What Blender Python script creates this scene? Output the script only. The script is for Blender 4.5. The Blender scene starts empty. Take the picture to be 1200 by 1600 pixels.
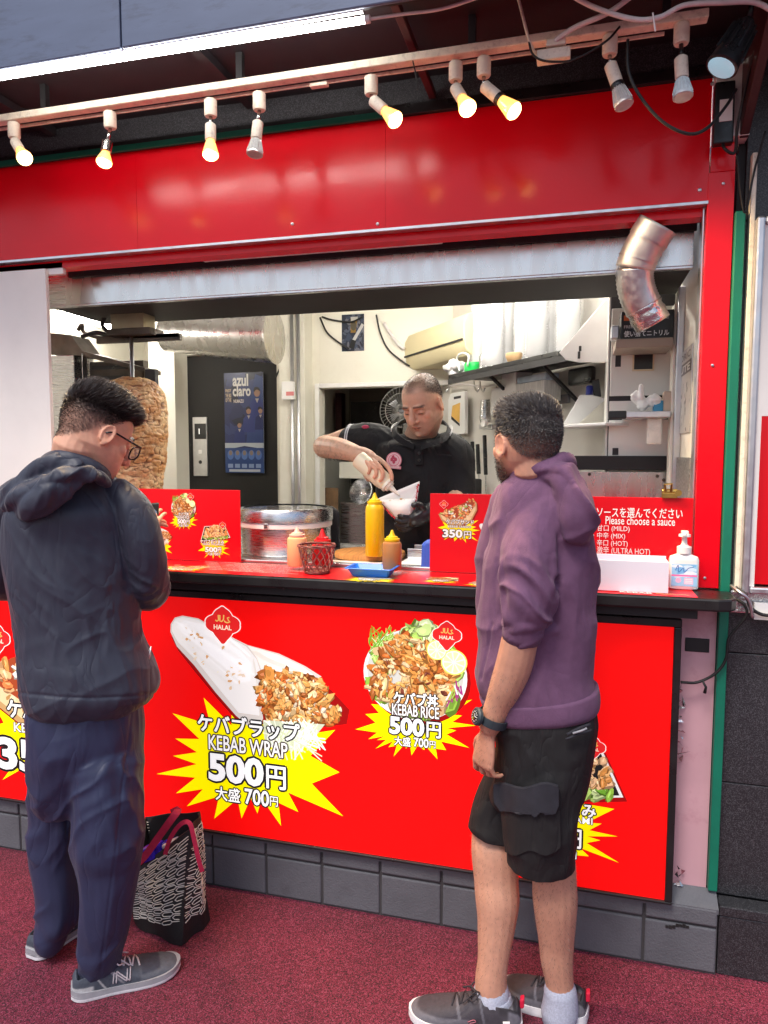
import bpy, math, random
import numpy as np
from mathutils import Vector, Matrix
random.seed(11); RNG = np.random.default_rng(11)
SC = bpy.context.scene
COL = SC.collection
# ------------------------------------------------------------ camera, sky, sun, exposure
F = 1100.0
YAW, PIT, ROLL = [math.radians(a) for a in (15.15, 4.65, 0.1)]
CAM = np.array([0.0, -2.3, 1.6])
def _axes():
    cy, sy = math.cos(YAW), math.sin(YAW)
    fw = np.array([-sy, cy, 0.]); rt = np.array([cy, sy, 0.]); up = np.array([0, 0, 1.])
    cp, sp = math.cos(PIT), math.sin(PIT)
    f2 = cp*fw - sp*up; u2 = sp*fw + cp*up
    cr, sr = math.cos(ROLL), math.sin(ROLL)
    return cr*rt + sr*u2, -sr*rt + cr*u2, f2
AR, AU, AF = _axes()
cd = bpy.data.cameras.new('camera'); cam = bpy.data.objects.new('camera', cd); COL.objects.link(cam)
cd.sensor_fit = 'VERTICAL'; cd.sensor_height = 36.0; cd.lens = F/1600*36.0
cd.clip_start = 0.05; cd.clip_end = 2000
cam.matrix_world = Matrix(((AR[0], AU[0], -AF[0], CAM[0]), (AR[1], AU[1], -AF[1], CAM[1]), (AR[2], AU[2], -AF[2], CAM[2]), (0, 0, 0, 1)))
SC.camera = cam
W = bpy.data.worlds.new('World'); SC.world = W; W.use_nodes = True
nt = W.node_tree; bg = nt.nodes['Background']
sky = nt.nodes.new('ShaderNodeTexSky'); sky.sky_type = 'NISHITA'; sky.sun_disc = False
SUN_EL, SUN_ROT = math.radians(58), math.radians(200)
sky.sun_elevation = SUN_EL; sky.sun_rotation = SUN_ROT
sky.air_density = 1.0; sky.dust_density = 3.0; sky.ozone_density = 1.0
nt.links.new(sky.outputs[0], bg.inputs[0]); bg.inputs[1].default_value = 0.12
sd = bpy.data.lights.new('sun', 'SUN'); sd.energy = 1.5; sd.angle = math.radians(18); sd.color = (1, .96, .9)
so = bpy.data.objects.new('sun', sd); COL.objects.link(so)
sdir = Vector((math.sin(SUN_ROT)*math.cos(SUN_EL), math.cos(SUN_ROT)*math.cos(SUN_EL), math.sin(SUN_EL)))
so.rotation_euler = sdir.to_track_quat('Z', 'Y').to_euler(); so.location = sdir*20
SC.view_settings.view_transform = 'Standard'; SC.view_settings.look = 'None'
SC.view_settings.exposure = 0.6; SC.view_settings.gamma = 1
SC.cycles.max_bounces = 8; SC.cycles.sample_clamp_indirect = 4.0
# ------------------------------------------------------------ rays through the photograph
def ray(x, y): return AF + (x-600)/F*AR - (y-800)/F*AU
def onY(x, y, Y): d = ray(x, y); return CAM + d*(Y-CAM[1])/d[1]
def onZ(x, y, Z): d = ray(x, y); return CAM + d*(Z-CAM[2])/d[2]
def onX(x, y, X): d = ray(x, y); return CAM + d*(X-CAM[0])/d[0]
def onP(x, y, p0, n):
    d = ray(x, y); n = np.array(n, float); return CAM + d*(((np.array(p0, float)-CAM) @ n)/(d @ n))
def mpp(P): return ((np.array(P)-CAM) @ AF)/F            # metres per photo pixel at a point
# ------------------------------------------------------------ objects
ORG = {}
def tag(o, label=None, cat=None, group=None, kind=None):
    if label: o['label'] = label
    if cat: o['category'] = cat
    if group: o['group'] = group
    if kind: o['kind'] = kind
    return o
def thing(name, label, cat, loc, group=None):
    o = bpy.data.objects.new(name, None); COL.objects.link(o)
    o.location = [float(a) for a in loc]; o.empty_display_size = .05
    ORG[o] = np.array(loc, float)
    return tag(o, label, cat, group)
def make_mesh(name, V, faces, mats, fm=None, smooth=False):
    me = bpy.data.meshes.new(name)
    V = np.asarray(V, np.float32)
    if isinstance(faces, np.ndarray):
        n, k = faces.shape
        me.vertices.add(len(V)); me.vertices.foreach_set('co', V.ravel())
        me.loops.add(n*k); me.loops.foreach_set('vertex_index', faces.astype(np.int32).ravel())
        me.polygons.add(n); me.polygons.foreach_set('loop_start', np.arange(0, n*k, k, dtype=np.int32))
        me.update(calc_edges=True); me.validate()
    else:
        me.from_pydata(V.tolist(), [], faces)
    for m in (mats if isinstance(mats, (list, tuple)) else [mats]): me.materials.append(m)
    if fm is not None: me.polygons.foreach_set('material_index', np.array(fm, np.int32))
    if smooth: me.polygons.foreach_set('use_smooth', np.ones(len(me.polygons), bool))
    me.update()
    return me
def link(name, me, parent=None, loc=None):
    o = bpy.data.objects.new(name, me); COL.objects.link(o)
    if parent is not None:
        o.parent = parent; base = ORG[parent]; ORG[o] = base
    else:
        base = np.array(loc if loc is not None else (0, 0, 0), float); ORG[o] = base; o.location = base.tolist()
    if np.any(base): me.transform(Matrix.Translation((-base).tolist()))
    return o
def setcol(me, C):
    C = np.asarray(C, np.float32)
    if C.shape[1] == 3: C = np.hstack([C, np.ones((len(C), 1), np.float32)])
    a = me.color_attributes.new('Col', 'FLOAT_COLOR', 'POINT'); a.data.foreach_set('color', C.ravel())
def lin(r, g, b):
    f = lambda c: (c/12.92 if c <= .04045 else ((c+.055)/1.055)**2.4)
    return (f(r/255), f(g/255), f(b/255))
class MB:
    """collects shapes into one mesh"""
    def __init__(s): s.V = []; s.F = []; s.M = []
    def add(s, V, Fs, m=0):
        o = len(s.V); s.V += [tuple(map(float, v)) for v in V]
        for f in Fs: s.F.append(tuple(int(i)+o for i in f)); s.M.append(m)
        return s
    def box(s, x0, x1, y0, y1, z0, z1, m=0):
        V = [(x0, y0, z0), (x1, y0, z0), (x1, y1, z0), (x0, y1, z0), (x0, y0, z1), (x1, y0, z1), (x1, y1, z1), (x0, y1, z1)]
        return s.add(V, [(0, 3, 2, 1), (4, 5, 6, 7), (0, 1, 5, 4), (1, 2, 6, 5), (2, 3, 7, 6), (3, 0, 4, 7)], m)
    def obox(s, c, ax, ay, az, m=0):
        """box by centre and three half-axis vectors"""
        c, ax, ay, az = [np.array(a, float) for a in (c, ax, ay, az)]
        V = [c+i*ax+j*ay+k*az for k in (-1, 1) for (i, j) in ((-1, -1), (1, -1), (1, 1), (-1, 1))]
        return s.add(V, [(0, 3, 2, 1), (4, 5, 6, 7), (0, 1, 5, 4), (1, 2, 6, 5), (2, 3, 7, 6), (3, 0, 4, 7)], m)
    def bar(s, a, b, w, h, up=(0, 0, 1), m=0):
        a = np.array(a, float); b = np.array(b, float); d = b-a; L = np.linalg.norm(d); d /= L
        u = np.cross(d, up); u /= np.linalg.norm(u); v = np.cross(u, d)
        return s.obox((a+b)/2, d*L/2, u*w/2, v*h/2, m)
    def loft(s, rings, cap=True, m=0, close=True):
        n = len(rings[0]); o = len(s.V)
        for r in rings: s.V += [tuple(map(float, p)) for p in r]
        for i in range(len(rings)-1):
            for j in range(n if close else n-1):
                k = (j+1) % n
                s.F.append((o+i*n+j, o+i*n+k, o+(i+1)*n+k, o+(i+1)*n+j)); s.M.append(m)
        if cap:
            s.F.append(tuple(o+j for j in reversed(range(n)))); s.M.append(m)
            s.F.append(tuple(o+(len(rings)-1)*n+j for j in range(n))); s.M.append(m)
        return s
    def tube(s, pts, r, n=10, m=0, cap=True):
        return s.loft(tube_rings(pts, r, n), cap, m)
    def lathe(s, prof, c=(0, 0, 0), n=28, m=0, ax=None, cap=True, sx=1, sy=1):
        c = np.array(c, float); R = []
        if ax is None: u, v, w = np.array([1, 0, 0.]), np.array([0, 1., 0]), np.array([0, 0, 1.])
        else: u, v, w = frame(ax)
        for (r, z) in prof:
            R.append([c+w*z+u*(r*sx*math.cos(2*math.pi*k/n))+v*(r*sy*math.sin(2*math.pi*k/n)) for k in range(n)])
        return s.loft(R, cap, m)
    def build(s, name, mats, parent=None, smooth=False, bevel=0, loc=None, seg=2):
        me = make_mesh(name, s.V, s.F, mats, s.M, smooth is True)
        if smooth == 'auto':
            me.polygons.foreach_set('use_smooth', np.ones(len(me.polygons), bool))
            me.set_sharp_from_angle(angle=math.radians(38))
        o = link(name, me, parent, loc)
        if bevel:
            b = o.modifiers.new('bevel', 'BEVEL'); b.width = bevel; b.segments = seg; b.limit_method = 'ANGLE'; b.angle_limit = math.radians(40)
        return o
def frame(d):
    d = np.array(d, float); d /= np.linalg.norm(d)
    h = np.array([0, 0, 1.]) if abs(d[2]) < .9 else np.array([1., 0, 0])
    u = np.cross(h, d); u /= np.linalg.norm(u); v = np.cross(d, u)
    return u, v, d
def tube_rings(pts, r, n=10, flat=None):
    pts = [np.array(p, float) for p in pts]; N = len(pts)
    rs = [r]*N if np.isscalar(r) else list(r)
    R = []; u = None
    for i in range(N):
        d = pts[min(i+1, N-1)]-pts[max(i-1, 0)]; d = d/(np.linalg.norm(d)+1e-12)
        if u is None: u, v, _ = frame(d)
        else:
            u = u-d*(u @ d); u /= np.linalg.norm(u); v = np.cross(d, u)
        rr = rs[i]; a, b = (rr, rr) if np.isscalar(rr) else rr
        R.append([pts[i]+u*a*math.cos(2*math.pi*k/n)+v*b*math.sin(2*math.pi*k/n) for k in range(n)])
    return R
def spline(pts, k=8):
    """Catmull-Rom through points (any dimension)"""
    P = [np.array(p, float) for p in pts]; P = [2*P[0]-P[1]]+P+[2*P[-1]-P[-2]]; out = []
    for i in range(1, len(P)-2):
        for t in np.linspace(0, 1, k, endpoint=False):
            a, b, c, d = P[i-1:i+3]
            out.append(.5*((2*b)+(-a+c)*t+(2*a-5*b+4*c-d)*t*t+(-a+3*b-3*c+d)*t**3))
    out.append(P[-2]); return out
# ------------------------------------------------------------ noise
def _hash(ix, iy, iz, s):
    h = (ix*374761393+iy*668265263+iz*2147483647+s*974634533) & 0xffffffff
    h = ((h ^ (h >> 13))*1274126177) & 0xffffffff
    return ((h ^ (h >> 16)) & 0xffff)/65535.0
def vnoise(P, seed=0):
    P = np.asarray(P, float); I = np.floor(P).astype(np.int64); f = P-I; f = f*f*(3-2*f); o = 0
    for dx in (0, 1):
        for dy in (0, 1):
            for dz in (0, 1):
                w = (f[:, 0] if dx else 1-f[:, 0])*(f[:, 1] if dy else 1-f[:, 1])*(f[:, 2] if dz else 1-f[:, 2])
                o = o+w*_hash(I[:, 0]+dx, I[:, 1]+dy, I[:, 2]+dz, seed)
    return o
def fbm(P, seed=0, oct=3):
    P = np.asarray(P, float); a = .5; o = 0
    for k in range(oct): o = o+a*vnoise(P*(2**k), seed+k); a *= .5
    return o
def ridge(P, seed=0): return 1-np.abs(2*vnoise(P, seed)-1)
# ------------------------------------------------------------ fused organic surfaces
def fuse(mb, voxel):
    me = make_mesh('tmp', mb.V, mb.F, [])
    o = bpy.data.objects.new('tmp', me); COL.objects.link(o)
    m = o.modifiers.new('r', 'REMESH'); m.mode = 'VOXEL'; m.voxel_size = voxel; m.adaptivity = 0
    dg = bpy.context.evaluated_depsgraph_get()
    e = bpy.data.meshes.new_from_object(o.evaluated_get(dg))
    V = np.zeros(len(e.vertices)*3, np.float32); e.vertices.foreach_get('co', V); V = V.reshape(-1, 3).astype(float)
    Q = np.zeros(len(e.loops), np.int32); e.loops.foreach_get('vertex_index', Q); Q = Q.reshape(-1, 4)
    bpy.data.objects.remove(o); bpy.data.meshes.remove(me); bpy.data.meshes.remove(e)
    return V, Q
def smooth(V, Q, it=2, lam=.5, mask=None):
    E = np.vstack([Q[:, [0, 1]], Q[:, [1, 2]], Q[:, [2, 3]], Q[:, [3, 0]]]); n = len(V)
    a = np.concatenate([E[:, 0], E[:, 1]]); b = np.concatenate([E[:, 1], E[:, 0]])
    deg = np.bincount(a, minlength=n).astype(float); deg[deg == 0] = 1
    w = lam if mask is None else lam*mask[:, None]
    for _ in range(it):
        A = np.stack([np.bincount(a, V[b, k], n) for k in range(3)], 1)/deg[:, None]
        V = V+(A-V)*w
    return V
def vnormals(V, Q):
    fn = np.cross(V[Q[:, 2]]-V[Q[:, 0]], V[Q[:, 3]]-V[Q[:, 1]]); N = np.zeros_like(V)
    for k in range(4):
        for c in range(3): N[:, c] += np.bincount(Q[:, k], fn[:, c], len(V))
    return N/(np.linalg.norm(N, axis=1, keepdims=True)+1e-12)
def sstep(x, a, b):
    t = np.clip((x-a)/(b-a), 0, 1); return t*t*(3-2*t)
# ------------------------------------------------------------ materials
def mat(name, col, rough=.6, metal=0, var=.12, vscale=6, bump=0, bscale=120, spec=.5, emit=None, estr=0, attr=False, trans=0, alpha=1, coat=0,
        sss=0, rvar=.0, dirt=0, dirtcol=(.05, .045, .04), dscale=3, crease=None, sheen=0, vstretch=None):
    m = bpy.data.materials.new(name); m.use_nodes = True; n = m.node_tree; L = n.links
    b = n.nodes['Principled BSDF']
    tc = n.nodes.new('ShaderNodeTexCoord')
    vec = tc.outputs['Object']
    if vstretch:
        mp = n.nodes.new('ShaderNodeMapping'); mp.inputs['Scale'].default_value = vstretch; L.new(vec, mp.inputs[0]); vec2 = mp.outputs[0]
    else: vec2 = vec
    if attr:
        at = n.nodes.new('ShaderNodeAttribute'); at.attribute_name = 'Col'; src = at.outputs['Color']
    else:
        r = n.nodes.new('ShaderNodeRGB'); r.outputs[0].default_value = (*col, 1); src = r.outputs[0]
    if var:
        t = n.nodes.new('ShaderNodeTexNoise'); t.inputs['Scale'].default_value = vscale; t.inputs['Detail'].default_value = 5; L.new(vec2, t.inputs['Vector'])
        mr = n.nodes.new('ShaderNodeMapRange'); mr.inputs[1].default_value = .3; mr.inputs[2].default_value = .7
        mr.inputs[3].default_value = 1-var; mr.inputs[4].default_value = 1+var; L.new(t.outputs[0], mr.inputs[0])
        mx = n.nodes.new('ShaderNodeVectorMath'); mx.operation = 'SCALE'; L.new(src, mx.inputs[0]); L.new(mr.outputs[0], mx.inputs['Scale']); src = mx.outputs[0]
    if dirt:
        t = n.nodes.new('ShaderNodeTexNoise'); t.inputs['Scale'].default_value = dscale; t.inputs['Detail'].default_value = 8; t.inputs['Roughness'].default_value = .7; L.new(vec2, t.inputs['Vector'])
        cr = n.nodes.new('ShaderNodeMapRange'); cr.inputs[1].default_value = .52; cr.inputs[2].default_value = .75; cr.inputs[4].default_value = dirt; L.new(t.outputs[0], cr.inputs[0])
        mx = n.nodes.new('ShaderNodeMix'); mx.data_type = 'RGBA'; L.new(cr.outputs[0], mx.inputs['Factor']); L.new(src, mx.inputs['A']); mx.inputs['B'].default_value = (*dirtcol, 1); src = mx.outputs['Result']
    L.new(src, b.inputs['Base Color'])
    b.inputs['Roughness'].default_value = rough; b.inputs['Metallic'].default_value = metal
    b.inputs['Specular IOR Level'].default_value = spec
    if rvar:
        t = n.nodes.new('ShaderNodeTexNoise'); t.inputs['Scale'].default_value = vscale*2.3; t.inputs['Detail'].default_value = 6; L.new(vec2, t.inputs['Vector'])
        mr = n.nodes.new('ShaderNodeMapRange'); mr.inputs[1].default_value = .3; mr.inputs[2].default_value = .7; mr.inputs[3].default_value = max(.03, rough-rvar); mr.inputs[4].default_value = rough+rvar
        L.new(t.outputs[0], mr.inputs[0]); L.new(mr.outputs[0], b.inputs['Roughness'])
    if bump:
        t = n.nodes.new('ShaderNodeTexNoise'); t.inputs['Scale'].default_value = bscale; t.inputs['Detail'].default_value = 3; L.new(vec2, t.inputs['Vector'])
        bp = n.nodes.new('ShaderNodeBump'); bp.inputs['Strength'].default_value = bump; bp.inputs['Distance'].default_value = .003; L.new(t.outputs[0], bp.inputs['Height']); L.new(bp.outputs[0], b.inputs['Normal'])
        if crease:
            sc_, st_, dist_, rot_ = crease
            mp2 = n.nodes.new('ShaderNodeMapping'); mp2.inputs['Scale'].default_value = (1, 1, .38); mp2.inputs['Rotation'].default_value = (0, rot_, .3); L.new(vec, mp2.inputs[0])
            t2 = n.nodes.new('ShaderNodeTexNoise'); t2.inputs['Scale'].default_value = sc_; t2.inputs['Detail'].default_value = 2.5; t2.inputs['Distortion'].default_value = .7; L.new(mp2.outputs[0], t2.inputs['Vector'])
            m1 = n.nodes.new('ShaderNodeMath'); m1.operation = 'SUBTRACT'; m1.inputs[1].default_value = .5; L.new(t2.outputs[0], m1.inputs[0])
            m2 = n.nodes.new('ShaderNodeMath'); m2.operation = 'ABSOLUTE'; L.new(m1.outputs[0], m2.inputs[0])
            m3 = n.nodes.new('ShaderNodeMath'); m3.operation = 'POWER'; m3.inputs[1].default_value = .6; L.new(m2.outputs[0], m3.inputs[0])
            b2 = n.nodes.new('ShaderNodeBump'); b2.inputs['Strength'].default_value = st_; b2.inputs['Distance'].default_value = dist_; L.new(m3.outputs[0], b2.inputs['Height']); L.new(b2.outputs[0], bp.inputs['Normal'])
    if emit is not None or estr:
        if attr and emit is None: L.new(src, b.inputs['Emission Color'])
        else: b.inputs['Emission Color'].default_value = (*emit, 1)
        b.inputs['Emission Strength'].default_value = estr
    if trans: b.inputs['Transmission Weight'].default_value = trans
    if alpha < 1: b.inputs['Alpha'].default_value = alpha
    if coat: b.inputs['Coat Weight'].default_value = coat; b.inputs['Coat Roughness'].default_value = .08
    if sheen: b.inputs['Sheen Weight'].default_value = sheen; b.inputs['Sheen Roughness'].default_value = .4
    if sss:
        b.inputs['Subsurface Weight'].default_value = sss; b.inputs['Subsurface Radius'].default_value = (.01, .004, .002); b.inputs['Subsurface Scale'].default_value = .6
    return m
def mat_speckle(name, base, cols, scale=160, rough=.6, bump=.3, joints=None, mix=.5):
    """stone chips: cells of random shade; base shows between"""
    m = bpy.data.materials.new(name); m.use_nodes = True; n = m.node_tree; L = n.links; b = n.nodes['Principled BSDF']
    tc = n.nodes.new('ShaderNodeTexCoord')
    v = n.nodes.new('ShaderNodeTexVoronoi'); v.inputs['Scale'].default_value = scale; L.new(tc.outputs['Object'], v.inputs['Vector'])
    sp = n.nodes.new('ShaderNodeSeparateColor'); L.new(v.outputs['Color'], sp.inputs[0])
    cr = n.nodes.new('ShaderNodeValToRGB'); el = cr.color_ramp.elements
    cs = [base]+list(cols); cr.color_ramp.interpolation = 'CONSTANT'
    el[0].position = 0; el[0].color = (*cs[0], 1); el[1].position = mix; el[1].color = (*cs[1], 1)
    for i, c in enumerate(cs[2:]): e = el.new(mix+(1-mix)*(i+1)/(len(cs)-1)); e.color = (*c, 1)
    L.new(sp.outputs[0], cr.inputs[0])
    t = n.nodes.new('ShaderNodeTexNoise'); t.inputs['Scale'].default_value = 2.5; t.inputs['Detail'].default_value = 6; L.new(tc.outputs['Object'], t.inputs['Vector'])
    mr = n.nodes.new('ShaderNodeMapRange'); mr.inputs[1].default_value = .3; mr.inputs[2].default_value = .7; mr.inputs[3].default_value = .8; mr.inputs[4].default_value = 1.2; L.new(t.outputs[0], mr.inputs[0])
    mx = n.nodes.new('ShaderNodeVectorMath'); mx.operation = 'SCALE'; L.new(cr.outputs[0], mx.inputs[0]); L.new(mr.outputs[0], mx.inputs['Scale'])
    L.new(mx.outputs[0], b.inputs['Base Color']); b.inputs['Roughness'].default_value = rough
    bp = n.nodes.new('ShaderNodeBump'); bp.inputs['Strength'].default_value = bump; bp.inputs['Distance'].default_value = .003; L.new(v.outputs['Distance'], bp.inputs['Height']); L.new(bp.outputs[0], b.inputs['Normal'])
    return m
# ------------------------------------------------------------ flat printed artwork
WHITE, BLACK, YEL = (.9, .9, .88), (.012, .011, .012), (1.0, .87, .0)
RED = (.80, .004, .006)
_tc = {}
def glyphs(s, off=0.0, res=3):
    k = (s, round(off, 4), res)
    if k not in _tc:
        c = bpy.data.curves.new('t', 'FONT'); c.body = s; c.size = 1; c.offset = off; c.resolution_u = res
        o = bpy.data.objects.new('t', c); COL.objects.link(o)
        m = bpy.data.meshes.new_from_object(o.evaluated_get(bpy.context.evaluated_depsgraph_get()))
        V = np.array([v.co[:2] for v in m.vertices]); Fs = [tuple(p.vertices) for p in m.polygons]
        bpy.data.objects.remove(o); bpy.data.curves.remove(c); bpy.data.meshes.remove(m); _tc[k] = (V, Fs)
    return _tc[k]
class Art:
    def __init__(s, dz=8e-6): s.I = []; s.z = 0.0; s.dz = dz
    def put(s, V, Fs, col, step=None):
        s.z += s.dz if step is None else step; s.I.append((np.array(V, float), Fs, col, s.z)); return s
    def poly(s, V, col, step=None): return s.put(V, [tuple(range(len(V)))], col, step)
    def ell(s, c, rx, ry, col, ang=0, n=28, jit=0, step=None):
        t = np.linspace(0, 2*np.pi, n, endpoint=False); q = 1+jit*RNG.uniform(-1, 1, n)
        x, y = rx*np.cos(t)*q, ry*np.sin(t)*q
        return s.poly(np.stack([c[0]+x*math.cos(ang)-y*math.sin(ang), c[1]+x*math.sin(ang)+y*math.cos(ang)], 1), col, step)
    def stroke(s, pts, w, col, step=None):
        P = np.array(pts, float); d = np.gradient(P, axis=0); d /= np.linalg.norm(d, axis=1, keepdims=True)+1e-12
        n = np.stack([-d[:, 1], d[:, 0]], 1); ww = np.array([w]*len(P) if np.isscalar(w) else w)[:, None]/2
        A, B = P+n*ww, P-n*ww; m = len(P)
        return s.put(np.vstack([A, B]), [(i, i+1, m+i+1, m+i) for i in range(m-1)], col, step)
    def text(s, t, lb, rt, col=WHITE, out=None, ow=.04, bold=.02, it=0, step=3e-5):
        V0, _ = glyphs(t, bold); a, b = V0.min(0), V0.max(0)
        sc = (np.array(rt)-np.array(lb))/(b-a)
        def f(V):
            Q = (V-a)*sc
            if it: Q[:, 0] += it*(Q[:, 1])
            return Q+np.array(lb)
        h = abs(sc[1])*(b-a)[1]; cjk = any(ord(c) > 0x2000 for c in t)
        if cjk: V, Fs = glyphs(t, 0, 2); sh_ = bold*h*.9
        else: V, Fs = glyphs(t, bold); sh_ = 0
        P = f(V.copy())
        if out is not None:
            for k in range(8): s.put(P+np.array([math.cos(k*math.pi/4), math.sin(k*math.pi/4)])*(ow*h+sh_), Fs, out, step if k == 0 else 1.5e-6)
        if sh_:
            for k in range(4): s.put(P+np.array([math.cos(k*math.pi/2+.78), math.sin(k*math.pi/2+.78)])*sh_, Fs, col, step if k == 0 else 1.5e-6)
        s.put(P, Fs, col, 1.5e-6 if sh_ else step); return s
    def stamp(s, other, src, dst, sc, sy=None):
        if not hasattr(s, 'b0'): s.b0 = s.z+3e-5      # stamped pictures lie side by side: they share their layers
        z0 = s.b0
        for (V, Fs, c, z) in other.I: s.I.append(((V-np.array(src))*np.array([sc, sy or sc])+np.array(dst), Fs, c, z0+z))
        s.z = max(s.z, z0+other.z); return s
    def build(s, name, fn, m, parent, loc=None):
        V = []; Fs = []; C = []; o = 0; zs_ = min(1.0, .003/s.z)   # the whole print stays 3 mm thick at most
        for (P, f, c, z) in s.I:
            V.append(fn(P[:, 0], P[:, 1], np.full(len(P), z*zs_))); C.append(np.tile(np.array(c, float)[:3], (len(P), 1)))
            Fs += [tuple(i+o for i in q) for q in f]; o += len(P)
        me = make_mesh(name, np.vstack(V), Fs, m); setcol(me, np.vstack(C)); return link(name, me, parent, loc)
    def shards(s, inside, box, n, size, pal, elong=.45, ang=None, hi=.6):
        x0, x1, y0, y1 = box; k = 0; t = 0
        while k < n and t < n*30:
            t += 1; c = np.array([random.uniform(x0, x1), random.uniform(y0, y1)])
            if not inside(c): continue
            k += 1; L = size*random.uniform(.6, 1.35); w = L*elong*random.uniform(.7, 1.4)
            a = random.uniform(0, math.pi) if ang is None else random.gauss(ang, .5)
            col = np.array(random.choice(pal)); v = random.uniform(.8, 1.15)
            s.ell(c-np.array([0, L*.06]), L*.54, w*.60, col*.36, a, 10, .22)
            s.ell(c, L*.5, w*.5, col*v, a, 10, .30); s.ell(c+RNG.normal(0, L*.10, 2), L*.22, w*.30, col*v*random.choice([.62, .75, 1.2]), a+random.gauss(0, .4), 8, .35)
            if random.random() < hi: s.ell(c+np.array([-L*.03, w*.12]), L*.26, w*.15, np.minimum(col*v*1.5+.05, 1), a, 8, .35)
        return s
def inpoly(poly):
    P = np.array(poly, float)
    def f(c):
        x, y = c; r = False; j = len(P)-1
        for i in range(len(P)):
            if (P[i, 1] > y) != (P[j, 1] > y) and x < (P[j, 0]-P[i, 0])*(y-P[i, 1])/(P[j, 1]-P[i, 1])+P[i, 0]: r = not r
            j = i
        return r
    return f
YL = -.075                                                # plane of the light box print
def Z5(x, y): p = onY(220+x/2.2222, 920+y/2.2222, YL); return np.array([p[0], p[2]])
def Z5s(L): return np.array([Z5(*p) for p in L])
MEAT = [(.66, .27, .06), (.50, .16, .03), (.76, .42, .14), (.82, .56, .27), (.36, .11, .025), (.7, .32, .08), (.6, .15, .03), (.72, .36, .10)]
GREEN = [(.28, .5, .06), (.42, .62, .14), (.15, .36, .03), (.6, .74, .32)]
def burst(A, out, c, col=YEL, k=.7):
    out = sorted(out, key=lambda p: math.atan2(p[1]-c[1], p[0]-c[0])); P = []
    c = np.array(c)
    for i, p in enumerate(out):
        q = out[(i+1) % len(out)]; p, q = np.array(p), np.array(q)
        P.append(p); rp, rq = np.linalg.norm(p-c), np.linalg.norm(q-c)
        d = (p-c)/rp+(q-c)/rq; d /= np.linalg.norm(d)+1e-9; P.append(c+d*k*min(rp, rq))
    A.poly(np.array(P), col, 3e-5)
def halal(A, c, r):
    c = np.array(c)
    def shape(k):
        t = np.linspace(0, 2*np.pi, 96, endpoint=False)
        rr = 1+.10*np.cos(4*t)+.07*np.abs(np.sin(4*t)); p = np.stack([np.cos(t)*rr, np.sin(t)*rr*.82], 1)
        bot = np.exp(-((t-1.5*np.pi)/.22)**2)+np.exp(-((t-.5*np.pi)/.16)**2)*.5; p[:, 1] *= 1+.32*bot
        return c+p*r*k
    A.poly(shape(1.0), (.95, .85, .8), 3e-5); A.poly(shape(.94), (.75, .02, .02), 3e-5)
    g = (.85, .5, .12); w = r*.075; q = lambda L: [c+np.array(p)*r for p in L]
    A.stroke(q([(.42, .40), (.30, .36), (.36, .22), (.46, .16), (.30, .10), (.18, .12), (.1, .2)]), w, g)
    A.stroke(q([(.08, .52), (.06, .25), (-.06, .14), (-.16, .16), (-.16, .5)]), w, g)
    A.stroke(q([(-.26, .5), (-.24, .22), (-.34, .14), (-.44, .2)]), w, g)
    A.text('HALAL', c+np.array([-.55, -.32])*r, c+np.array([.55, -.05])*r, (.95, .75, .55), None, bold=.03)
def label(A, jp, jbox, en, ebox, pr, pbox, ybox, big=None, bbox=None):
    A.text(jp, *jbox, WHITE, BLACK, .075, .032)
    if en: A.text(en, *ebox, WHITE, (.05, .03, .02), .085, .012)
    A.text(pr, *pbox, WHITE, BLACK, .075, .04); A.text('円', *ybox, WHITE, BLACK, .075, .032)
    if big:
        for t, b in zip(big, bbox): A.text(t, *b, WHITE, BLACK, .085, .022)
def B5(a, b): return (Z5(*a), Z5(*b))
# --- the wrap
WRAP = Art()
burst(WRAP, [Z5(*p) for p in [(110, 432), (218, 378), (315, 405), (560, 430), (675, 490), (690, 637), (703, 790), (547, 775), (487, 823), (405, 780), (350, 797), (255, 798), (160, 755), (122, 710), (55, 643), (112, 580), (120, 520)]], Z5(385, 610))
sh = Z5s([(105, 165), (130, 215), (185, 285), (260, 375), (330, 455), (400, 470), (640, 480), (715, 470), (725, 420), (660, 350)])
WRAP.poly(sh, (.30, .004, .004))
tort = Z5s([(103, 150), (104, 122), (118, 100), (145, 93), (200, 103), (290, 155), (370, 195), (480, 225), (570, 268), (628, 305), (560, 330), (470, 330), (425, 350), (418, 400), (425, 450), (400, 500), (330, 440), (260, 360), (185, 265), (125, 200)])
WRAP.poly(tort, (.62, .57, .52))
WRAP.poly(Z5s([(108, 146), (109, 124), (122, 104), (147, 98), (200, 108), (288, 160), (365, 200), (402, 245), (416, 290), (404, 335), (412, 440), (340, 430), (262, 335), (190, 245), (130, 185)]), (.80, .77, .73))
WRAP.poly(Z5s([(125, 130), (150, 108), (195, 118), (270, 165), (345, 215), (385, 260), (380, 320), (330, 330), (260, 265), (180, 195)]), (.88, .86, .84))
WRAP.poly(Z5s([(372, 198), (478, 230), (565, 272), (600, 300), (520, 290), (430, 292), (418, 280), (403, 240)]), (.84, .80, .72))
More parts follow.
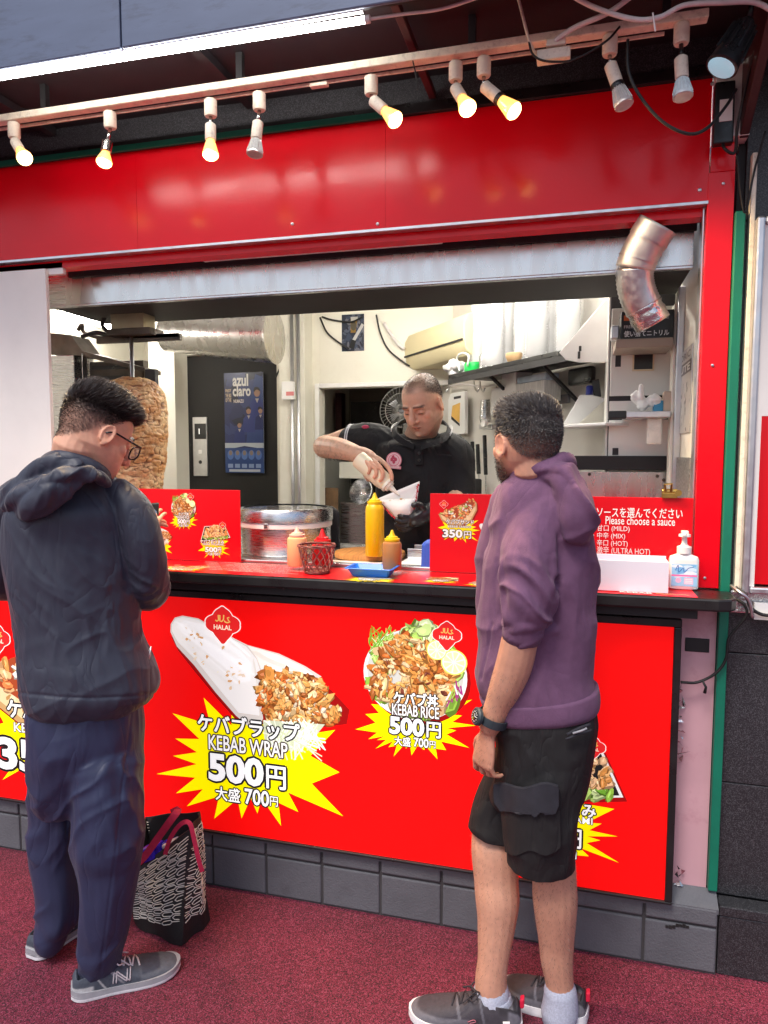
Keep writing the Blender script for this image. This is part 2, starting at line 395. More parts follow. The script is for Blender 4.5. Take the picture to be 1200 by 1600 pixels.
for (x0_, y0_, x1_, y1_, c_) in [(118, 112, 395, 300, (.92, .91, .89)), (130, 150, 350, 330, (.80, .77, .73)), (150, 118, 360, 250, (.84, .82, .79)), (200, 120, 380, 235, (.93, .92, .9)), (160, 190, 330, 350, (.76, .73, .69)), (385, 215, 560, 285, (.74, .69, .61)), (390, 240, 410, 420, (.70, .66, .60)), (420, 225, 590, 295, (.88, .84, .77))]:
    WRAP.stroke(spline([Z5(x0_, y0_), Z5((x0_+x1_)/2+random.uniform(-12, 12), (y0_+y1_)/2+random.uniform(-14, 6)), Z5(x1_, y1_)], 5), [.002]+[random.uniform(.006, .016)]*9+[.002], c_)
for k in range(26):
    f_ = random.random(); g_ = random.random(); c_ = Z5(150+f_*210-g_*20, 120+f_*175+g_*75)
    WRAP.ell(c_, random.uniform(.003, .010), random.uniform(.002, .005), random.choice([(.70, .50, .32), (.80, .68, .54), (.74, .60, .46)]), random.uniform(0, 3), 9, .4)
for (x, y) in [(175, 160), (210, 170), (285, 205), (310, 320), (230, 235), (160, 175), (196, 158), (345, 260), (300, 300)]:
    WRAP.ell(Z5(x, y), .008, .005, (.62, .34, .16), random.uniform(0, 3), 9, .35)
mreg = Z5s([(408, 330), (432, 292), (520, 288), (600, 300), (640, 340), (645, 400), (700, 415), (690, 450), (640, 462), (560, 470), (432, 452)])
WRAP.poly(mreg, (.16, .04, .01))
mb_ = (mreg[:, 0].min(), mreg[:, 0].max(), mreg[:, 1].min(), mreg[:, 1].max())
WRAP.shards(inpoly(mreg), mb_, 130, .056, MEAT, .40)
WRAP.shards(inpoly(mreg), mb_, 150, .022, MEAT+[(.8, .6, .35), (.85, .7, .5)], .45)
creg = Z5s([(425, 470), (560, 475), (655, 490), (650, 540), (570, 560), (575, 590), (500, 600), (450, 560)])
WRAP.poly(Z5s([(425, 455), (640, 470), (600, 520), (540, 560), (470, 560), (430, 520)]), (.55, .6, .42))
for k in range(70):
    a = Z5(random.uniform(425, 620), random.uniform(452, 500)); b = Z5(random.uniform(450, 655), random.uniform(515, 600)); m_ = (a+b)/2+np.array([random.gauss(0, .012), 0])
    WRAP.stroke(spline([a, m_, b], 3), .0045, random.choice([(.86, .88, .78), (.74, .78, .6), (.9, .9, .84), (.6, .66, .42)]))
halal(WRAP, Z5(285, 122), .064)
label(WRAP, 'ケバブラップ', B5((197, 494), (553, 466)), 'KEBAB WRAP', B5((237, 556), (510, 536)), '500', B5((237, 664), (427, 590)), B5((436, 692), (505, 618)),
      ('大盛', '700', '円'), (B5((260, 732), (346, 694)), B5((362, 746), (446, 702)), B5((449, 753), (477, 722))))
# --- the rice bowl
RICE = Art()
burst(RICE, [Z5(*p) for p in [(745, 488), (780, 435), (800, 400), (950, 380), (1150, 385), (1115, 440), (1165, 475), (1095, 492), (1140, 552), (1060, 560), (1030, 592), (985, 560), (940, 578), (920, 555), (878, 582), (860, 550), (815, 555), (820, 525), (790, 522)]], Z5(950, 480), k=.78)
c5 = Z5(950, 300); RX = abs(Z5(1130, 300)[0]-Z5(770, 300)[0])/2; RZ = abs(Z5(950, 150)[1]-Z5(950, 465)[1])/2
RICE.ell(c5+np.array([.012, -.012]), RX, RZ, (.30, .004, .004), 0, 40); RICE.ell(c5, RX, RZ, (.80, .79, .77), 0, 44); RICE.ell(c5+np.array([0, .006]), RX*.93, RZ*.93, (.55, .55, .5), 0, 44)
inE = lambda k: (lambda c: ((c[0]-c5[0])/RX)**2+((c[1]-c5[1]-.008)/RZ)**2 < k*k)
bx = (c5[0]-RX, c5[0]+RX, c5[1]-RZ, c5[1]+RZ)
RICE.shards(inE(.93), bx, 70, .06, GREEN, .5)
for k in range(70):
    a = Z5(random.uniform(790, 870), random.uniform(190, 250)); b = Z5(random.uniform(795, 890), random.uniform(125, 220)); RICE.stroke(spline([a, (a+b)/2+np.array([random.gauss(0, .01), 0]), b], 3), .003, random.choice(GREEN))
RICE.shards(inpoly(Z5s([(915, 150), (960, 128), (1035, 125), (1020, 185), (950, 190)])), (*sorted((Z5(915, 150)[0], Z5(1035, 150)[0])), Z5(950, 190)[1], Z5(950, 125)[1]), 30, .05, [(.4, .62, .12), (.55, .72, .25), (.65, .78, .4)], .7)
mr_ = inpoly(Z5s([(790, 310), (850, 200), (920, 160), (1010, 190), (1060, 260), (1085, 330), (1070, 400), (990, 430), (870, 400), (800, 350)]))
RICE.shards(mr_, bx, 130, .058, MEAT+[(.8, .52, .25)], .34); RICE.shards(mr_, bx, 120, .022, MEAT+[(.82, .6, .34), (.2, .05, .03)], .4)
for k in range(14): a = Z5(random.uniform(1070, 1120), random.uniform(310, 390)); RICE.stroke([a, a+np.array([random.uniform(-.02, .02), -.03])], .005, random.choice([(.35, .04, .2), (.8, .8, .75), (.3, .5, .08)]))
for (x, y, r) in [(1088, 255, 46), (1028, 212, 36)]:
    c = Z5(x, y); q = r/2.2222*mpp(onY(690, 1030, YL))
    RICE.ell(c, q, q*.98, (.85, .78, .15), 0, 26); RICE.ell(c, q*.9, q*.88, (.88, .9, .68), 0, 24)
    for k in range(9):
        t = k*2*math.pi/9; d = np.array([math.cos(t), math.sin(t)]); e = np.array([-d[1], d[0]])
        RICE.poly([c+d*q*.12, c+d*q*.75+e*q*.2, c+d*q*.8, c+d*q*.75-e*q*.2], (.72, .80, .38))
halal(RICE, Z5(1063, 160), .045)
label(RICE, 'ケバブ丼', B5((877, 402), (1033, 366)), 'KEBAB RICE', B5((873, 436), (1036, 412)), '500', B5((864, 502), (985, 452)), B5((992, 515), (1043, 464)),
      ('大盛', '700', '円'), (B5((880, 542), (938, 515)), B5((948, 547), (1000, 520)), B5((1003, 551), (1024, 529))))
# --- the snack tray (right end of the light box, and on the menu boards)
def PL(x, y): p = onY(x, y, YL); return np.array([p[0], p[2]])
def PLs(L): return np.array([PL(*p) for p in L])
SNACK = Art()
burst(SNACK, [PL(*p) for p in [(752, 1300), (770, 1258), (800, 1250), (960, 1264), (940, 1287), (965, 1307), (938, 1313), (967, 1348), (920, 1338), (900, 1359), (872, 1342), (850, 1356), (830, 1338), (790, 1345), (800, 1322)]], PL(860, 1300), k=.74)
tray = PLs([(800, 1165), (940, 1170), (974, 1246), (770, 1250)])
SNACK.poly(tray+np.array([.012, -.012]), (.30, .004, .004)); SNACK.poly(tray, (.75, .75, .72)); SNACK.poly(PLs([(803, 1168), (937, 1173), (968, 1243), (776, 1246)]), (.012, .014, .014))
SNACK.shards(inpoly(PLs([(790, 1222), (950, 1222), (955, 1245), (785, 1245)])), (*sorted((PL(785, 1240)[0], PL(955, 1240)[0])), PL(860, 1246)[1], PL(860, 1222)[1]), 45, .04, GREEN, .5)
ot = inpoly(PLs([(800, 1228), (815, 1180), (870, 1168), (935, 1178), (952, 1200), (950, 1228)]))
SNACK.shards(ot, (*sorted((PL(790, 1200)[0], PL(955, 1200)[0])), PL(860, 1230)[1], PL(860, 1165)[1]), 150, .036, [(.75, .42, .16), (.85, .58, .3), (.6, .25, .06), (.8, .48, .25)], .55)
halal(SNACK, PL(925, 1167), .038)
label(SNACK, 'ケバブおつまみ', (PL(770, 1258), PL(932, 1256)), 'KEBAB OTSUMAMI', (PL(785, 1270), PL(926, 1278)), '500', (PL(800, 1312), PL(884, 1293)), (PL(886, 1324), PL(909, 1296)),
      ('大盛', '700', '円'), ((PL(815, 1331), PL(850, 1321)), (PL(855, 1337), PL(886, 1326)), (PL(888, 1341), PL(901, 1330))))
# --- the sandwich (left light box, cut off by the frame, and the menu boards)
SAND = Art()
def S1(x, y): return np.array([x*.0022, -y*.0022])
burst(SAND, [S1(*p) for p in [(-120, 150), (-95, 110), (-60, 90), (60, 88), (120, 100), (108, 140), (130, 160), (105, 185), (120, 225), (70, 215), (50, 236), (20, 220), (-20, 230), (-45, 215), (-85, 225), (-80, 190)]], S1(0, 160), k=.76)
pit = np.array([S1(*p) for p in [(-118, 70), (-100, 105), (-50, 135), (20, 136), (80, 104), (112, 40), (110, 0), (90, -22), (60, -10), (0, 20), (-60, 40)]])
SAND.poly(pit+np.array([.015, -.015]), (.30, .004, .004)); SAND.poly(pit, (.5, .3, .12)); SAND.poly(pit*.93+S1(0, 1), (.74, .55, .3))
for k in range(45):
    q = S1(random.uniform(-80, 80), random.uniform(80, 130))
    if inpoly(pit*.9)(q): SAND.ell(q, .012, .006, random.choice([(.8, .66, .42), (.45, .24, .08), (.62, .4, .18)]), random.uniform(0, 3), 9, .3)
fil = [S1(*p) for p in [(-112, 68), (-60, 38), (0, 18), (60, -14), (95, -22), (100, 10), (70, 60), (20, 92), (-50, 98)]]
SAND.poly(np.array(fil), (.35, .06, .02))
fb = (S1(-112, 0)[0], S1(100, 0)[0], S1(0, 98)[1], S1(0, -22)[1])
SAND.shards(inpoly(fil), fb, 40, .055, [(.8, .2, .06), (.85, .45, .2), (.7, .3, .08)], .5); SAND.shards(inpoly(fil), fb, 40, .04, [(.82, .8, .7), (.8, .25, .1), (.85, .5, .25), (.45, .6, .15)], .35)
halal(SAND, S1(-85, 10), .05)
label(SAND, 'ケバブサンド', (S1(-72, 128), S1(95, 98)), 'KEBAB SANDO', (S1(-60, 148), S1(78, 134)), '350', (S1(-92, 208), S1(28, 158)), (S1(35, 212), S1(80, 166)))
def centre(a): V = np.vstack([i[0] for i in a.I]); return (V.min(0)+V.max(0))/2, V.max(0)-V.min(0)
# ------------------------------------------------------------ shared materials
M = dict(
 red=mat('red_panel', lin(232, 2, 26), .20, var=.05, vscale=3, bump=.10, bscale=90, spec=.32, rvar=.05),
 redp=mat('red_board', lin(214, 5, 24), .30, var=.04, spec=.4),
 black=mat('black_frame', (.012, .012, .013), .35, var=.25, rvar=.12, vscale=9),
 matte=mat('matte_black', (.014, .013, .014), .65, var=.3),
 cream=mat('cream_wall', lin(230, 227, 213), .6, var=.05, vscale=2, dirt=.25, dscale=1.6, dirtcol=lin(170, 155, 120)),
 white=mat('white_panel', lin(242, 238, 231), .45, var=.03, dirt=.1, dscale=4, dirtcol=lin(170, 165, 160)),
 wplast=mat('white_plastic', lin(236, 235, 232), .4, var=.04, vscale=12),
 oldw=mat('aged_white_plastic', lin(240, 230, 210), .5, var=.10, vscale=30, dirt=.5, dscale=40, dirtcol=lin(120, 85, 60)),
 steel=mat('stainless_steel', (.62, .62, .63), .28, 1, var=.10, vscale=5, rvar=.12, bump=.05, bscale=30, vstretch=(1, 8, 30)),
 steelb=mat('speckled_steel', (.60, .585, .57), .27, 1, var=.05, vscale=5, rvar=.06, bump=.025, bscale=6, vstretch=(2.2, 2.2, .6)),
 alu=mat('aluminium', (.66, .66, .68), .38, 1, var=.08, vscale=20, rvar=.1),
 foil=mat('crinkled_foil', (.7, .7, .7), .25, 1, var=.1, vscale=20, bump=1.0, bscale=70),
 darkst=mat('sooty_steel', (.10, .085, .07), .5, .6, var=.5, vscale=9, dirt=.8, dscale=7, dirtcol=(.10, .035, .008), rvar=.15),
 green=mat('green_trim', lin(0, 118, 92), .5, var=.10, vscale=4, dirt=.3, dscale=5, dirtcol=lin(20, 60, 50)),
 pink=mat('faded_pink_paint', lin(206, 160, 168), .65, var=.08, vscale=5, dirt=.5, dscale=6, dirtcol=lin(150, 70, 84)),
 soffit=mat('dark_soffit', lin(36, 32, 36), .6, var=.15, vscale=3, dirt=.3, dscale=6),
 brown=mat('dark_brown_paint', lin(72, 36, 38), .5, var=.2, vscale=8),
 fascia=mat('blue_grey_fascia', lin(92, 104, 128), .5, .2, var=.08, vscale=2, dirt=.7, dscale=3.5, dirtcol=lin(62, 66, 78), vstretch=(2, 2, 9)),
 elev=mat('elevator_door', lin(13, 10, 9), .7, 0, var=.2, vscale=3),
 print=mat('printed_sheet', (1, 1, 1), .32, var=0, attr=True, spec=.4),
 glow=mat('backlit_print', (1, 1, 1), .25, var=0, attr=True, estr=.46, spec=.3),
 rubber=mat('black_rubber', (.012, .012, .012), .5, var=.2),
 wcable=mat('white_cable', lin(220, 214, 212), .45, var=.1, vscale=30),
 gold=mat('brass', (.55, .36, .10), .3, 1, var=.15, vscale=40),
 granite=mat_speckle('dark_granite', (.016, .016, .019), [(.024, .024, .028), (.04, .04, .046), (.075, .075, .082)], 520, .40, .15, mix=.4),
 plinth=mat('grey_tile', lin(94, 95, 101), .7, var=.16, vscale=7, bump=.6, bscale=170, dirt=.5, dscale=7, dirtcol=lin(58, 56, 60)),
 grout=mat('grout', lin(60, 58, 60), .85, var=.2),
 wood=mat('worn_wood', lin(176, 120, 66), .6, var=.25, vscale=8, vstretch=(2, 14, 14)),
)
M['ground'] = mat_speckle('red_chip_paving', lin(106, 28, 50), [lin(86, 21, 40), lin(64, 15, 30), lin(136, 58, 80), lin(44, 12, 22), lin(120, 38, 62)], 330, .75, .4, mix=.36)
# ------------------------------------------------------------ ground, plinth, walls
gm = MB(); gm.add([(-400, -400, 0), (400, -400, 0), (400, 400, 0), (-400, 400, 0)], [(0, 1, 2, 3)])
tag(gm.build('ground', M['ground']), 'red speckled rubber chip paving in front of the stall', 'pavement', kind='structure')
def V3(*a): return np.array(a, float)
pl = thing('plinth', 'low grey tiled plinth with dark joints under the red light box', 'plinth', (-1.2, -.04, 0))
t1, t2 = MB(), MB()
xs = [.456-.215*i for i in range(16)]
for a, b in zip(xs[1:], xs[:-1]):
    t1.box(a+.004, b-.004, -.055, .02, .006, .148); t2.box(a+.004, b-.004, -.06, .018, .158, .213)
t1.build('tile_row', M['plinth'], pl, bevel=.005); t2.build('coping_row', M['plinth'], pl, bevel=.006)
MB().box(-3.1, .454, -.05, .022, 0, .2).build('bed', M['grout'], pl)
MB().add([(-3.1, -.058, .214), (.455, -.058, .214), (.455, .0, .247), (-3.1, .0, .247), (-3.1, -.058, .2), (.455, -.058, .2), (.455, 0, .2), (-3.1, 0, .2)], [(0, 1, 2, 3), (4, 7, 6, 5), (0, 4, 5, 1), (1, 5, 6, 2), (3, 2, 6, 7), (0, 3, 7, 4)]).build('ledge', M['plinth'], pl)
g_ = MB()   # scribbled marker on the plinth tile
for k in range(7): a = onY(1042+k*5.3, 1448+random.uniform(-2, 2), -.0568); g_.box(a[0]-.004, a[0]+.005, -.0575, -.055, a[2]-.004, a[2]+.003+random.uniform(0, .004))
g_.build('marker_scribble', M['matte'], pl)
# lower wall behind the light box, pink strip
lw = thing('stall_lower_wall', 'faded pink painted lower wall beside the red light box', 'wall', (-1.2, .02, .2))
MB().box(-3.1, .427, .0, .06, .2, 1.16).build('panel', M['pink'], lw)
fl = MB()
for i in range(26):
    a = onY(1063+random.gauss(0, 2), 1075+i*7 if i < 18 else 1355+(i-18)*4.5, -.012); s_ = random.uniform(.004, .011)
    fl.add([a+RNG.normal(0, s_, 3)*[1, .3, 1.3] for _ in range(4)], [(0, 1, 2), (0, 2, 3), (0, 3, 1)])
fl.build('torn_foil', M['foil'], lw)
a, b = onY(1071, 996, -.002), onY(1108, 1020, -.002)
MB().box(a[0], b[0], -.004, .001, b[2], a[2]).build('cover_plate', M['matte'], lw, bevel=.002)
gt = MB(); gt.box(.429, .456, -.022, .06, .25, 2.30); gt.build('green_trim', M['green'], None, bevel=.003)
tag(bpy.data.objects['green_trim'], 'narrow green vertical trim right of the red pillar', 'trim')
# granite cladding at the right
gw = thing('granite_wall', 'dark speckled granite clad wall at the right of the stall', 'wall', (.8, 0, 0))
zz = [.226, .59, 1.0, 1.42, 1.85, 2.28, 2.72, 3.1]
gp = MB()
for a, b in zip(zz[:-1], zz[1:]):
    for k in range(5): x0 = .459+k*.42; gp.box(x0, x0+.417, .012, .08, a+.0015, b-.0015)
gp.build('granite_slab', M['granite'], gw, bevel=.002)
MB().box(.44, 2.6, .03, .09, .2, 3.1).build('joint_backing', M['matte'], gw)
MB().box(.4585, 2.6, -.045, .012, 0, .19).box(.4585, 2.6, -.05, .012, .193, .224).build('base_course', M['granite'], gw, bevel=.003)
# ------------------------------------------------------------ header sign, pillar, frames
sg = thing('header_sign', 'long glossy red header panel above the serving hatch', 'sign panel', (-1.2, 0, 2.33))
ZB, ZT = 2.338, 2.685
sp_ = MB(); cuts = [-3.3, -2.45, -1.55, -.62, .358]
for a, b in zip(cuts[:-1], cuts[1:]): sp_.box(a+.0004, b-.0004, 0, .03, ZB+.004, ZT)
sp_.build('red_panel', M['red'], sg)
MB().box(-3.3, .358, -.006, .03, ZB-.006, ZB+.0035).build('lower_trim', M['alu'], sg, bevel=.001)
MB().box(-3.3, .352, .031, .09, ZB-.03, ZB+.01).build('return_strip', M['red'], sg)
for (x, y) in [(457, 350), (1093, 297), (590, 350), (1113, 131)]:
    a = onY(x, y, 0); MB().lathe([(.006, 0), (.005, .003), (.002, .004)], a, 10, ax=(0, -1, 0)).build('screw', M['alu'], sg, smooth='auto')
MB().box(-3.3, .36, -.012, .03, ZT+.002, ZT+.035).build('black_upper_frame', M['black'], sg, bevel=.002)
MB().box(-3.3, -.62, -.022, -.0125, ZT-.004, ZT+.016).build('green_strip', M['green'], sg)
MB().box(-3.3, .46, .0, .08, ZT+.036, 2.80).build('wall_strip', M['granite'], sg)
rp = thing('red_pillar', 'narrow red pillar at the right side of the serving hatch', 'pillar', (.39, 0, 1.2))
MB().box(.356, .427, -.004, .05, 1.198, 2.42).build('front_panel', M['red'], rp, bevel=.0015)
MB().box(.361, .427, -.002, .05, 2.421, 2.50).build('top_panel', M['red'], rp, bevel=.0015)
MB().box(.352, .362, .051, .10, 1.198, 2.335).box(.3485, .3515, .02, .04, 1.198, 2.33).build('jamb_strip', M['alu'], rp)
for (x, y) in [(1113, 571), (1101, 903), (1130, 287)]: MB().lathe([(.005, 0), (.004, .003), (.0015, .004)], onY(x, y, -.004), 10, ax=(0, -1, 0)).build('screw', M['alu'], rp, smooth='auto')
MB().box(.363, .455, -.03, .05, 2.505, 2.70).build('mounting_plate', M['white'], rp, bevel=.001)
wp = thing('sliding_panel', 'plain white sliding panel closing the left end of the hatch', 'panel', (-2.4, .03, 1.2))
MB().box(-3.2, -1.963, .012, .03, 1.2, 2.305).build('sheet', M['white'], wp, bevel=.002)
MB().box(-3.2, -1.90, .031, .05, 2.285, 2.33).build('rail', M['wplast'], wp, bevel=.002)
sb = thing('shutter_box', 'pale slatted shutter housing under the header sign', 'shutter', (-.8, .1, 2.28))
MB().box(-1.9, -1.35, .06, .12, 2.318, 2.342).box(-1.348, -.45, .065, .12, 2.312, 2.34).box(-.448, .30, .06, .12, 2.318, 2.342).build('slat_box', M['wplast'], sb, bevel=.003)
MB().box(-1.96, .35, .135, .146, 2.30, 2.50).build('backing', M['matte'], sb)
# ------------------------------------------------------------ canopy
cn = thing('canopy', 'dark canopy overhead with blue grey front board and brown struts', 'canopy', (-1, -.3, 2.78))
YF = -.49
MB().box(-4, 2.6, YF, 0.08, 2.80, 2.86).build('soffit', M['soffit'], cn)
fb_ = MB()
for a, b in ((-4, -2.05), (-2.046, -1.25), (-1.246, .0), (.004, 2.6)): fb_.box(a, b, YF-.014, YF-.002, 2.728, 3.25)
fb_.build('front_board', M['fascia'], cn, bevel=.004)
MB().box(-4, 2.6, YF+.0, YF+.03, 2.745, 2.799).build('lower_lip', M['matte'], cn)
for (x, y) in [(622, 22), (985, 130)][:1]:
    a = onZ(621, 25, 2.76); b = onZ(680, 160, 2.76)
    MB().bar((a[0], YF+.03, 2.775), (a[0]+.02, -.01, 2.735), .022, .022).build('strut', M['brown'], cn, bevel=.002)
for x in (-1.9, -1.1): MB().bar((x, YF+.03, 2.785), (x+.01, -.01, 2.785), .03, .026).build('strut', M['soffit'], cn)
br = thing('canopy_bracket', 'dark brown diagonal canopy bracket at the top right corner', 'bracket', (.45, -.2, 2.6))
p_ = [onX(1205, 40, .435), onX(1152, 250, .435), onX(1205, 188, .435)]
MB().add([(.43, -.50, 2.80), (.43, -.02, 2.80), (.43, -.02, 2.50), (.455, -.50, 2.80), (.455, -.02, 2.80), (.455, -.02, 2.50)], [(0, 1, 2), (3, 5, 4), (0, 3, 4, 1), (1, 4, 5, 2), (2, 5, 3, 0)]).build('plate', M['brown'], br, bevel=.003)
# LED tube
lt = thing('led_tube', 'long glowing white tube lamp along the front of the canopy', 'tube lamp', (-1.2, YF, 2.72))
ZL = 2.718
aL = onZ(-40, 126.5, ZL); bL = onZ(570, 31, ZL)
em = mat('led_light', (1, 1, 1), .4, var=0, emit=(1, .97, .93), estr=26)
MB().tube([(aL[0], aL[1], ZL), (bL[0], bL[1], ZL)], .0085, 12).build('tube', em, lt, smooth=True)
MB().tube([(bL[0]+.001, bL[1], ZL), (bL[0]+.014, bL[1], ZL)], .010, 12).build('end_cap', M['wplast'], lt, smooth='auto')
MB().box(aL[0], bL[0], aL[1]-.006, aL[1]+.006, ZL+.009, 2.742).build('holder', M['wplast'], lt)
lc = spline([(bL[0]+.014, bL[1], ZL), onY(630, 22, bL[1]+.01), onY(690, 14, bL[1]+.02), onY(760, -8, bL[1]+.02)], 8)
tag(MB().tube(lc, .004, 8).build('power_cable', M['wcable'], smooth=True), 'thin white cable running from the end of the glowing tube', 'cable')
# light track and spotlights
ZR = 2.70
tk = thing('light_track', 'dirty cream lighting track hanging under the canopy', 'lighting track', (-.8, -.27, ZR))
tA, tB = onZ(-60, 204, ZR), onZ(1107, 29, ZR)
YR = (tA[1]+tB[1])/2
MB().box(tA[0], tB[0], YR-.017, YR+.017, ZR, ZR+.022).build('track_body', M['oldw'], tk, bevel=.003)
MB().box(tA[0], tB[0]-.1, YR+.03, YR+.036, ZR-.004, ZR+.004).build('wire_duct', M['oldw'], tk)
for x in (-1.7, -1.0, -.3, .2): MB().box(x-.01, x+.01, YR-.01, YR+.01, ZR+.0225, 2.80).build('hanger', M['matte'], tk)
sw = MB(); a = onY(482, 140, YR); sw.box(a[0]-.005, a[0]+.05, YR+.02, YR+.04, ZR-.012, ZR-.002); sw.build('joint_clip', M['oldw'], tk, bevel=.002)
bulb_on = mat('lit_bulb', (1, .8, .5), .2, var=0, emit=(1.0, .62, .24), estr=9)
refl_on = mat('lit_reflector', (.75, .6, .35), .2, .3, var=.1, vscale=60, emit=(1, .42, .08), estr=1.5)
bulb_off = mat('unlit_bulb', (.75, .74, .7), .1, .3, var=.1, vscale=60)
bulb_cool = mat('cool_unlit_bulb', (.75, .86, .88), .12, .1, var=.1, vscale=60)
chrome = mat('worn_chrome', (.6, .58, .55), .2, 1, var=.2, vscale=60, dirt=.4, dscale=50)
SPOTS = [  # adapter px, stem end px, bulb face px, lit, finish, label
 (22, 203, 24, 222, 38, 246, 1, 0, 'lit spotlight at the far end of the track beyond the chrome one'),
 (172, 187, 168, 222, 163, 252, 1, 2, 'lit spotlight with a worn chrome socket on the track'),
 (329, 168, 329, 196, 329, 240, 1, 0, 'lit spotlight pointing straight down beside the unlit ribbed one'),
 (405, 158, 403, 192, 398, 240, 0, 0, 'unlit spotlight with a ribbed silver bulb between two lit ones'),
 (580, 133, 583, 157, 616, 186, 1, 0, 'lit spotlight angled to one side near the brown strut'),
 (712, 111, 712, 138, 730, 168, 1, 0, 'brightest lit spotlight facing the street, right of the brown strut'),
 (756, 104, 757, 135, 801, 172, 1, 1, 'lit spotlight with a black bulb collar, turned sharply sideways'),
 (953, 70, 954, 102, 975, 163, 0, 1, 'unlit tilted spotlight below the looped black cable'),
 (1065, 52, 1064, 92, 1067, 150, 0, 3, 'unlit spotlight with a pale blue bulb at the end of the track'),
]
for (ax_, ay_, sx_, sy_, bx_, by_, lit, fin, lab) in SPOTS:
    A0 = onY(ax_, ay_, YR); s = mpp(A0)
    S0 = onY(sx_, sy_, YR-.005); toward = -.05 if lab.startswith('brightest') else -.02
    if ax_ == 22: toward = -.045
    B0 = onY(bx_, by_, YR+toward)
    t = thing('track_spotlight', lab, 'spotlight', A0+[0, 0, .02], 'spotlights along the lighting track')
    MB().lathe([(.017, -.027), (.0195, -.022), (.0195, .02), (.015, .024)], (A0[0], YR, A0[2]), 18).build('adapter', M['oldw'], t, smooth='auto')
    MB().tube([(A0[0], YR, A0[2]-.026), S0], .0055, 10).build('stem', chrome if fin != 3 else M['black'], t, smooth=True)
    d = B0-S0; Ld = np.linalg.norm(d); d /= Ld
    e1 = S0+d*(Ld*.52)
    MB().lathe([(.010, -.006), (.0165, 0), (.0165, Ld*.50), (.0145, Ld*.53)], S0, 18, ax=d).build('socket', chrome if fin == 2 else M['oldw'], t, smooth='auto')
    if fin in (1,): MB().lathe([(.0175, 0), (.0185, .006), (.0175, .012)], e1-d*.004, 16, ax=d).build('collar', M['black'], t, smooth='auto')
    rf = MB().lathe([(.012, 0), (.016, Ld*.12), (.022, Ld*.36), (.0245, Ld*.46), (.0245, Ld*.49)], e1+d*.002, 24, ax=d)
    if not lit:
        for k in range(16):
            u, v, w = frame(d); q = math.cos(k*math.pi/8)*u+math.sin(k*math.pi/8)*v
            rf.bar(e1+d*.006+q*.0145, e1+d*Ld*.42+q*.0232, .002, .004, up=q)
    rf.build('reflector', (bulb_cool if fin == 3 else bulb_off) if not lit else refl_on, t, smooth='auto')
    fc = B0
    if lit:
        MB().lathe([(.022, 0), (.0235, .003), (.018, .010), (.008, .014), (.001, .015)], e1+d*(Ld*.49+.003), 20, ax=d).build('bulb', bulb_on, t, smooth=True)
        l = bpy.data.lights.new('spot_beam', 'SPOT'); l.energy = 34; l.color = (1, .70, .38); l.spot_size = 1.6; l.spot_blend = .6; l.shadow_soft_size = .025
        lo = bpy.data.objects.new('spot_beam', l); COL.objects.link(lo); lo.parent = t; lo.location = (e1+d*(Ld*.49+.022)-ORG[t]).tolist(); lo.rotation_euler = Vector((-d).tolist()).to_track_quat('Z', 'Y').to_euler()
    else:
        MB().lathe([(.0235, 0), (.021, .001), (.006, -.006)], e1+d*(Ld*.49+.003), 20, ax=d).build('bulb_face', bulb_off, t, smooth='auto')
# cables overhead
def cable(name, pts, r, m, lab, cat='cable', k=8):
    return tag(MB().tube(spline(pts, k), r, 8).build(name, m, smooth=True), lab, cat)
YC = YR-.05
jb = thing('junction_box', 'dirty white cable connector box on the lighting track', 'junction box', onY(865, 90, YR-.03))
c_ = onY(865, 89, YR-.03); MB().box(c_[0]-.043, c_[0]+.043, YR-.05, YR-.018, c_[2]-.014, c_[2]+.014).build('body', M['oldw'], jb, bevel=.003)
c2 = onY(866, 74, YR-.03); MB().box(c2[0]-.02, c2[0]+.03, YR-.048, YR-.02, c2[2]-.004, c2[2]+.014).build('plug', M['oldw'], jb, bevel=.003)
cable('white_cable', [onY(866, 68, YR-.034), onY(872, 60, YC), onY(900, 42, YC-.02), onY(950, 20, YC-.04), onY(990, -8, YC-.04)], .0065, M['wcable'], 'thick white cable rising from the connector box')
cable('white_cable', [onY(880, -14, YC-.06), onY(930, 12, YC-.06), onY(990, 30, YC-.06), onY(1030, 27, YC-.06), onY(1070, 8, YC-.06), onY(1130, 4, YC-.04), onY(1180, 4, YC-.02), onY(1215, 22, YC)], .0062, M['wcable'], 'thick white cable sagging with a cable tie near the spotlights')
tag(MB().tube([onY(1020, 20, YC-.07), onY(1024, 49, YC-.07)], .002, 6).build('cable_tie', M['wplast']), 'small pale cable tie on the sagging white cable', 'cable tie')
cable('power_cable', [onY(808, -10, YC), onY(818, 30, YC), onY(827, 64, YC), onY(838, 88, YR-.03)], .004, M['oldw'], 'thin beige cable hanging left of the connector box')
cable('black_cable', [onY(826, 62, YC), onY(832, 84, YC), onY(850, 95, YR-.052), onY(885, 96, YR-.052), (onY(903, 90, YR-.052)), onY(920, 82, YR-.05), onY(950, 62, YR-.05), onY(968, 42, YR-.02)], .003, M['rubber'], 'thin black wire tangled around the connector box')
cable('black_cable', [onY(981, 62, YR-.04), onY(982, 110, YR-.04), onY(1000, 150, YR-.04), onY(1035, 190, YR-.03), onY(1075, 209, YR-.02), onY(1105, 200, YR), onY(1135, 165, YR+.05), onY(1150, 140, YR+.1)], .0042, M['rubber'], 'long black cable looping below the unlit spotlights')
cable('black_cable', [onY(1128, 215, -.04), onY(1132, 232, -.06), onY(1148, 238, -.06), onY(1152, 200, -.08), onY(1162, 150, -.1), onY(1175, 95, -.15), onY(1195, 40, -.2)], .0042, M['rubber'], 'black cable climbing past the small power box')
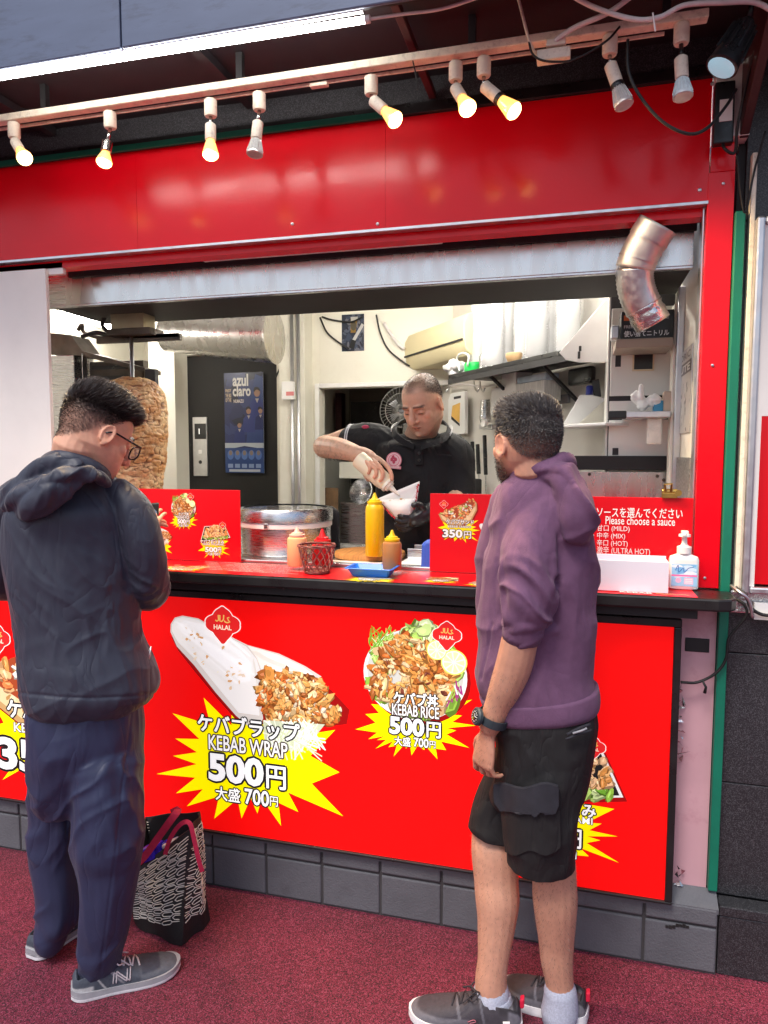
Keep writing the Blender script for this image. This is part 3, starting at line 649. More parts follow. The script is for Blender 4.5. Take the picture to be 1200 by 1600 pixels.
cable('black_cable', [onY(1152, 240, -.05), onY(1157, 300, -.03), onY(1165, 332, -.02), onY(1178, 270, -.02), onY(1196, 205, -.04)], .003, M['rubber'], 'thin black cable in front of the granite corner')
cable('strap_cable', [onY(645, 95, YR-.03), onY(650, 118, YR-.03), onY(652, 140, YR-.028)], .002, M['rubber'], 'loose black tie end beside the brown strut')
pb = thing('power_box', 'black power supply box fixed above the red pillar', 'power box', onY(1131, 170, -.05))
a, b = onY(1118, 128, -.06), onY(1146, 222, -.06)
MB().box(a[0], b[0], -.06, -.031, b[2], a[2]).build('case', M['black'], pb, bevel=.004)
a, b = onY(1125, 156, -.062), onY(1144, 188, -.062)
MB().box(a[0], b[0], -.0625, -.0602, b[2], a[2]).build('sticker', M['white'], pb)
fd = thing('floodlight', 'black ribbed floodlight with a pale blue lens at the corner', 'floodlight', onY(1160, 60, YR))
h0, h1 = onY(1164, 42, YR-.03), onY(1127, 106, YR-.05); d = (h1-h0)/np.linalg.norm(h1-h0); Lh = np.linalg.norm(h1-h0)
hb = MB().lathe([(.012, -.02), (.026, 0), (.03, Lh*.5), (.036, Lh*.75), (.040, Lh*.98), (.037, Lh)], h0, 24, ax=d)
u, v, w = frame(d)
for k in range(12):
    q = math.cos(k*math.pi/6)*u+math.sin(k*math.pi/6)*v; hb.bar(h0+q*.028+d*.004, h0+q*.034+d*Lh*.68, .004, .010, up=q)
hb.build('housing', M['black'], fd, smooth='auto')
MB().lathe([(.034, 0), (.028, .003), (.001, .005)], h0+d*(Lh+.0005), 20, ax=d).build('lens', mat('blue_lens', (.35, .62, .75), .08, var=.1, emit=(.5, .85, 1), estr=.25), fd, smooth='auto')
MB().tube([h0-d*.018, h0-d*.03+[0, 0, .02], (h0[0]+.02, h0[1], 2.80)], .007, 8).build('bracket', M['black'], fd, smooth=True)
# ------------------------------------------------------------ fixtures on the right
cable_c = MB(); a, b = onY(1164, 262, -.02), onY(1141, 925, -.02)
cable_c.box(.468, .482, -.018, .011, 1.19, 2.46); cable_c.build('conduit', M['oldw'], None, bevel=.003); tag(bpy.data.objects['conduit'], 'aged white vertical cable conduit on the granite corner', 'conduit')
fs = thing('framed_sign', 'silver framed white and red sign cut off at the right edge', 'sign', (.7, -.03, 1.2))
x0 = onY(1190, 340, -.04)[0]-.012
zt, zb = onY(1195, 338, -.04)[2], onY(1172, 928, -.04)[2]
fm_ = MB(); fm_.box(x0, x0+.022, -.05, .011, zb, zt).box(x0+.022, x0+.85, -.05, .011, zt-.022, zt).box(x0+.022, x0+.85, -.05, .011, zb, zb+.022)
fm_.build('frame', M['alu'], fs, bevel=.006)
ZS = onY(1196, 650, -.035)[2]
MB().box(x0+.022, x0+.85, -.036, .011, ZS, zt-.022).build('white_face', M['white'], fs); MB().box(x0+.036, x0+.85, -.037, .011, zb+.03, ZS-.001).build('red_face', M['redp'], fs)
MB().box(x0+.022, x0+.036, -.036, .011, zb+.022, ZS).build('white_border', M['white'], fs)
a = onY(1180, 945, -.03); b = onY(1200, 968, -.03)
MB().box(a[0]-.004, a[0]+.3, -.04, -.012+.023, b[2], a[2]+.008).build('note_plate', M['wplast'], fs)
cable('black_cable', [onY(1148, 935, -.03), onY(1163, 945, -.05), onY(1166, 962, -.05), onY(1148, 985, -.04), onY(1138, 1000, -.04), onY(1134, 1030, -.04), onY(1118, 1052, -.04), onY(1090, 1066, -.04), onY(1064, 1066, -.05)], .0042, M['rubber'], 'black cable drooping from the counter end to the light box')
cable('black_cable', [onY(1150, 918, -.03), onY(1165, 930, -.06), onY(1174, 950, -.055), onY(1190, 960, -.05), onY(1210, 962, -.05)], .0052, M['rubber'], 'thick black cable bending under the framed sign')
cable('grey_cable', [onY(1142, 915, -.03), onY(1155, 925, -.07), onY(1170, 938, -.07), onY(1176, 965, -.06)], .005, M['alu'], 'grey ridged cable curling at the counter end')
tag(MB().tube([onY(1098, 1064, -.045), onY(1103, 1074, -.046), onY(1101, 1083, -.046)], [.003, .004, .005], 8).build('tape_tail', M['rubber'], smooth=True), 'short black tape tail hanging from the drooping cable', 'tape')
tag(MB().box(.459, .60, -.011, .011, 1.128, 1.196).build('wall_bracket', M['foil'], bevel=.004), 'dented metal bracket on the granite wall behind the cables', 'bracket')
# ------------------------------------------------------------ counter, light box, printed boards
ct = thing('counter', 'black serving counter with a rounded end below the hatch', 'counter', (-.8, -.1, 1.155))
ZC = 1.195
prof = [(-3.1, -.165), (.40, -.165), (.435, -.155), (.452, -.13), (.455, -.1), (.455, -.024), (.43, -.024), (.355, -.0), (.35, .085), (-3.1, .085)]
mbx = MB(); n_ = len(prof); mbx.add([(x, y, 1.158) for x, y in prof]+[(x, y, ZC) for x, y in prof], [tuple(reversed(range(n_))), tuple(range(n_, 2*n_))]+[(i, (i+1) % n_, n_+(i+1) % n_, n_+i) for i in range(n_)])
mbx.build('countertop', M['black'], ct, bevel=.006)
MB().box(-3.1, .35, -.14, .0, 1.13, 1.157).build('under_rail', M['matte'], ct)
ib = MB(); ib.box(-2.2, .35, .086, .385, 1.17, 1.21).box(-2.2, -.88, .386, .64, 1.17, 1.21)
MBs = ib.build('worktop', M['steel'], ct, bevel=.004)
MB().box(-2.2, .35, .09, .38, .1, 1.169).build('cabinet', M['steel'], ct)
lb = thing('light_box', 'big glowing red menu light box with wrap and rice bowl pictures', 'light box sign', (-.8, -.05, .22))
xr = onY(1066.5, 966, -.085)[0]; zt = onY(1060, 967, -.085)[2]-.002; zb = onY(1052.5, 1416, -.085)[2]
xi = onY(1047, 1150, YL)[0]; zi = onY(1000, 976, YL)[2]; zj = onY(600, 1338, YL)[2]
f_ = MB(); f_.box(-3.0, xr, -.085, -.0015, zi, zt).box(-3.0, xr, -.085, -.0015, zb, zj).box(xi, xr, -.0852, -.0015, zj+.0002, zi-.0002)
f_.build('frame', M['black'], lb, bevel=.003)
LBX = Art(); LBX.poly([(-3.0, zj), (xi, zj), (xi, zi), (-3.0, zi)], (.86, .0035, .0035))
for a in (WRAP, RICE, SNACK): LBX.stamp(a, (0, 0), (0, 0), 1)
SC_ = .42/ .55
LBX.stamp(SAND, S1(-92, 183), PL(-4, 1175), 1.22)
MB().box(-2.99, xi-.001, YL+.004, -.002, zj-.002, zi+.002).build('lamp_tray', M['white'], lb)
LBX.build('print', lambda u, v, z: np.stack([u, YL-z, v], 1), M['glow'], lb)
# counter mat with small prints
mt = MB()
mat_ = Art(2e-6); mat_.poly([(-2.2, -.160), (.347, -.160), (.347, .075), (-2.2, .075)], lin(206, 6, 22))
cW, sW = centre(WRAP); cR, sR = centre(RICE); cS, sS = centre(SNACK); cD, sD = centre(SAND)
def Zc(x, y): p = onZ(x, y, ZC+.002); return p[:2]
for (src, c, x, y, sc) in ((WRAP, cW, 582, 903, .24), (RICE, cR, 690, 906, .30), (SAND, cD, 290, 887, .30), (SNACK, cS, 760, 912, .3)):
    mat_.stamp(src, c, Zc(x, y), sc, sc*.75)
for j in range(7):
    a, b = Zc(345+random.uniform(0, 40), 882+j*2.2), Zc(455+random.uniform(-20, 20), 884+j*2.3)
    mat_.text(random.choice(['ALLERGEN INFORMATION', 'KEBAB MENU WRAP RICE SANDO', 'PLEASE ORDER HERE', 'TAKE OUT OK KEBAB']), (a[0], .052-j*.028), (b[0], .052-j*.028+.010), (.85, .6, .6), bold=.0, step=1e-5)
for j in range(6): mat_.text('KEBAB WRAP KEBAB RICE', (-1.33+.02*j, .045-j*.03), (-1.12+.02*j, .055-j*.03), (.85, .6, .6), bold=0, step=1e-5)
mat_.text('KEBAB', (.135, -.152), (.225, -.130), (.82, .62, .62), bold=.02); q = [(.235+.011*i, -.142+.007*math.sin(i*2.1)) for i in range(9)]; mat_.stroke(spline(q, 4), .003, (.75, .5, .12))
mo = mat_.build('counter_mat', lambda u, v, z: np.stack([u, v, ZC+.0012+z], 1), M['print'], None)
mo.data.transform(Matrix.Translation((0, 0, 0))); tag(mo, 'red printed plastic mat lying along the counter top', 'counter mat')
def board(lab, X0, X1, Y, Z0, Z1, art, lean=.0):
    t = thing('menu_board', lab, 'menu board', ((X0+X1)/2, Y, Z0))
    MB().box(X0, X1, Y, Y+.006, Z0, Z1).box(X0, X1, Y-.0, Y+.05, Z0-.0025, Z0-.0003).build('panel', M['redp'], t, bevel=.001)
    art.build('print', lambda u, v, z: np.stack([u, Y-.0006-z, v], 1), M['print'], t); return t
YB = .068; ZB0 = ZC+.006
def PB(x, y, Y=YB): p = onY(x, y, Y); return np.array([p[0], p[2]])
A = Art()
for (src, c, x, y, w) in ((RICE, cR, 287, 799, 50), (SNACK, cS, 335, 844, 58), (WRAP, cW, 247, 842, 52), (SAND, cD, 203, 795, 48)):
    w_ = w*mpp(onY(x, y, YB)); A.stamp(src, c, PB(x, y), w_/(sR if src is RICE else sS if src is SNACK else sW if src is WRAP else sD)[0])
board('red menu board with rice bowl and snack pictures beside the steel pot', PB(120, 800)[0], PB(375, 800)[0], YB, ZB0, PB(375, 766)[1], A)
A = Art()
for (src, c, x, y, w) in ((SAND, cD, 717, 813, 66), (WRAP, cW, 772, 845, 58), (RICE, cR, 800, 800, 54), (SNACK, cS, 775, 885, 50)):
    w_ = w*mpp(onY(x, y, YB)); A.stamp(src, c, PB(x, y), w_/(sR if src is RICE else sS if src is SNACK else sW if src is WRAP else sD)[0])
board('red menu board with the 350 yen sandwich picture', PB(672, 800)[0], PB(850, 800)[0], YB, ZB0, PB(680, 771)[1], A)
YS = .006
def PS(x, y): p = onY(x, y, YS); return np.array([p[0], p[2]])
A = Art()
A.text('ソースを選んでください', PS(932, 808), PS(1067, 795), WHITE, None, bold=.012)
A.text('Please choose a sauce', PS(946, 819), PS(1055, 809), WHITE, None, bold=.008)
for (s_, x1, y) in (('・甘口 (MILD)', 984, 831), ('・中辛 (MIX)', 977, 842.5), ('・辛口 (HOT)', 981, 854), ('・激辛 (ULTRA HOT)', 1016, 866)):
    A.text(s_, PS(926, y), PS(x1, y-10), (.85, .75, .75), None, bold=.008)
board('red sauce list board with white Japanese and English lettering', PS(868, 800)[0], PS(1083, 800)[0], YS, ZC+.006, PS(1000, 777)[1], A)
# binder clip on the sauce board
bc = thing('bulldog_clip', 'brass bulldog clip gripping the top of the sauce board', 'clip', onY(1046, 775, YS))
c = onY(1046, 772, YS); MB().box(c[0]-.022, c[0]+.022, YS-.008, YS-.002, c[2]-.012, c[2]+.004).box(c[0]-.022, c[0]+.022, YS+.0075, YS+.012, c[2]-.012, c[2]+.004).lathe([(.008, -.022), (.008, .022)], (c[0], YS+.002, c[2]+.008), 14, ax=(1, 0, 0)).build('jaw', M['gold'], bc, bevel=.001)
MB().tube([(c[0]-.012, YS-.006, c[2]+.01), (c[0]-.016, YS-.012, c[2]+.03), (c[0]+.004, YS-.012, c[2]+.032), (c[0]+.004, YS-.006, c[2]+.01)], .004, 8).lathe([(.010, -.004), (.010, .004)], (c[0]+.024, YS-.008, c[2]+.004), 12, ax=(0, 1, 0)).build('grip', M['gold'], bc, smooth='auto')
# white box
wb = thing('white_tray_box', 'plain glossy white plastic box in front of the sauce board', 'box', (.17, -.12, ZC))
a, b = onZ(925, 922, ZC+.003), onZ(1043, 926, ZC+.003)
x0, x1, y0 = a[0]-.03, b[0], -.128
hz = onY(1000, 877, -.128)[2]
MB().box(x0, x1, y0, y0+.003, ZC+.003, hz).box(x0, x1, y0+.075, y0+.078, ZC+.003, hz+.008).box(x0, x0+.003, y0+.0032, y0+.0748, ZC+.003, hz).box(x1-.003, x1, y0+.0032, y0+.0748, ZC+.003, hz).box(x0+.0032, x1-.0032, y0+.0032, y0+.0748, ZC+.003, ZC+.006).build('body', mat('lilac_white_acrylic', lin(226, 226, 240), .55, var=.02, spec=.3), wb, bevel=.001)
# pump bottle
pm = thing('pump_bottle', 'white hand sanitizer pump bottle with a blue and pink label', 'pump bottle', (.315, -.04, ZC+.003))
pc = np.array([onZ(1062, 915, ZC)[0], -.03, ZC+.003]); s = mpp(pc)
Wb, Hb = 21.5*s, 54*s
def rrect(w, d, z, r=.35, n=24):
    t = np.linspace(0, 2*np.pi, n, endpoint=False); e = .42
    return [pc+[w*np.sign(math.cos(q))*abs(math.cos(q))**e, d*np.sign(math.sin(q))*abs(math.sin(q))**e, z] for q in t]
MB().loft([rrect(Wb*.9, .017, 0), rrect(Wb, .02, .004), rrect(Wb, .02, Hb*.84), rrect(Wb*.93, .019, Hb*.93), rrect(Wb*.5, .014, Hb*1.0), rrect(Wb*.42, .013, Hb*1.03)]).build('bottle_body', M['wplast'], pm, smooth='auto')
MB().lathe([(Wb*.50, Hb*1.03), (Wb*.50, Hb*1.22), (Wb*.30, Hb*1.25), (Wb*.2, Hb*1.3), (Wb*.17, Hb*1.50), (Wb*.42, Hb*1.51), (Wb*.40, Hb*1.58)], pc, 20).build('pump', M['wplast'], pm, smooth='auto')
MB().bar(pc+[0, 0, Hb*1.6], pc+[-.006, -.034, Hb*1.58], .010, .009).box(pc[0]-.010, pc[0]+.010, pc[1]-.010, pc[1]+.010, pc[2]+Hb*1.581, pc[2]+Hb*1.68).build('nozzle', M['wplast'], pm, bevel=.002)
A = Art(4e-6); w2 = Wb*.86; A.poly([(-w2, Hb*.10), (w2, Hb*.10), (w2, Hb*.74), (-w2, Hb*.74)], (.32, .62, .86))
for k in range(14): A.ell((random.uniform(-.7, .7)*w2, Hb*random.uniform(.3, .7)), w2*random.uniform(.2, .5), Hb*.05, random.choice([(.6, .82, .95), (.75, .9, .97), (.2, .5, .8)]), random.uniform(-.3, .3), 10, .2)
A.poly([(-w2, Hb*.38), (w2, Hb*.38), (w2, Hb*.43), (-w2, Hb*.43)], (.85, .2, .45))
A.stroke(spline([(-w2*.7, Hb*.55), (-w2*.5, Hb*.7), (-w2*.45, Hb*.5), (-w2*.1, Hb*.62), (0, Hb*.5), (w2*.3, Hb*.62), (w2*.7, Hb*.66)], 5), .002, (.03, .12, .45))
A.ell((-w2*.45, Hb*.27), w2*.22, w2*.22, (.9, .5, .7)); A.poly([(0, Hb*.16), (w2*.7, Hb*.16), (w2*.7, Hb*.34), (0, Hb*.34)], (.88, .55, .72))
for k in range(3): A.poly([(w2*.06, Hb*(.19+.05*k)), (w2*.64, Hb*(.19+.05*k)), (w2*.64, Hb*(.21+.05*k)), (w2*.06, Hb*(.21+.05*k))], (.95, .95, .95))
A.build('label', lambda u, v, z: np.stack([pc[0]+u, pc[1]-.0206-z, pc[2]+v], 1), M['print'], pm)
# squeeze bottles
def squeeze(lab, x, yb, yt, ytip, wpx, zbase, body, cap, rough=.35):
    b0 = onZ(x, yb, zbase); b0[2] = zbase+.0005; s = mpp(b0); r = wpx/2*s; h = (yb-yt)*s; ht = (yb-ytip)*s
    t = thing('squeeze_bottle', lab, 'sauce bottle', b0, 'squeeze bottles on the worktop')
    MB().lathe([(r*.92, 0), (r, .004), (r, h*.88), (r*.93, h*.95), (r*.7, h)], b0, 24).build('bottle_body', mat('bottle_'+lab.split()[0], body, rough, var=.05, sss=.05), t, smooth='auto')
    k = ht-h
    MB().lathe([(r*.78, h), (r*.80, h+k*.06), (r*.80, h+k*.22), (r*.6, h+k*.25), (r*.58, h+k*.4), (r*.35, h+k*.46), (r*.22, h+k*.7), (r*.10, ht)], b0, 20).build('nozzle_cap', mat('cap_'+lab.split()[0], cap, .35, var=.05), t, smooth='auto')
    return b0, r
squeeze('peach squeeze bottle between the steel pot and the basket', 464.5, 884, 838, 824, 31, 1.21, lin(240, 178, 128), lin(246, 190, 170))
squeeze('red squeeze bottle standing behind the wicker basket', 504, 882, 848, 826, 33, 1.21, lin(196, 20, 26), lin(206, 16, 26))
squeeze('brown squeeze bottle with a yellow nozzle beside the blue tray', 612.5, 890, 845, 828, 30, 1.21, lin(176, 118, 66), lin(238, 198, 20))
# cutting board
cb0 = onY(578, 864, .265); cb0[2] = 1.2105
cbo = MB().lathe([(.128, 0), (.134, .003), (.136, .012), (.133, .022), (.0, .0235)], cb0, 48).build('cutting_board', mat('cutting_board_wood', lin(190, 132, 70), .6, var=.25, vscale=6, vstretch=(20, 2, 2), bump=.15, bscale=40), None, smooth='auto', loc=cb0)
tag(cbo, 'round worn wooden cutting board under the tall yellow bottle', 'cutting board')
b0, r_ = squeeze('yellow tall squeeze bottle standing on the cutting board', 585.5, 868.5, 787, 770, 29, 1.2345, lin(236, 184, 6), lin(244, 204, 22))
# blue tray, basket
tr = onZ(582, 899, ZC+.003); s = mpp(tr)
def tray_ring(w, d, z): return [tr+[sx*w+dx, sy*d+dy, z] for (sx, sy, dx, dy) in ((-1, -1, .006, 0), (1, -1, -.006, 0), (1, -1, 0, .006), (1, 1, 0, -.006), (1, 1, -.006, 0), (-1, 1, .006, 0), (-1, 1, 0, -.006), (-1, -1, 0, .006))]
w0, w1 = 28*s, 38*s
o = MB().loft([tray_ring(w0-.002, .034, .004), tray_ring(w1-.008, .050, .030), tray_ring(w1, .058, .031), tray_ring(w1+.001, .059, .028), tray_ring(w1-.008, .051, .026), tray_ring(w0, .036, 0)], cap=True).build('cash_tray', mat('blue_plastic', lin(38, 118, 226), .3, var=.04, spec=.5), None, bevel=.0015, loc=tr)
tag(o, 'shallow blue plastic change tray on the red counter mat', 'tray')
bk0 = onZ(492, 896, ZC+.003); bk0[1] += .02; s = mpp(bk0)
bk = thing('wicker_basket', 'small open weave brown wicker basket on the counter mat', 'basket', bk0)
Hk = 44*s; rk = lambda t: (19+ 10*t)*s
ww = mat('wicker', lin(128, 72, 66), .55, var=.3, vscale=60)
w_ = MB()
for sgn in (1, -1):
    for k in range(13):
        a0 = k*2*math.pi/13; P = []
        for t in np.linspace(0, 1, 9):
            a = a0+sgn*t*1.1; r = rk(t)+.0012*sgn*math.cos(t*12); P.append(bk0+[r*math.cos(a), r*math.sin(a), .006+t*(Hk-.008)])
        w_.tube(P, .0017, 6)
w_.build('weave', ww, bk, smooth=True)
rm = MB()
for (z, rr, ph) in ((Hk, rk(1), 0), (Hk-.004, rk(1)+.001, 2), (Hk-.001, rk(1)-.002, 4), (None, 0, 0), (.003, rk(0), 0), (.007, rk(0)+.001, 1)):
    if z is None: rm.build('rim', ww, bk, smooth=True); rm = MB(); continue
    P = [bk0+[(rr+.0012*math.sin(9*a+ph))*math.cos(a), (rr+.0012*math.sin(9*a+ph))*math.sin(a), z+.0012*math.cos(9*a+ph)] for a in np.linspace(0, 2*math.pi, 60)]
    rm.tube(P, .0022, 6)
rm.build('foot_ring', ww, bk, smooth=True)
MB().lathe([(rk(0), 0), (rk(0), .003)], bk0, 24).build('base', ww, bk)
# pot
pc_ = onY(447, 840, .33); s = mpp(pc_); R = 72*s
pot = thing('steel_pot', 'large round stainless steel warmer with a glass lid and white band', 'pot', (pc_[0], .33, 1.211))
P0 = np.array([pc_[0], .33, 1.211]); zt = onY(447, 797, .33-R*.9)[2]-1.211; zb_ = onY(447, 824, .33-R)[2]-1.211
MB().lathe([(R*.95, 0), (R*.97, .01), (R*.97, zb_-.012)], P0, 48).build('pot_body', M['steel'], pot, smooth='auto')
MB().lathe([(R*.985, zb_-.0115), (R*1.0, zb_-.009), (R*1.0, zb_+.006), (R*.985, zb_+.009)], P0, 48).build('white_band', M['wplast'], pot, smooth='auto')
MB().lathe([(R*.99, zb_+.0095), (R*1.02, zb_+.013), (R*1.02, zt-.012), (R*.98, zt-.002), (R*.9, zt)], P0, 48, cap=False).build('lid_rim', M['steel'], pot, smooth='auto')
MB().lathe([(R*.9, zt-.0045), (R*.6, zt-.001), (R*.1, zt+.002)], P0, 40).build('glass_lid', mat('grey_glass', (.10, .10, .11), .08, var=.05, trans=.15), pot, smooth='auto')
MB().box(P0[0]-.008, P0[0]+.008, .33-R*1.04, .33-R*.999, 1.211+zb_-.010, 1.211+zb_+.012).build('latch', M['steel'], pot, bevel=.002)
def slab_cloth(name, lab, cat, pts, Y, th, m, bulge=.006):
    P = [onY(x, y, Y) for x, y in pts]; n = len(P)
    mb = MB(); mb.add([p+[0, -th/2, 0] for p in P]+[p+[0, th/2, 0] for p in P], [tuple(range(n)), tuple(reversed(range(n, 2*n)))]+[(i, n+i, n+(i+1) % n, (i+1) % n) for i in range(n)])
    o = mb.build(name, m, None, bevel=th*.3, loc=P[0]); return tag(o, lab, cat)
slab_cloth('cloth', 'dark grey cloth hanging behind the steel pot', 'cloth', [(500, 792), (518, 790), (530, 800), (531, 872), (519, 874), (516, 815)], .50, .03, mat('dark_cloth', (.03, .03, .032), .9, var=.3))
slab_cloth('sponge_holder', 'blue plastic holder half hidden by the sandwich menu board', 'holder', [(660, 850), (666, 843), (690, 841), (690, 892), (658, 892)], .11, .04, mat('blue_holder', lin(58, 96, 196), .4, var=.06))
pp = MB(); a, b = onZ(505, 884, 1.2108), onZ(560, 876, 1.2108)
for (x0, y0, x1, y1, z) in ((-.99+.1, .10, -.66, .13, .0005), (-.60, .11, -.50, .24, .001)): pp.box(x0, x1, y0, y1, 1.2105+z, 1.2125+z)
tag(pp.build('paper_sheets', M['wplast']), 'white paper sheets lying on the worktop', 'paper')
tb = MB(); tb.box(-.60, -.47, .25, .375, 1.211, 1.216).box(-.60, -.47, .25, .254, 1.2162, 1.25).box(-.60, -.47, .371, .375, 1.2162, 1.25)
tag(tb.build('steel_tray', M['steel'], bevel=.002), 'small stainless tray beside the cutting board', 'tray')
# ------------------------------------------------------------ hood and duct
hd = thing('extractor_hood', 'long stainless extractor hood across the top of the hatch', 'extractor hood', (-.8, .3, 2.2))
YH, YHB = .15, .53
zlo = onY(600, 445, YH)[2]; zhi = zlo+.17; zbk = onY(600, 482, YHB)[2]
xa, xb = onY(68, 450, YH)[0], .345
MB().box(xa+.105, xb, YH, YH+.004, zlo, zhi).build('front_panel', M['steelb'], hd, bevel=.0015)
MB().box(xa, xa+.104, YH+.003, YH+.007, zlo, zhi).build('end_panel', M['steel'], hd, bevel=.001)
MB().box(xa, xb, YH-.004, YH+.02, zlo-.010, zlo-.0005).build('drip_lip', M['steel'], hd, bevel=.002)
MB().add([(xa, YH+.021, zlo), (xb, YH+.021, zlo), (xb, YHB, zbk), (xa, YHB, zbk), (xa, YH+.021, zlo+.012), (xb, YH+.021, zlo+.012), (xb, YHB, zbk+.012), (xa, YHB, zbk+.012)], [(0, 3, 2, 1), (4, 5, 6, 7), (0, 1, 5, 4), (1, 2, 6, 5), (2, 3, 7, 6), (3, 0, 4, 7)]).build('underside', M['matte'], hd)
MB().box(xa, xb, YHB+.0005, YHB+.02, zbk, 2.5).build('rear_panel', M['matte'], hd)
du = thing('duct_pipe', 'bent silver exhaust duct pipe hanging at the right of the hood', 'duct', onY(1000, 430, .06))
yd = .04
DP = [(1028, 350), (1013, 374), (999, 400), (991, 427), (995, 454), (1006, 480), (1020, 506)]
dpp = spline([onY(x, y, yd+.012*i) for i, (x, y) in enumerate(DP)], 7); s = mpp(dpp[0])
n3 = len(dpp)
MB().tube(dpp[:int(n3*.48)], [.0615 if i < n3*.17 else .059 for i in range(int(n3*.48))], 30).build('elbow', mat('galvanised_duct', (.68, .67, .65), .48, .8, var=.08, vscale=20, rvar=.1), du, smooth=True)
MB().tube([dpp[int(n3*.46)]+(dpp[int(n3*.82)]-dpp[int(n3*.46)])*k/22+(dpp[int(n3*.64)]-(dpp[int(n3*.46)]+dpp[int(n3*.82)])/2)*4*(k/22)*(1-k/22) for k in range(23)], [.055+.0025*(i % 2) for i in range(23)], 30).build('flexible_hose', M['alu'], du, smooth=True)
MB().tube(dpp[int(n3*.80):], [.0565+random.uniform(-.004, .003) for _ in range(n3-int(n3*.80))], 30).build('crinkled_end', M['foil'], du, smooth=True)
sm = MB()
for k in (int(n3*.17), int(n3*.36)):
    sm.tube([dpp[k], dpp[k]+(dpp[k+1]-dpp[k])*.35], .0622, 30)
sm.build('seam_ring', M['alu'], du, smooth='auto')
# ------------------------------------------------------------ interior shell
def wall(name, lab, *boxes, m='cream'):
    mb = MB()
    for b in boxes: mb.box(*b)
    return tag(mb.build(name, M[m] if isinstance(m, str) else m), lab, 'wall')
YW = 2.35
xd0, xd1 = onY(500, 700, YW)[0], -.93+.12
zl = onY(560, 605, YW)[2]
xe0, xe1 = onY(278, 650, YW)[0], onY(433, 650, YW)[0]
wall('back_wall', 'cream rear wall of the stall with the kitchen doorway', (xe1, xd0, YW, YW+.1, .1, 2.6), (xd0+.0005, -.6, YW, YW+.1, zl, 2.6), (xd1, -.6, YW+.001, YW+.101, .1, zl-.0005), (-3.1, xe0, YW, YW+.1, .1, 2.6), (xe0+.0005, xe1-.0005, YW+.002, YW+.1, 2.32, 2.6))
MBd = MB().box(xd0-.03, xd0, YW-.02, YW-.001, .1, zl+.03).box(xd0+.0002, xd1+.0, YW-.018, YW-.001, zl, zl+.03)
tag(MBd.build('door_frame', M['wplast'], bevel=.003), 'pale frame round the dark kitchen doorway', 'door frame')
pw = np.array([-.74, 1.77, 0])+np.array([.795, .6066, 0])*.30; nd = np.array([-.795, -.6066, 0]); dd = np.array([.6066, -.795, 0])
def PD(x, y, off): return onP(x, y, pw+nd*off, nd)
w0_, w1_ = pw-dd*1.1, pw+dd*1.16
MBd = MB().bar(w0_+[.03, .025, 1.35], w1_+[.03, .025, 1.35], .06, 2.5)
tag(MBd.build('angled_wall', mat('white_inner_wall', lin(226, 222, 214), .55, var=.05, vscale=2, dirt=.3, dscale=2, dirtcol=lin(170, 160, 140))), 'off white angled wall behind the shelf and cooling unit', 'wall')
wall('side_wall', 'narrow cream side wall at the right end of the hatch', (.366, .44, .101, 1.1, .1, 2.6))
wall('left_wall', 'grey left wall of the stall behind the grill', (-3.2, -3.1, .1, 3.9, .1, 2.6), m='cream')
tag(MB().box(-3.1, 1.0, .65, 3.9, .0, .1).build('inner_floor', M['grout']), 'dark floor inside the stall', 'floor', kind='structure')
tag(MB().box(-3.2, 1.0, .551, 3.9, 2.6, 2.68).build('inner_ceiling', M['wplast']), 'white ceiling inside the stall', 'ceiling', kind='structure')
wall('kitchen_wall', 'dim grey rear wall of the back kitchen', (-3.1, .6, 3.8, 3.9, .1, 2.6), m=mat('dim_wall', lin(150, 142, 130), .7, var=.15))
wall('kitchen_partition', 'grey partition beside the back kitchen', (-.55, -.5, YW+.102, 3.79, .1, 2.59), (xe1+.02, xe1+.07, YW+.102, 3.79, .1, 2.59), m='cream')
# lamps of the stall
tube_m = mat('fluorescent_tube', (1, 1, 1), .4, var=0, emit=(1, .945, .85), estr=68)
def lamp(lab, a, b, drop=.05):
    t = thing('ceiling_lamp', lab, 'tube light', (np.array(a)+np.array(b))/2, 'tube lights on the stall ceiling')
    MB().bar(np.array(a)+[0, 0, drop], np.array(b)+[0, 0, drop], .09, .03).build('housing', M['wplast'], t, bevel=.004)
    MB().tube([a, b], .017, 12).build('tube', tube_m, t, smooth='auto')
lamp('white tube light on the stall ceiling behind the extractor hood', (-1.5, 1.25, 2.53), (-.2, 1.25, 2.53))
lamp('white tube light on the stall ceiling close to the shelf', (-.55, .75, 2.53), (.25, .75, 2.53))
a, b = onY(96, 488, .75), onY(190, 516, 1.7)
lamp('glowing tube light above the doner grill at the left', tuple(a), tuple(b), .035)
# ------------------------------------------------------------ inside the stall
# elevator alcove, steel duct, posters
el = thing('elevator_door', 'dark elevator door with a silver call panel in the rear wall', 'elevator door', (xe0, YW+.05, .1))
MB().box(xe0+.0, xe1, YW+.06, YW+.1, .1, 2.32).build('door_leaf', M['elev'], el)
MB().box(xe0-.0, xe0+.035, YW-.02, YW+.059, .1, 2.32).build('door_jamb', M['brown'], el, bevel=.003)
a, b = onY(301, 652, YW+.05), onY(325, 744, YW+.05)
MB().box(a[0], b[0], YW+.045, YW+.0595, b[2], a[2]).build('call_panel', M['alu'], el, bevel=.003)
a2, b2 = onY(304, 662, YW+.044), onY(322, 686, YW+.044); d1 = onY(313, 706, YW+.044); d2 = onY(313, 722, YW+.044)
MB().box(a2[0], b2[0], YW+.042, YW+.0445, b2[2], a2[2]).lathe([(.014, 0), (.012, .004)], d2+[0, .0, 0], 12, ax=(0, -1, 0)).build('display', M['black'], el)
MB().box(d1[0]-.014, d1[0]+.014, YW+.040, YW+.0445, d1[2]-.014, d1[2]+.014).build('call_button', M['wplast'], el, bevel=.002)
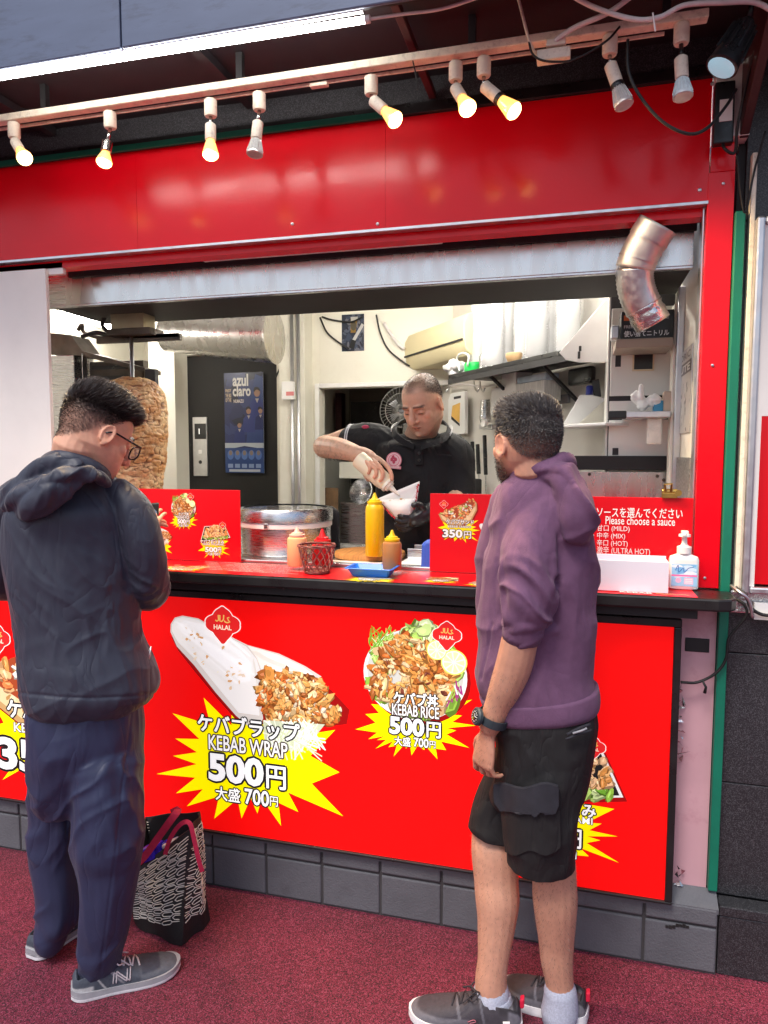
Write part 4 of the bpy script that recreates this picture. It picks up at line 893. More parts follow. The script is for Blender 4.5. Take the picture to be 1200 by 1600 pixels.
dg_ = MB(); q = onY(311, 674, YW+.04); dg_.box(q[0]-.002, q[0]+.002, YW+.0405, YW+.0418, q[2]-.02, q[2]+.02); dg_.build('floor_digit', mat('digit_glow', (.8, .8, .8), .5, var=0, emit=(1, .95, .9), estr=1), el)
YPp = YW+.035
def poster(name, lab, P4, Y, art_fn, th=.002):
    """flat printed poster given by four photo corners on plane Y (made rectangular)"""
    a = onY(*P4[0], Y); b = onY(*P4[1], Y); x0, x1, z0, z1 = a[0], b[0], b[2], a[2]
    t = thing(name, lab, 'poster', ((x0+x1)/2, Y, z0)); MB().box(x0, x1, Y, Y+th, z0, z1).build('sheet', M['wplast'], t)
    A = Art(); art_fn(A, lambda u, v: np.array([x0+u*(x1-x0), z0+v*(z1-z0)]))
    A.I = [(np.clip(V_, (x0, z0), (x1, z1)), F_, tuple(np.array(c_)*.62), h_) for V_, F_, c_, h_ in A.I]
    A.build('print', lambda u, v, z: np.stack([u, Y-.0006-z, v], 1), M['print'], t); return t
def azul(A, q):
    A.poly([q(0, 0), q(1, 0), q(1, 1), q(0, 1)], (.018, .028, .11))
    for k in range(26): A.ell(q(random.random(), random.uniform(.3, 1)), .06, .05, random.choice([(.014, .022, .09), (.022, .034, .13), (.008, .012, .04), (.035, .05, .16)]), random.uniform(0, 3), 8, .3)
    A.poly([q(.55, .3), q(1, .3), q(1, .95), q(.8, .98), q(.66, .7)], (.03, .06, .2))
    for (x, y, s) in ((.84, .80, .22), (.62, .62, .17), (.38, .48, .15), (.92, .62, .15)):
        A.poly([q(x-s, y-s*1.25), q(x+s, y-s*1.25), q(x+s*.8, y-s*.45), q(x+s*.3, y-s*.26), q(x-s*.3, y-s*.26), q(x-s*.8, y-s*.45)], random.choice([(.02, .035, .16), (.03, .045, .2), (.015, .025, .11)]))
        A.poly([q(x-s*.22, y-s*.27), q(x+s*.22, y-s*.27), q(x, y-s*.48)], (.5, .45, .4))
        w = q(x, y)-q(x-s*.36, y); A.ell(q(x, y), w[0], w[0]*1.3, (.36, .20, .13)); A.ell(q(x-.01, y+s*.13), w[0]*1.05, w[0]*.85, (.015, .011, .012), 0, 12, .1)
        A.ell(q(x, y-s*.02), w[0]*.85, w[0]*.95, (.40, .23, .15))
    A.poly([q(0, .30), q(1, .30), q(1, .24), q(.5, .27), q(0, .23)], (.55, .6, .65)); A.poly([q(0, .0), q(1, .0), q(1, .25), q(0, .25)], (.02, .06, .22))
    for k in range(5): A.ell(q(.14+.18*k, .18), .025, .035, (.1, .2, .5)); A.ell(q(.14+.18*k, .2), .014, .018, (.3, .22, .18)); A.poly([q(.07+.18*k, .05), q(.2+.18*k, .05), q(.2+.18*k, .09), q(.07+.18*k, .09)], (.3, .4, .65))
    A.poly([q(.1, .01), q(.9, .01), q(.9, .035), q(.1, .035)], (.6, .62, .66))
    A.text('azul', q(.22, .865), q(.62, .985), (.85, .82, .78), None, bold=.03); A.text('claro', q(.22, .765), q(.68, .875), (.85, .82, .78), None, bold=.03)
    A.text('NUMAZU', q(.24, .70), q(.5, .735), (.8, .7, .65), None, bold=.03)
    A.text('ENJOY', q(.03, .80), q(.18, .84), (.6, .45, .3), None, bold=.03); A.text('THE BIG', q(.03, .755), q(.18, .795), (.6, .45, .3), None, bold=.03); A.text('OF THE', q(.03, .71), q(.18, .75), (.6, .45, .3), None, bold=.03)
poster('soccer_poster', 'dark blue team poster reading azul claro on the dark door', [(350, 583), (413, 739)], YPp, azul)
def beer(A, q):
    A.poly([q(0, 0), q(1, 0), q(1, 1), q(0, 1)], (.03, .04, .07))
    for k in range(60): A.ell(q(random.random(), random.random()), random.uniform(.01, .03), random.uniform(.006, .014), random.choice([(.06, .08, .14), (.12, .14, .2), (.02, .02, .04), (.2, .2, .24)]), random.uniform(0, 3), 7, .3)
    A.poly([q(.4, .5), q(.62, .5), q(.72, .93), q(.4, .93)], (.35, .2, .03)); A.poly([q(.42, .82), q(.7, .82), q(.72, .93), q(.4, .93)], (.75, .72, .66)); A.ell(q(.53, .68), .02, .03, (.12, .1, .06))
    A.stroke([q(.52, .28), q(.95, .72)], .022, (.75, .74, .72)); A.stroke([q(.42, .08), q(.55, .3)], .035, (.02, .02, .02))
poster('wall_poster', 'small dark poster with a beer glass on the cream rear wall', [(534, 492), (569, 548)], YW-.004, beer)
sdk = thing('steel_duct', 'shiny stainless duct section above the elevator door', 'duct', onY(345, 530, 1.35))
yq = 1.35
L0 = [onY(x, y, yq) for x, y in ((259, 505), (258, 541))]; R0 = [onY(x, y, yq) for x, y in ((428, 494), (431, 559))]
ct0, ct1 = (L0[0]+L0[1])/2, (R0[0]+R0[1])/2
MB().loft([[c+np.array([0, r*1.0*math.cos(t), r*math.sin(t)]) for t in np.linspace(0, 2*math.pi, 24, endpoint=False)] for c, r in ((ct0, (L0[0]-L0[1])[2]/2+.03), (ct0+(ct1-ct0)*.97, (R0[0]-R0[1])[2]/2+.03), (ct1, (R0[0]-R0[1])[2]/2+.036))]).build('pipe', M['steelb'], sdk, smooth='auto')
MB().box(ct0[0]-.02, ct1[0], yq-.02, yq+.02, ct1[2]+.12, 2.6).build('hanger', M['alu'], sdk)
# cream column, conduits, switch
wall('cream_column', 'cream column between the doner grill and the elevator', (onY(233, 600, 1.6)[0], onY(273, 600, 1.6)[0], 1.6, 1.75, .1, 2.6))
wall('cream_post', 'cream post with silver pipes beside the kitchen doorway', (onY(436, 600, 2.2)[0], onY(476, 600, 2.2)[0], 2.2, YW-.001, .1, 2.6))
cp = thing('wall_pipes', 'two thin silver pipes running up the cream post', 'pipes', onY(462, 700, 2.18))
for x in (456, 466): a = onY(x, 600, 2.175)[0]; MB().tube([(a, 2.18, .1), (a, 2.18, 2.6)], .012, 10).build('pipe', M['alu'], cp, smooth=True)
swb = thing('switch_box', 'small white switch box on the cream post', 'switch', onY(452, 611, 2.17))
a, b = onY(443, 597, 2.165), onY(461, 625, 2.165); MB().box(a[0], b[0], 2.13, 2.166, b[2], a[2]).build('case', M['wplast'], swb, bevel=.004)
a, b = onY(447, 612, 2.128), onY(459, 618, 2.128); MB().box(a[0], b[0], 2.1275, 2.1295, b[2], a[2]).build('mark', mat('pink_mark', (.6, .2, .2), .6), swb)
for i, (pts, lab) in enumerate([
  ([(468, 498), (462, 535), (447, 556), (436, 578), (431, 590)], 'thin black wire curving down the cream post'),
  ([(500, 496), (510, 518), (525, 532), (545, 545)], 'thin black wire sagging left of the small poster'),
  ([(503, 495), (520, 500), (548, 503), (566, 495)], 'thin black wire crossing above the small poster'),
  ([(588, 492), (594, 520), (606, 545), (625, 562), (640, 572)], 'long thin wire hanging across the cream wall to the cooling unit')]):
    cable('wall_wire', [onY(x, y, YW-.02) for x, y in pts], .006, M['rubber'], lab)
cable('wall_conduit', [onY(600, 505, YW-.02), onY(620, 535, YW-.03), onY(632, 545, YW-.03)], .012, M['wcable'], 'pale conduit slanting behind the cooling unit')
# air conditioner
ac = thing('air_conditioner', 'yellowed cream air conditioner mounted on the angled wall', 'air conditioner', PD(680, 540, .1))
tl, trr, brr, bl = PD(631, 526, .24), PD(727, 493, .24), PD(729, 552, .24), PD(640, 577, .24)
zt_, zb2 = (tl[2]+trr[2])/2+.02, (bl[2]+brr[2])/2
A0 = tl.copy(); B0 = trr.copy(); A0[2] = B0[2] = 0
pr = [(0, 0), (.20, 0), (.235, .04), (.245, .10), (.245, zt_-zb2-.06), (.225, zt_-zb2-.015), (.18, zt_-zb2), (0, zt_-zb2)]
rg = []
for base in (A0, B0):
    w0 = base-nd*.24; rg.append([w0+nd*(.002+o_)+np.array([0, 0, zb2+z_]) for o_, z_ in pr])
acm = mat('aged_ac', lin(226, 214, 172), .45, var=.05, vscale=3)
MB().loft(rg).build('casing', acm, ac, smooth='auto', bevel=.004)
u_ = (B0-A0); MB().bar(A0+u_*.02+nd*.0005+[0, 0, zb2+.085]+nd*.008, B0-u_*.02+nd*.0085+[0, 0, zb2+.085], .008, .010, m=0).build('louvre_gap', M['matte'], ac)
# shelf
shf = thing('wall_shelf', 'long black shelf on brackets along the angled wall', 'shelf', PD(800, 570, .15))
s0, s1 = PD(700, 588, .30), PD(905, 546, .30); zs = (s0[2]+s1[2])/2; s0[2] = s1[2] = zs
dS = (s1-s0)/np.linalg.norm(s1-s0)
MB().bar(s0-nd*.148, s1-nd*.148, .29, .022).build('board', M['black'], shf, bevel=.002)
MB().bar(s0-nd*.003+[0, 0, -.027], s1-nd*.003+[0, 0, -.027], .006, .030).build('front_rail', M['matte'], shf)
for f_ in (.3, .7): q = s0+(s1-s0)*f_; MB().bar(q-nd*.29+[0, 0, -.20], q-nd*.05+[0, 0, -.013], .02, .012).build('bracket', M['matte'], shf)
# clear bagged cup stacks
cupm = mat('clear_plastic_cups', lin(244, 245, 246), .2, var=.06, vscale=30, trans=.08, bump=.3, bscale=60)
bagm = mat('clear_bag', (.95, .95, .95), .12, var=.03, alpha=.28, bump=1.0, bscale=26)
zt_c = zs+.55
prev = None
for i, (x, off) in enumerate([(752, .13), (788, .12), (822, .12), (856, .13), (888, .14), (838, .20), (770, .22)]):
    q = PD(x, 540, off); q[2] = zs+.0115
    h = .52 if i < 5 else .42
    prof_ = []
    z = 0
    while z < h: prof_ += [(.046, z), (.055, z+.009), (.055, z+.012)]; z += .0125
    if prev is None:
        t = thing('cup_stack', 'tall bagged stack of clear plastic cups on the black shelf', 'cup stack', q, 'cup stacks on the shelf')
        MB().lathe([(.046, 0)]+prof_[1:], q, 20).build('cups', cupm, t, smooth=False)
        bp_ = [(.05, 0), (.064, .03)]+[(.062+random.uniform(-.005, .005), .06+.05*k) for k in range(9)]+[(.05, .53), (.02, .56)]
        bg_ = MB().lathe(bp_, q, 22)
        bg_.V = [tuple(np.array(v)+RNG.normal(0, .0025, 3)*[1, 1, 0]) for v in bg_.V]
        bg_.build('plastic_bag', bagm, t, smooth=True); prev = t
    else:
        t = prev.copy(); COL.objects.link(t); t.location = q.tolist(); t.rotation_euler = (0, 0, i*1.1)
        for ch in prev.children:
            c = ch.copy(); COL.objects.link(c); c.parent = t
for o in [o for o in bpy.data.objects if o.name.startswith('cup_stack')]: o['label'] = 'tall bagged stack of clear plastic cups on the black shelf'
q = PD(739, 567, .22); q[2] = zs+.0115
t_ = MB().lathe([(.045, 0), (.048, .004), (.048, .05), (.044, .056), (.028, .056), (.026, .0)], q, 24).build('tape_roll', mat('green_tape', lin(24, 190, 84), .35, var=.05), None, smooth='auto', loc=q); tag(t_, 'bright green tape roll on the black shelf', 'tape roll')
q = PD(803, 553, .25); q[2] = zs+.0115
t_ = MB().lathe([(.026, 0), (.030, .004), (.042, .03), (.040, .046), (.02, .05)], q, 24).build('paper_bowl', mat('tan_bowl', lin(214, 178, 132), .6, var=.1), None, smooth='auto', loc=q); tag(t_, 'small upturned tan bowl on the black shelf', 'bowl')
q = PD(758, 565, .24); q[2] = zs+.0115
t_ = MB().lathe([(.030, 0), (.032, .002), (.032, .07), (.03, .074)], q, 20).build('tin_can', M['steel'], None, smooth='auto', loc=q); tag(t_, 'silver tin on the shelf beside the green tape roll', 'tin')
bgm = MB()
q = PD(715, 575, .22); q[2] = zs+.02
for k in range(7): c = q+RNG.normal(0, .025, 3)+[0, 0, .03]; bgm.lathe([(.0, -.03), (.03, -.01), (.035, .012), (.0, .035)], c, 12)
V, Q = fuse(bgm, .005); V = smooth(V, Q, 2); N = vnormals(V, Q); V += N*((ridge(V*38, 3)-.6)*.014)[:, None]; V[:, 2] = np.maximum(V[:, 2], zs+.0115)
me = make_mesh('plastic_bag', V, Q, mat('white_bag', lin(238, 238, 240), .3, var=.05, trans=.2)); tag(link('plastic_bag', me, None, q), 'crumpled white plastic bag at the far end of the shelf', 'bag')
tag(MB().tube(spline([PD(x, y, .27) for x, y in ((718, 580), (714, 560), (722, 552), (732, 556), (730, 572))], 6), .006, 8).build('bag_handle', M['wplast'], smooth=True), 'white looped bag handle on the shelf end', 'bag handle')
# panel at the shelf's end and things under the shelf
yE = .80
pe = [onY(x, y, yE) for x, y in ((874, 551), (946, 468), (952, 468), (953, 566), (905, 566), (884, 562))]
ne = len(pe); MB_ = MB(); MB_.add([p+[0, -.0, 0] for p in pe]+[p+[0, .012, 0] for p in pe], [tuple(reversed(range(ne))), tuple(range(ne, 2*ne))]+[(i, (i+1) % ne, ne+(i+1) % ne, ne+i) for i in range(ne)])
tag(MB_.build('end_panel', M['wplast'], loc=pe[0], bevel=.002), 'white sloping panel at the near end of the shelf', 'panel')
def pbox(name, lab, cat, x0, y0, x1, y1, Y, dep, m, bevel=.003):
    a, b = onY(x0, y0, Y), onY(x1, y1, Y); return tag(MB().box(a[0], b[0], Y, Y+dep, b[2], a[2]).build(name, M[m] if isinstance(m, str) else m, None, bevel=bevel, loc=(a+b)/2), lab, cat)
def dbox(name, lab, cat, x0, y0, x1, y1, off, dep, m, bevel=.003):
    a = PD(x0, (y0+y1)/2, off); b = PD(x1, (y0+y1)/2, off); z1 = PD((x0+x1)/2, y0, off)[2]; z0 = PD((x0+x1)/2, y1, off)[2]
    a[2] = b[2] = (z0+z1)/2
    return tag(MB().bar(a-nd*dep/2, b-nd*dep/2, dep, z1-z0).build(name, M[m] if isinstance(m, str) else m, None, bevel=bevel, loc=(a+b)/2), lab, cat)
dbox('wall_monitor', 'small black rounded screen under the shelf', 'screen', 886, 574, 921, 601, .10, .04, 'black', .012)
dbox('paper_bundle', 'bundle of pale papers tucked under the shelf', 'papers', 806, 597, 850, 628, .16, .10, mat('paper', lin(214, 212, 208), .8, var=.2, vscale=14, vstretch=(1, 30, 1)))
dbox('pale_box', 'pale cardboard box under the shelf beside the papers', 'box', 783, 583, 806, 630, .15, .10, 'wplast')
dbox('wall_notice', 'grey notice plate on the wall above the white bin', 'notice', 846, 618, 888, 632, .02, .01, mat('grey_notice', lin(120, 118, 124), .5))
dbox('low_shelf', 'white lower shelf carrying the white bin', 'shelf', 868, 662, 946, 667, .34, .30, 'wplast')
wbn = thing('storage_bin', 'white sloping storage bin on the lower shelf', 'bin', PD(905, 660, .25))
a, b = PD(884, 661, .30), PD(946, 661, .12); ww_ = PD(880, 661, .33)
pe = [onY(x, y, 1.0) for x, y in ((880, 662), (906, 617), (925, 617), (947, 622), (947, 662))]; ne = len(pe)
MB().add([p for p in pe]+[p+[0, .14, 0] for p in pe], [tuple(reversed(range(ne))), tuple(range(ne, 2*ne))]+[(i, (i+1) % ne, ne+(i+1) % ne, ne+i) for i in range(ne)]).build('bin_body', M['wplast'], wbn, bevel=.004)
pe = [onY(x, y, .97) for x, y in ((904, 662), (946, 624), (947, 664), (902, 664))]
MB().add([p for p in pe]+[p+[0, .025, 0] for p in pe], [(3, 2, 1, 0), (4, 5, 6, 7)]+[(i, (i+1) % 4, 4+(i+1) % 4, 4+i) for i in range(4)]).build('front_plate', mat('beige_plate', lin(212, 206, 192), .5), wbn, bevel=.003)
q = onY(921, 612, 1.06); tag(MB().lathe([(.014, -.03), (.016, -.02), (.016, .02), (.01, .028)], q, 14).build('blue_marker', mat('blue_cap', lin(40, 50, 150), .4), smooth='auto', loc=q), 'blue capped marker in the white bin', 'marker')
q = onY(932, 607, 1.06); tag(MB().obox(q, (.016, 0, .003), (0, .006, 0), (-.006, 0, .04)).build('phone_handset', M['black'], bevel=.003, loc=q), 'small black handset in the white bin', 'handset')
# hanging board, hooks, utensils on the angled wall
hb_ = thing('hanging_board', 'yellow stained white cutting board hanging on the angled wall', 'cutting board', PD(712, 645, .03))
def dpoly(pts, off, th, m, name, par, bevel=.003):
    P = [PD(x, y, off) for x, y in pts]; n = len(P)
    return MB().add([p for p in P]+[p-nd*th for p in P], [tuple(reversed(range(n))), tuple(range(n, 2*n))]+[(i, (i+1) % n, n+(i+1) % n, n+i) for i in range(n)]).build(name, m, par, bevel=bevel)
dpoly([(704, 615), (726, 611), (726, 678), (700, 680), (700, 625)], .06, .025, M['wplast'], 'board', hb_, .004)
dpoly([(707, 634), (719, 629), (718, 661), (705, 650)], .0605, .0015, mat('yellow_stain', lin(222, 176, 92), .5, var=.2), 'stained_patch', hb_, 0)
dpoly([(705, 650), (718, 662), (718, 666), (705, 655)], .0625, .0015, M['matte'], 'dark_strap', hb_, 0)
dpoly([(709, 620), (720, 618), (720, 622), (709, 624)], .0612, .0015, M['grout'], 'hand_slot', hb_, 0)
for i, (x, y0, y1, w, lab) in enumerate([(738, 690, 770, .012, 'long dark handled knife hanging left of the others'), (746, 694, 775, .012, 'black handled knife between two other knives'), (757, 680, 792, .010, 'long two pronged black fork hanging on the wall')]):
    k_ = thing('kitchen_knife' if i < 2 else 'carving_fork', lab, 'knife' if i < 2 else 'fork', PD(x, y0, .06))
    MB().bar(PD(x, y0, .06), PD(x+2, (y0+y1)/2+6, .06), w*1.6, .02, up=nd).build('handle', M['black'], k_, bevel=.003)
    MB().bar(PD(x+2, (y0+y1)/2+6.5, .06), PD(x+3, y1, .06), w, .004, up=nd).build('blade', M['steel'], k_)
hk = MB()
for x in (692, 741, 750, 775): hk.tube(spline([PD(x, 596, .02), PD(x+1, 606, .05), PD(x+5, 612, .06), PD(x+8, 606, .05)], 5), .004, 6)
tag(hk.build('wall_hooks', M['steel'], smooth=True), 'bent steel hooks in a row on the angled wall', 'hooks')
ut = thing('wall_dispenser', 'small steel dispenser with a knob on the angled wall', 'dispenser', PD(760, 660, .08))
dpoly([(748, 663), (768, 663), (768, 671), (748, 671)], .10, .09, M['alu'], 'plate', ut)
q = PD(758, 652, .06); MB().lathe([(.03, -.03), (.034, 0), (.028, .03), (.028, .10)], q, 16).build('tank', M['steel'], ut, smooth='auto')
q = PD(757, 661, .13); MB().lathe([(.022, -.01), (.022, .01)], q, 14, ax=nd).build('knob', M['wplast'], ut, smooth='auto')
dbox('white_jug', 'white handled jug on the angled wall behind the customer', 'jug', 766, 605, 790, 650, .14, .10, 'wplast', .015)
dbox('magnet_strip', 'wooden strip holding the hanging knives', 'rack', 733, 772, 768, 782, .05, .03, 'wood')
dbox('dark_bag', 'dark pouch hanging below the knives', 'pouch', 733, 748, 742, 800, .10, .05, 'matte', .01)
# back splash panels in front of the right hand shelves
pbox('splash_ledge', 'black ledge along the top of the steel splash panel', 'ledge', 862, 712, 1041, 735, .62, .05, 'matte')
spn = thing('steel_splash', 'grey steel splash panel with screws behind the sauce board', 'panel', onY(950, 760, .60))
a, b = onY(862, 736, .615), onY(1041, 800, .615); MB().box(a[0], b[0], .615, .63, b[2]-.2, a[2]-.002).build('sheet', M['steelb'], spn)
sc_ = MB()
for (x, y) in ((921, 741), (1027, 744), (1037, 750)): sc_.lathe([(.007, 0), (.005, .005)], onY(x, y, .6148), 10, ax=(0, -1, 0))
sc_.build('screw', M['sooty'] if 'sooty' in M else M['darkst'], spn)
# lockers
lk = thing('locker', 'tall white locker cabinet with slotted doors at the right', 'locker', (.23, .66, 1.4))
YK = .66
lkm = mat('locker_white', lin(232, 230, 222), .4, var=.03, dirt=.12, dscale=4, dirtcol=lin(190, 184, 170))
xa_, xb_ = onY(949, 600, YK)[0], .364
MB().box(xa_, xb_, YK+.016, YK+.30, 1.17, 2.45).build('carcass', lkm, lk); MB().box(xa_+.006, xb_-.006, YK+.012, YK+.0155, 1.2, 2.3).build('door_gap', M['grout'], lk)
for (y0, y1) in ((480, 618), (626, 652), (656, 742)):
    z1, z0 = onY(1000, y0, YK)[2], onY(1000, y1, YK)[2]; dz_ = MB().box(xa_+.010, xb_-.004, YK, YK+.0115, z0, z1).build('locker_door', lkm, lk, bevel=.002)
hs = MB()
for (x0, y0, x1, y1) in ((962, 547, 970, 573), (957, 700, 966, 711)): a, b = onY(x0, y0, YK-.001), onY(x1, y1, YK-.001); hs.box(a[0], b[0], YK-.002, YK-.0005, b[2], a[2])
hs.build('handle_slot', M['grout'], lk)
a, b = onY(991, 551, YK), onY(1019, 577, YK); MB().box(a[0]-.006, b[0]+.006, YK-.010, YK-.0005, b[2]-.006, a[2]+.006).build('window_frame', mat('cream_frame', lin(222, 208, 176), .5), lk, bevel=.002)
MB().box(a[0], b[0], YK-.0115, YK-.0102, b[2], a[2]).build('window_pane', M['black'], lk)
def shelf2(lab, x0, y0, x1, y1, Y, dep, m): return pbox('small_shelf', lab, 'shelf', x0, y0, x1, y1, Y, dep, m)
shelf2('brown edged upper shelf carrying the black carton', 962, 530, 1052, 541, .45, .20, mat('shelf_edge', lin(160, 146, 132), .5, var=.1))
shelf2('thin grey lower shelf carrying the tissues', 977, 643, 1048, 652, .46, .19, M['alu'])
pbox('shelf_grip', 'black grip at the end of the thin grey shelf', 'grip', 951, 642, 979, 654, .455, .03, 'black', .004)
def carton(A, q):
    A.text('使い捨てニトリル', q(.06, .12), q(.92, .34), (.8, .8, .8), None, bold=.03); A.text('FREE SIZE', q(.06, .42), q(.4, .52), (.5, .5, .5), None, bold=.01); A.poly([q(.05, .68), q(.45, .68), q(.45, .86), q(.05, .86)], (.6, .12, .02)); A.text('NITRILE', q(.5, .7), q(.9, .84), (.5, .5, .5), None, bold=.02)
gb = thing('glove_carton', 'black glove carton with white lettering on the upper shelf', 'carton', onY(1010, 529, .48))
a, b = onY(971, 487, .48), onY(1052, 529.5, .48); MB().box(a[0], b[0], .48, .60, b[2], a[2]).build('carton_body', M['black'], gb, bevel=.002)
A = Art(); carton(A, lambda u, v: np.array([a[0]+u*(b[0]-a[0]), b[2]+v*(a[2]-b[2])])); A.build('print', lambda u, v, z: np.stack([u, .4794-z, v], 1), M['print'], gb)
tq = MB(); q = onY(1003, 632, .52)
for k in range(6): tq.lathe([(0, -.02), (.02, -.006), (.022, .01), (.0, .03)], q+RNG.normal(0, 1, 3)*[.018, .01, .008], 10)
tq.lathe([(.012, 0), (.006, .05), (0, .055)], q+[-.005, 0, .01], 8)
V, Q = fuse(tq, .004); V = smooth(V, Q, 1); V += vnormals(V, Q)*((ridge(V*60, 4)-.6)*.008)[:, None]; V[:, 2] += onY(1003, 643, .52)[2]+.001-V[:, 2].min()
tag(link('tissue', make_mesh('tissue', V, Q, M['wplast']), None, q), 'crumpled white tissue on the thin grey shelf', 'tissue')
pbox('blue_carton', 'small blue carton between the tissue and beige tub', 'carton', 1022, 626, 1036, 642.6, .50, .05, mat('blue_carton', lin(60, 140, 180), .5, var=.15))
pbox('beige_tub', 'beige tub at the right end of the thin shelf', 'tub', 1037, 611, 1050, 642.6, .50, .04, mat('beige_tub', lin(196, 176, 156), .5, var=.1), .006)
# side wall details (plane X = .366)
XS = .3655
rs = thing('route_sign', 'small worn black and white ROUTE sign on the side wall', 'sign', onX(1070, 610, XS))
cq = [onX(x, y, XS) for x, y in ((1054, 550), (1084, 536), (1080, 672), (1054, 680))]
y0_, y1_ = cq[1][1], cq[0][1]; z0_, z1_ = cq[3][2], cq[1][2]
def qs(u, v): return np.array([y1_-u*(y1_-y0_), z0_+v*(z1_-z0_)])
A = Art(); A.poly([qs(0, 0), qs(1, 0), qs(1, 1), qs(0, 1)], (.5, .47, .43))
for k in range(40): A.ell(qs(random.random(), random.uniform(0, .6)), .012, .006, random.choice([(.06, .05, .05), (.3, .27, .25), (.6, .57, .52)]), random.uniform(0, 3), 7, .3)
A.poly([qs(0, .70), qs(1, .70), qs(1, .84), qs(0, .84)], (.07, .035, .03))
V0_, F0_ = glyphs('ROUTE', .03); a_, b_ = V0_.min(0), V0_.max(0)
A.put(np.array([qs(.06+.88*(v[0]-a_[0])/(b_-a_)[0], .725+.09*(v[1]-a_[1])/(b_-a_)[1]) for v in V0_]), F0_, (.7, .68, .64))
V0_, F0_ = glyphs('HISTORIC', .02); a_, b_ = V0_.min(0), V0_.max(0)
A.put(np.array([qs(.06+.88*(v[0]-a_[0])/(b_-a_)[0], .875+.08*(v[1]-a_[1])/(b_-a_)[1]) for v in V0_]), F0_, (.08, .05, .05))
for k in range(4): A.stroke([qs(.1+.2*k, .1), qs(.3+.18*k, .6)], .004, (.1, .08, .08))
MB().box(XS-.004, XS-.0005, y0_, y1_, z0_, z1_).build('plate', M['alu'], rs)
A.build('print', lambda u, v, z: np.stack([np.full_like(u, XS-.0045)-z, u, v], 1), M['print'], rs)
ds = MB(); q0, q1 = onX(1084, 715, XS), onX(1050, 778, XS); ds.box(XS-.012, XS-.0005, q0[1], min(q1[1], .6), 1.21, q0[2]); tag(ds.build('metal_mesh_plate', mat('checker_steel', (.35, .35, .34), .45, .8, var=.5, vscale=140, bump=.8, bscale=200)), 'rough grey metal plate at the foot of the side wall', 'plate')
tag(MB().box(.342, .3655, .445, .475, 1.21, 2.20).build('wall_trim', M['alu'], bevel=.003), 'thin metal edge trim on the side wall', 'trim')
tag(MB().box(.335, .3655, .49, .56, 1.21, 2.15).build('side_post', M['cream'], bevel=.004), 'cream post beside the white locker', 'post')
# kitchen seen through the doorway
def kbox(*a): return pbox(*a)
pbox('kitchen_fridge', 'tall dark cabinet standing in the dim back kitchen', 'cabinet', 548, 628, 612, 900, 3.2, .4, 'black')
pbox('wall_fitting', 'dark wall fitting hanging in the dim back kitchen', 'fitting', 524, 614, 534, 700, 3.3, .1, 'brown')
pbox('kitchen_counter', 'white sink cabinet in the back kitchen doorway', 'cabinet', 530, 722, 590, 748, 2.6, .4, 'cream')
pbox('steel_bench', 'stainless bench under the white sink cabinet', 'bench', 532, 785, 600, 900, 2.6, .4, 'steel')
q = onY(563, 768, 2.58); o = MB().lathe([(.005, -.10), (.06, -.085), (.095, -.02), (.10, .0), (.092, .0), (.055, -.075), (.001, -.088)], q, 28, ax=(-.3, -1, .35), cap=False).build('steel_bowl', M['steel'], None, smooth='auto', loc=q); tag(o, 'shiny steel bowl tilted on the kitchen bench', 'bowl')
pbox('wood_board_panel', 'brown board at the foot of the kitchen doorway', 'board', 500, 762, 528, 860, YW+.12, .02, mat('dark_board', lin(104, 78, 52), .7, var=.4, vscale=14))
fq = onY(630, 642, 2.2)
fn = thing('electric_fan', 'grey caged electric fan in front of the doorway', 'fan', fq)
fgm = mat('grey_fan', lin(120, 118, 114), .5, var=.1); fr_ = MB(); Rf = .155
for k in range(40): a = k*math.pi/20; fr_.tube([fq+[.02*math.cos(a), -.05, .02*math.sin(a)], fq+[Rf*.7*math.cos(a), -.045, Rf*.7*math.sin(a)], fq+[Rf*math.cos(a), -.005, Rf*math.sin(a)]], .0016, 4)
for rr, yy in ((Rf, -.005), (Rf*.7, -.045), (.03, -.05)): fr_.tube([fq+[rr*math.cos(a), yy, rr*math.sin(a)] for a in np.linspace(0, 2*math.pi, 40)], .003, 6)
fr_.build('cage', fgm, fn, smooth=True)
bl_ = MB()
for k in range(5):
    a = k*2*math.pi/5; P = [fq+[r*math.cos(a+o_), -.02+dy, r*math.sin(a+o_)] for r, o_, dy in ((.02, -.3, .01), (.09, -.35, .012), (.1, .2, -.01), (.02, .5, -.01))]
    bl_.add(P+[p+np.array([0, .002, 0]) for p in P], [(0, 1, 2, 3), (7, 6, 5, 4), (0, 4, 5, 1), (1, 5, 6, 2), (2, 6, 7, 3), (3, 7, 4, 0)])
bl_.lathe([(.028, 0), (.025, .02), (.01, .026)], fq+[0, -.01, 0], 16, ax=(0, -1, 0)); bl_.build('blades', mat('fan_blade', lin(90, 90, 92), .3), fn)
MB().lathe([(.05, 0), (.045, .09), (.02, .1)], fq+[0, .005, 0], 18, ax=(0, 1, 0)).tube([fq+[0, .06, -.04], (fq[0], fq[1]+.06, .1)], .015, 10).build('motor_stand', fgm, fn, smooth='auto')
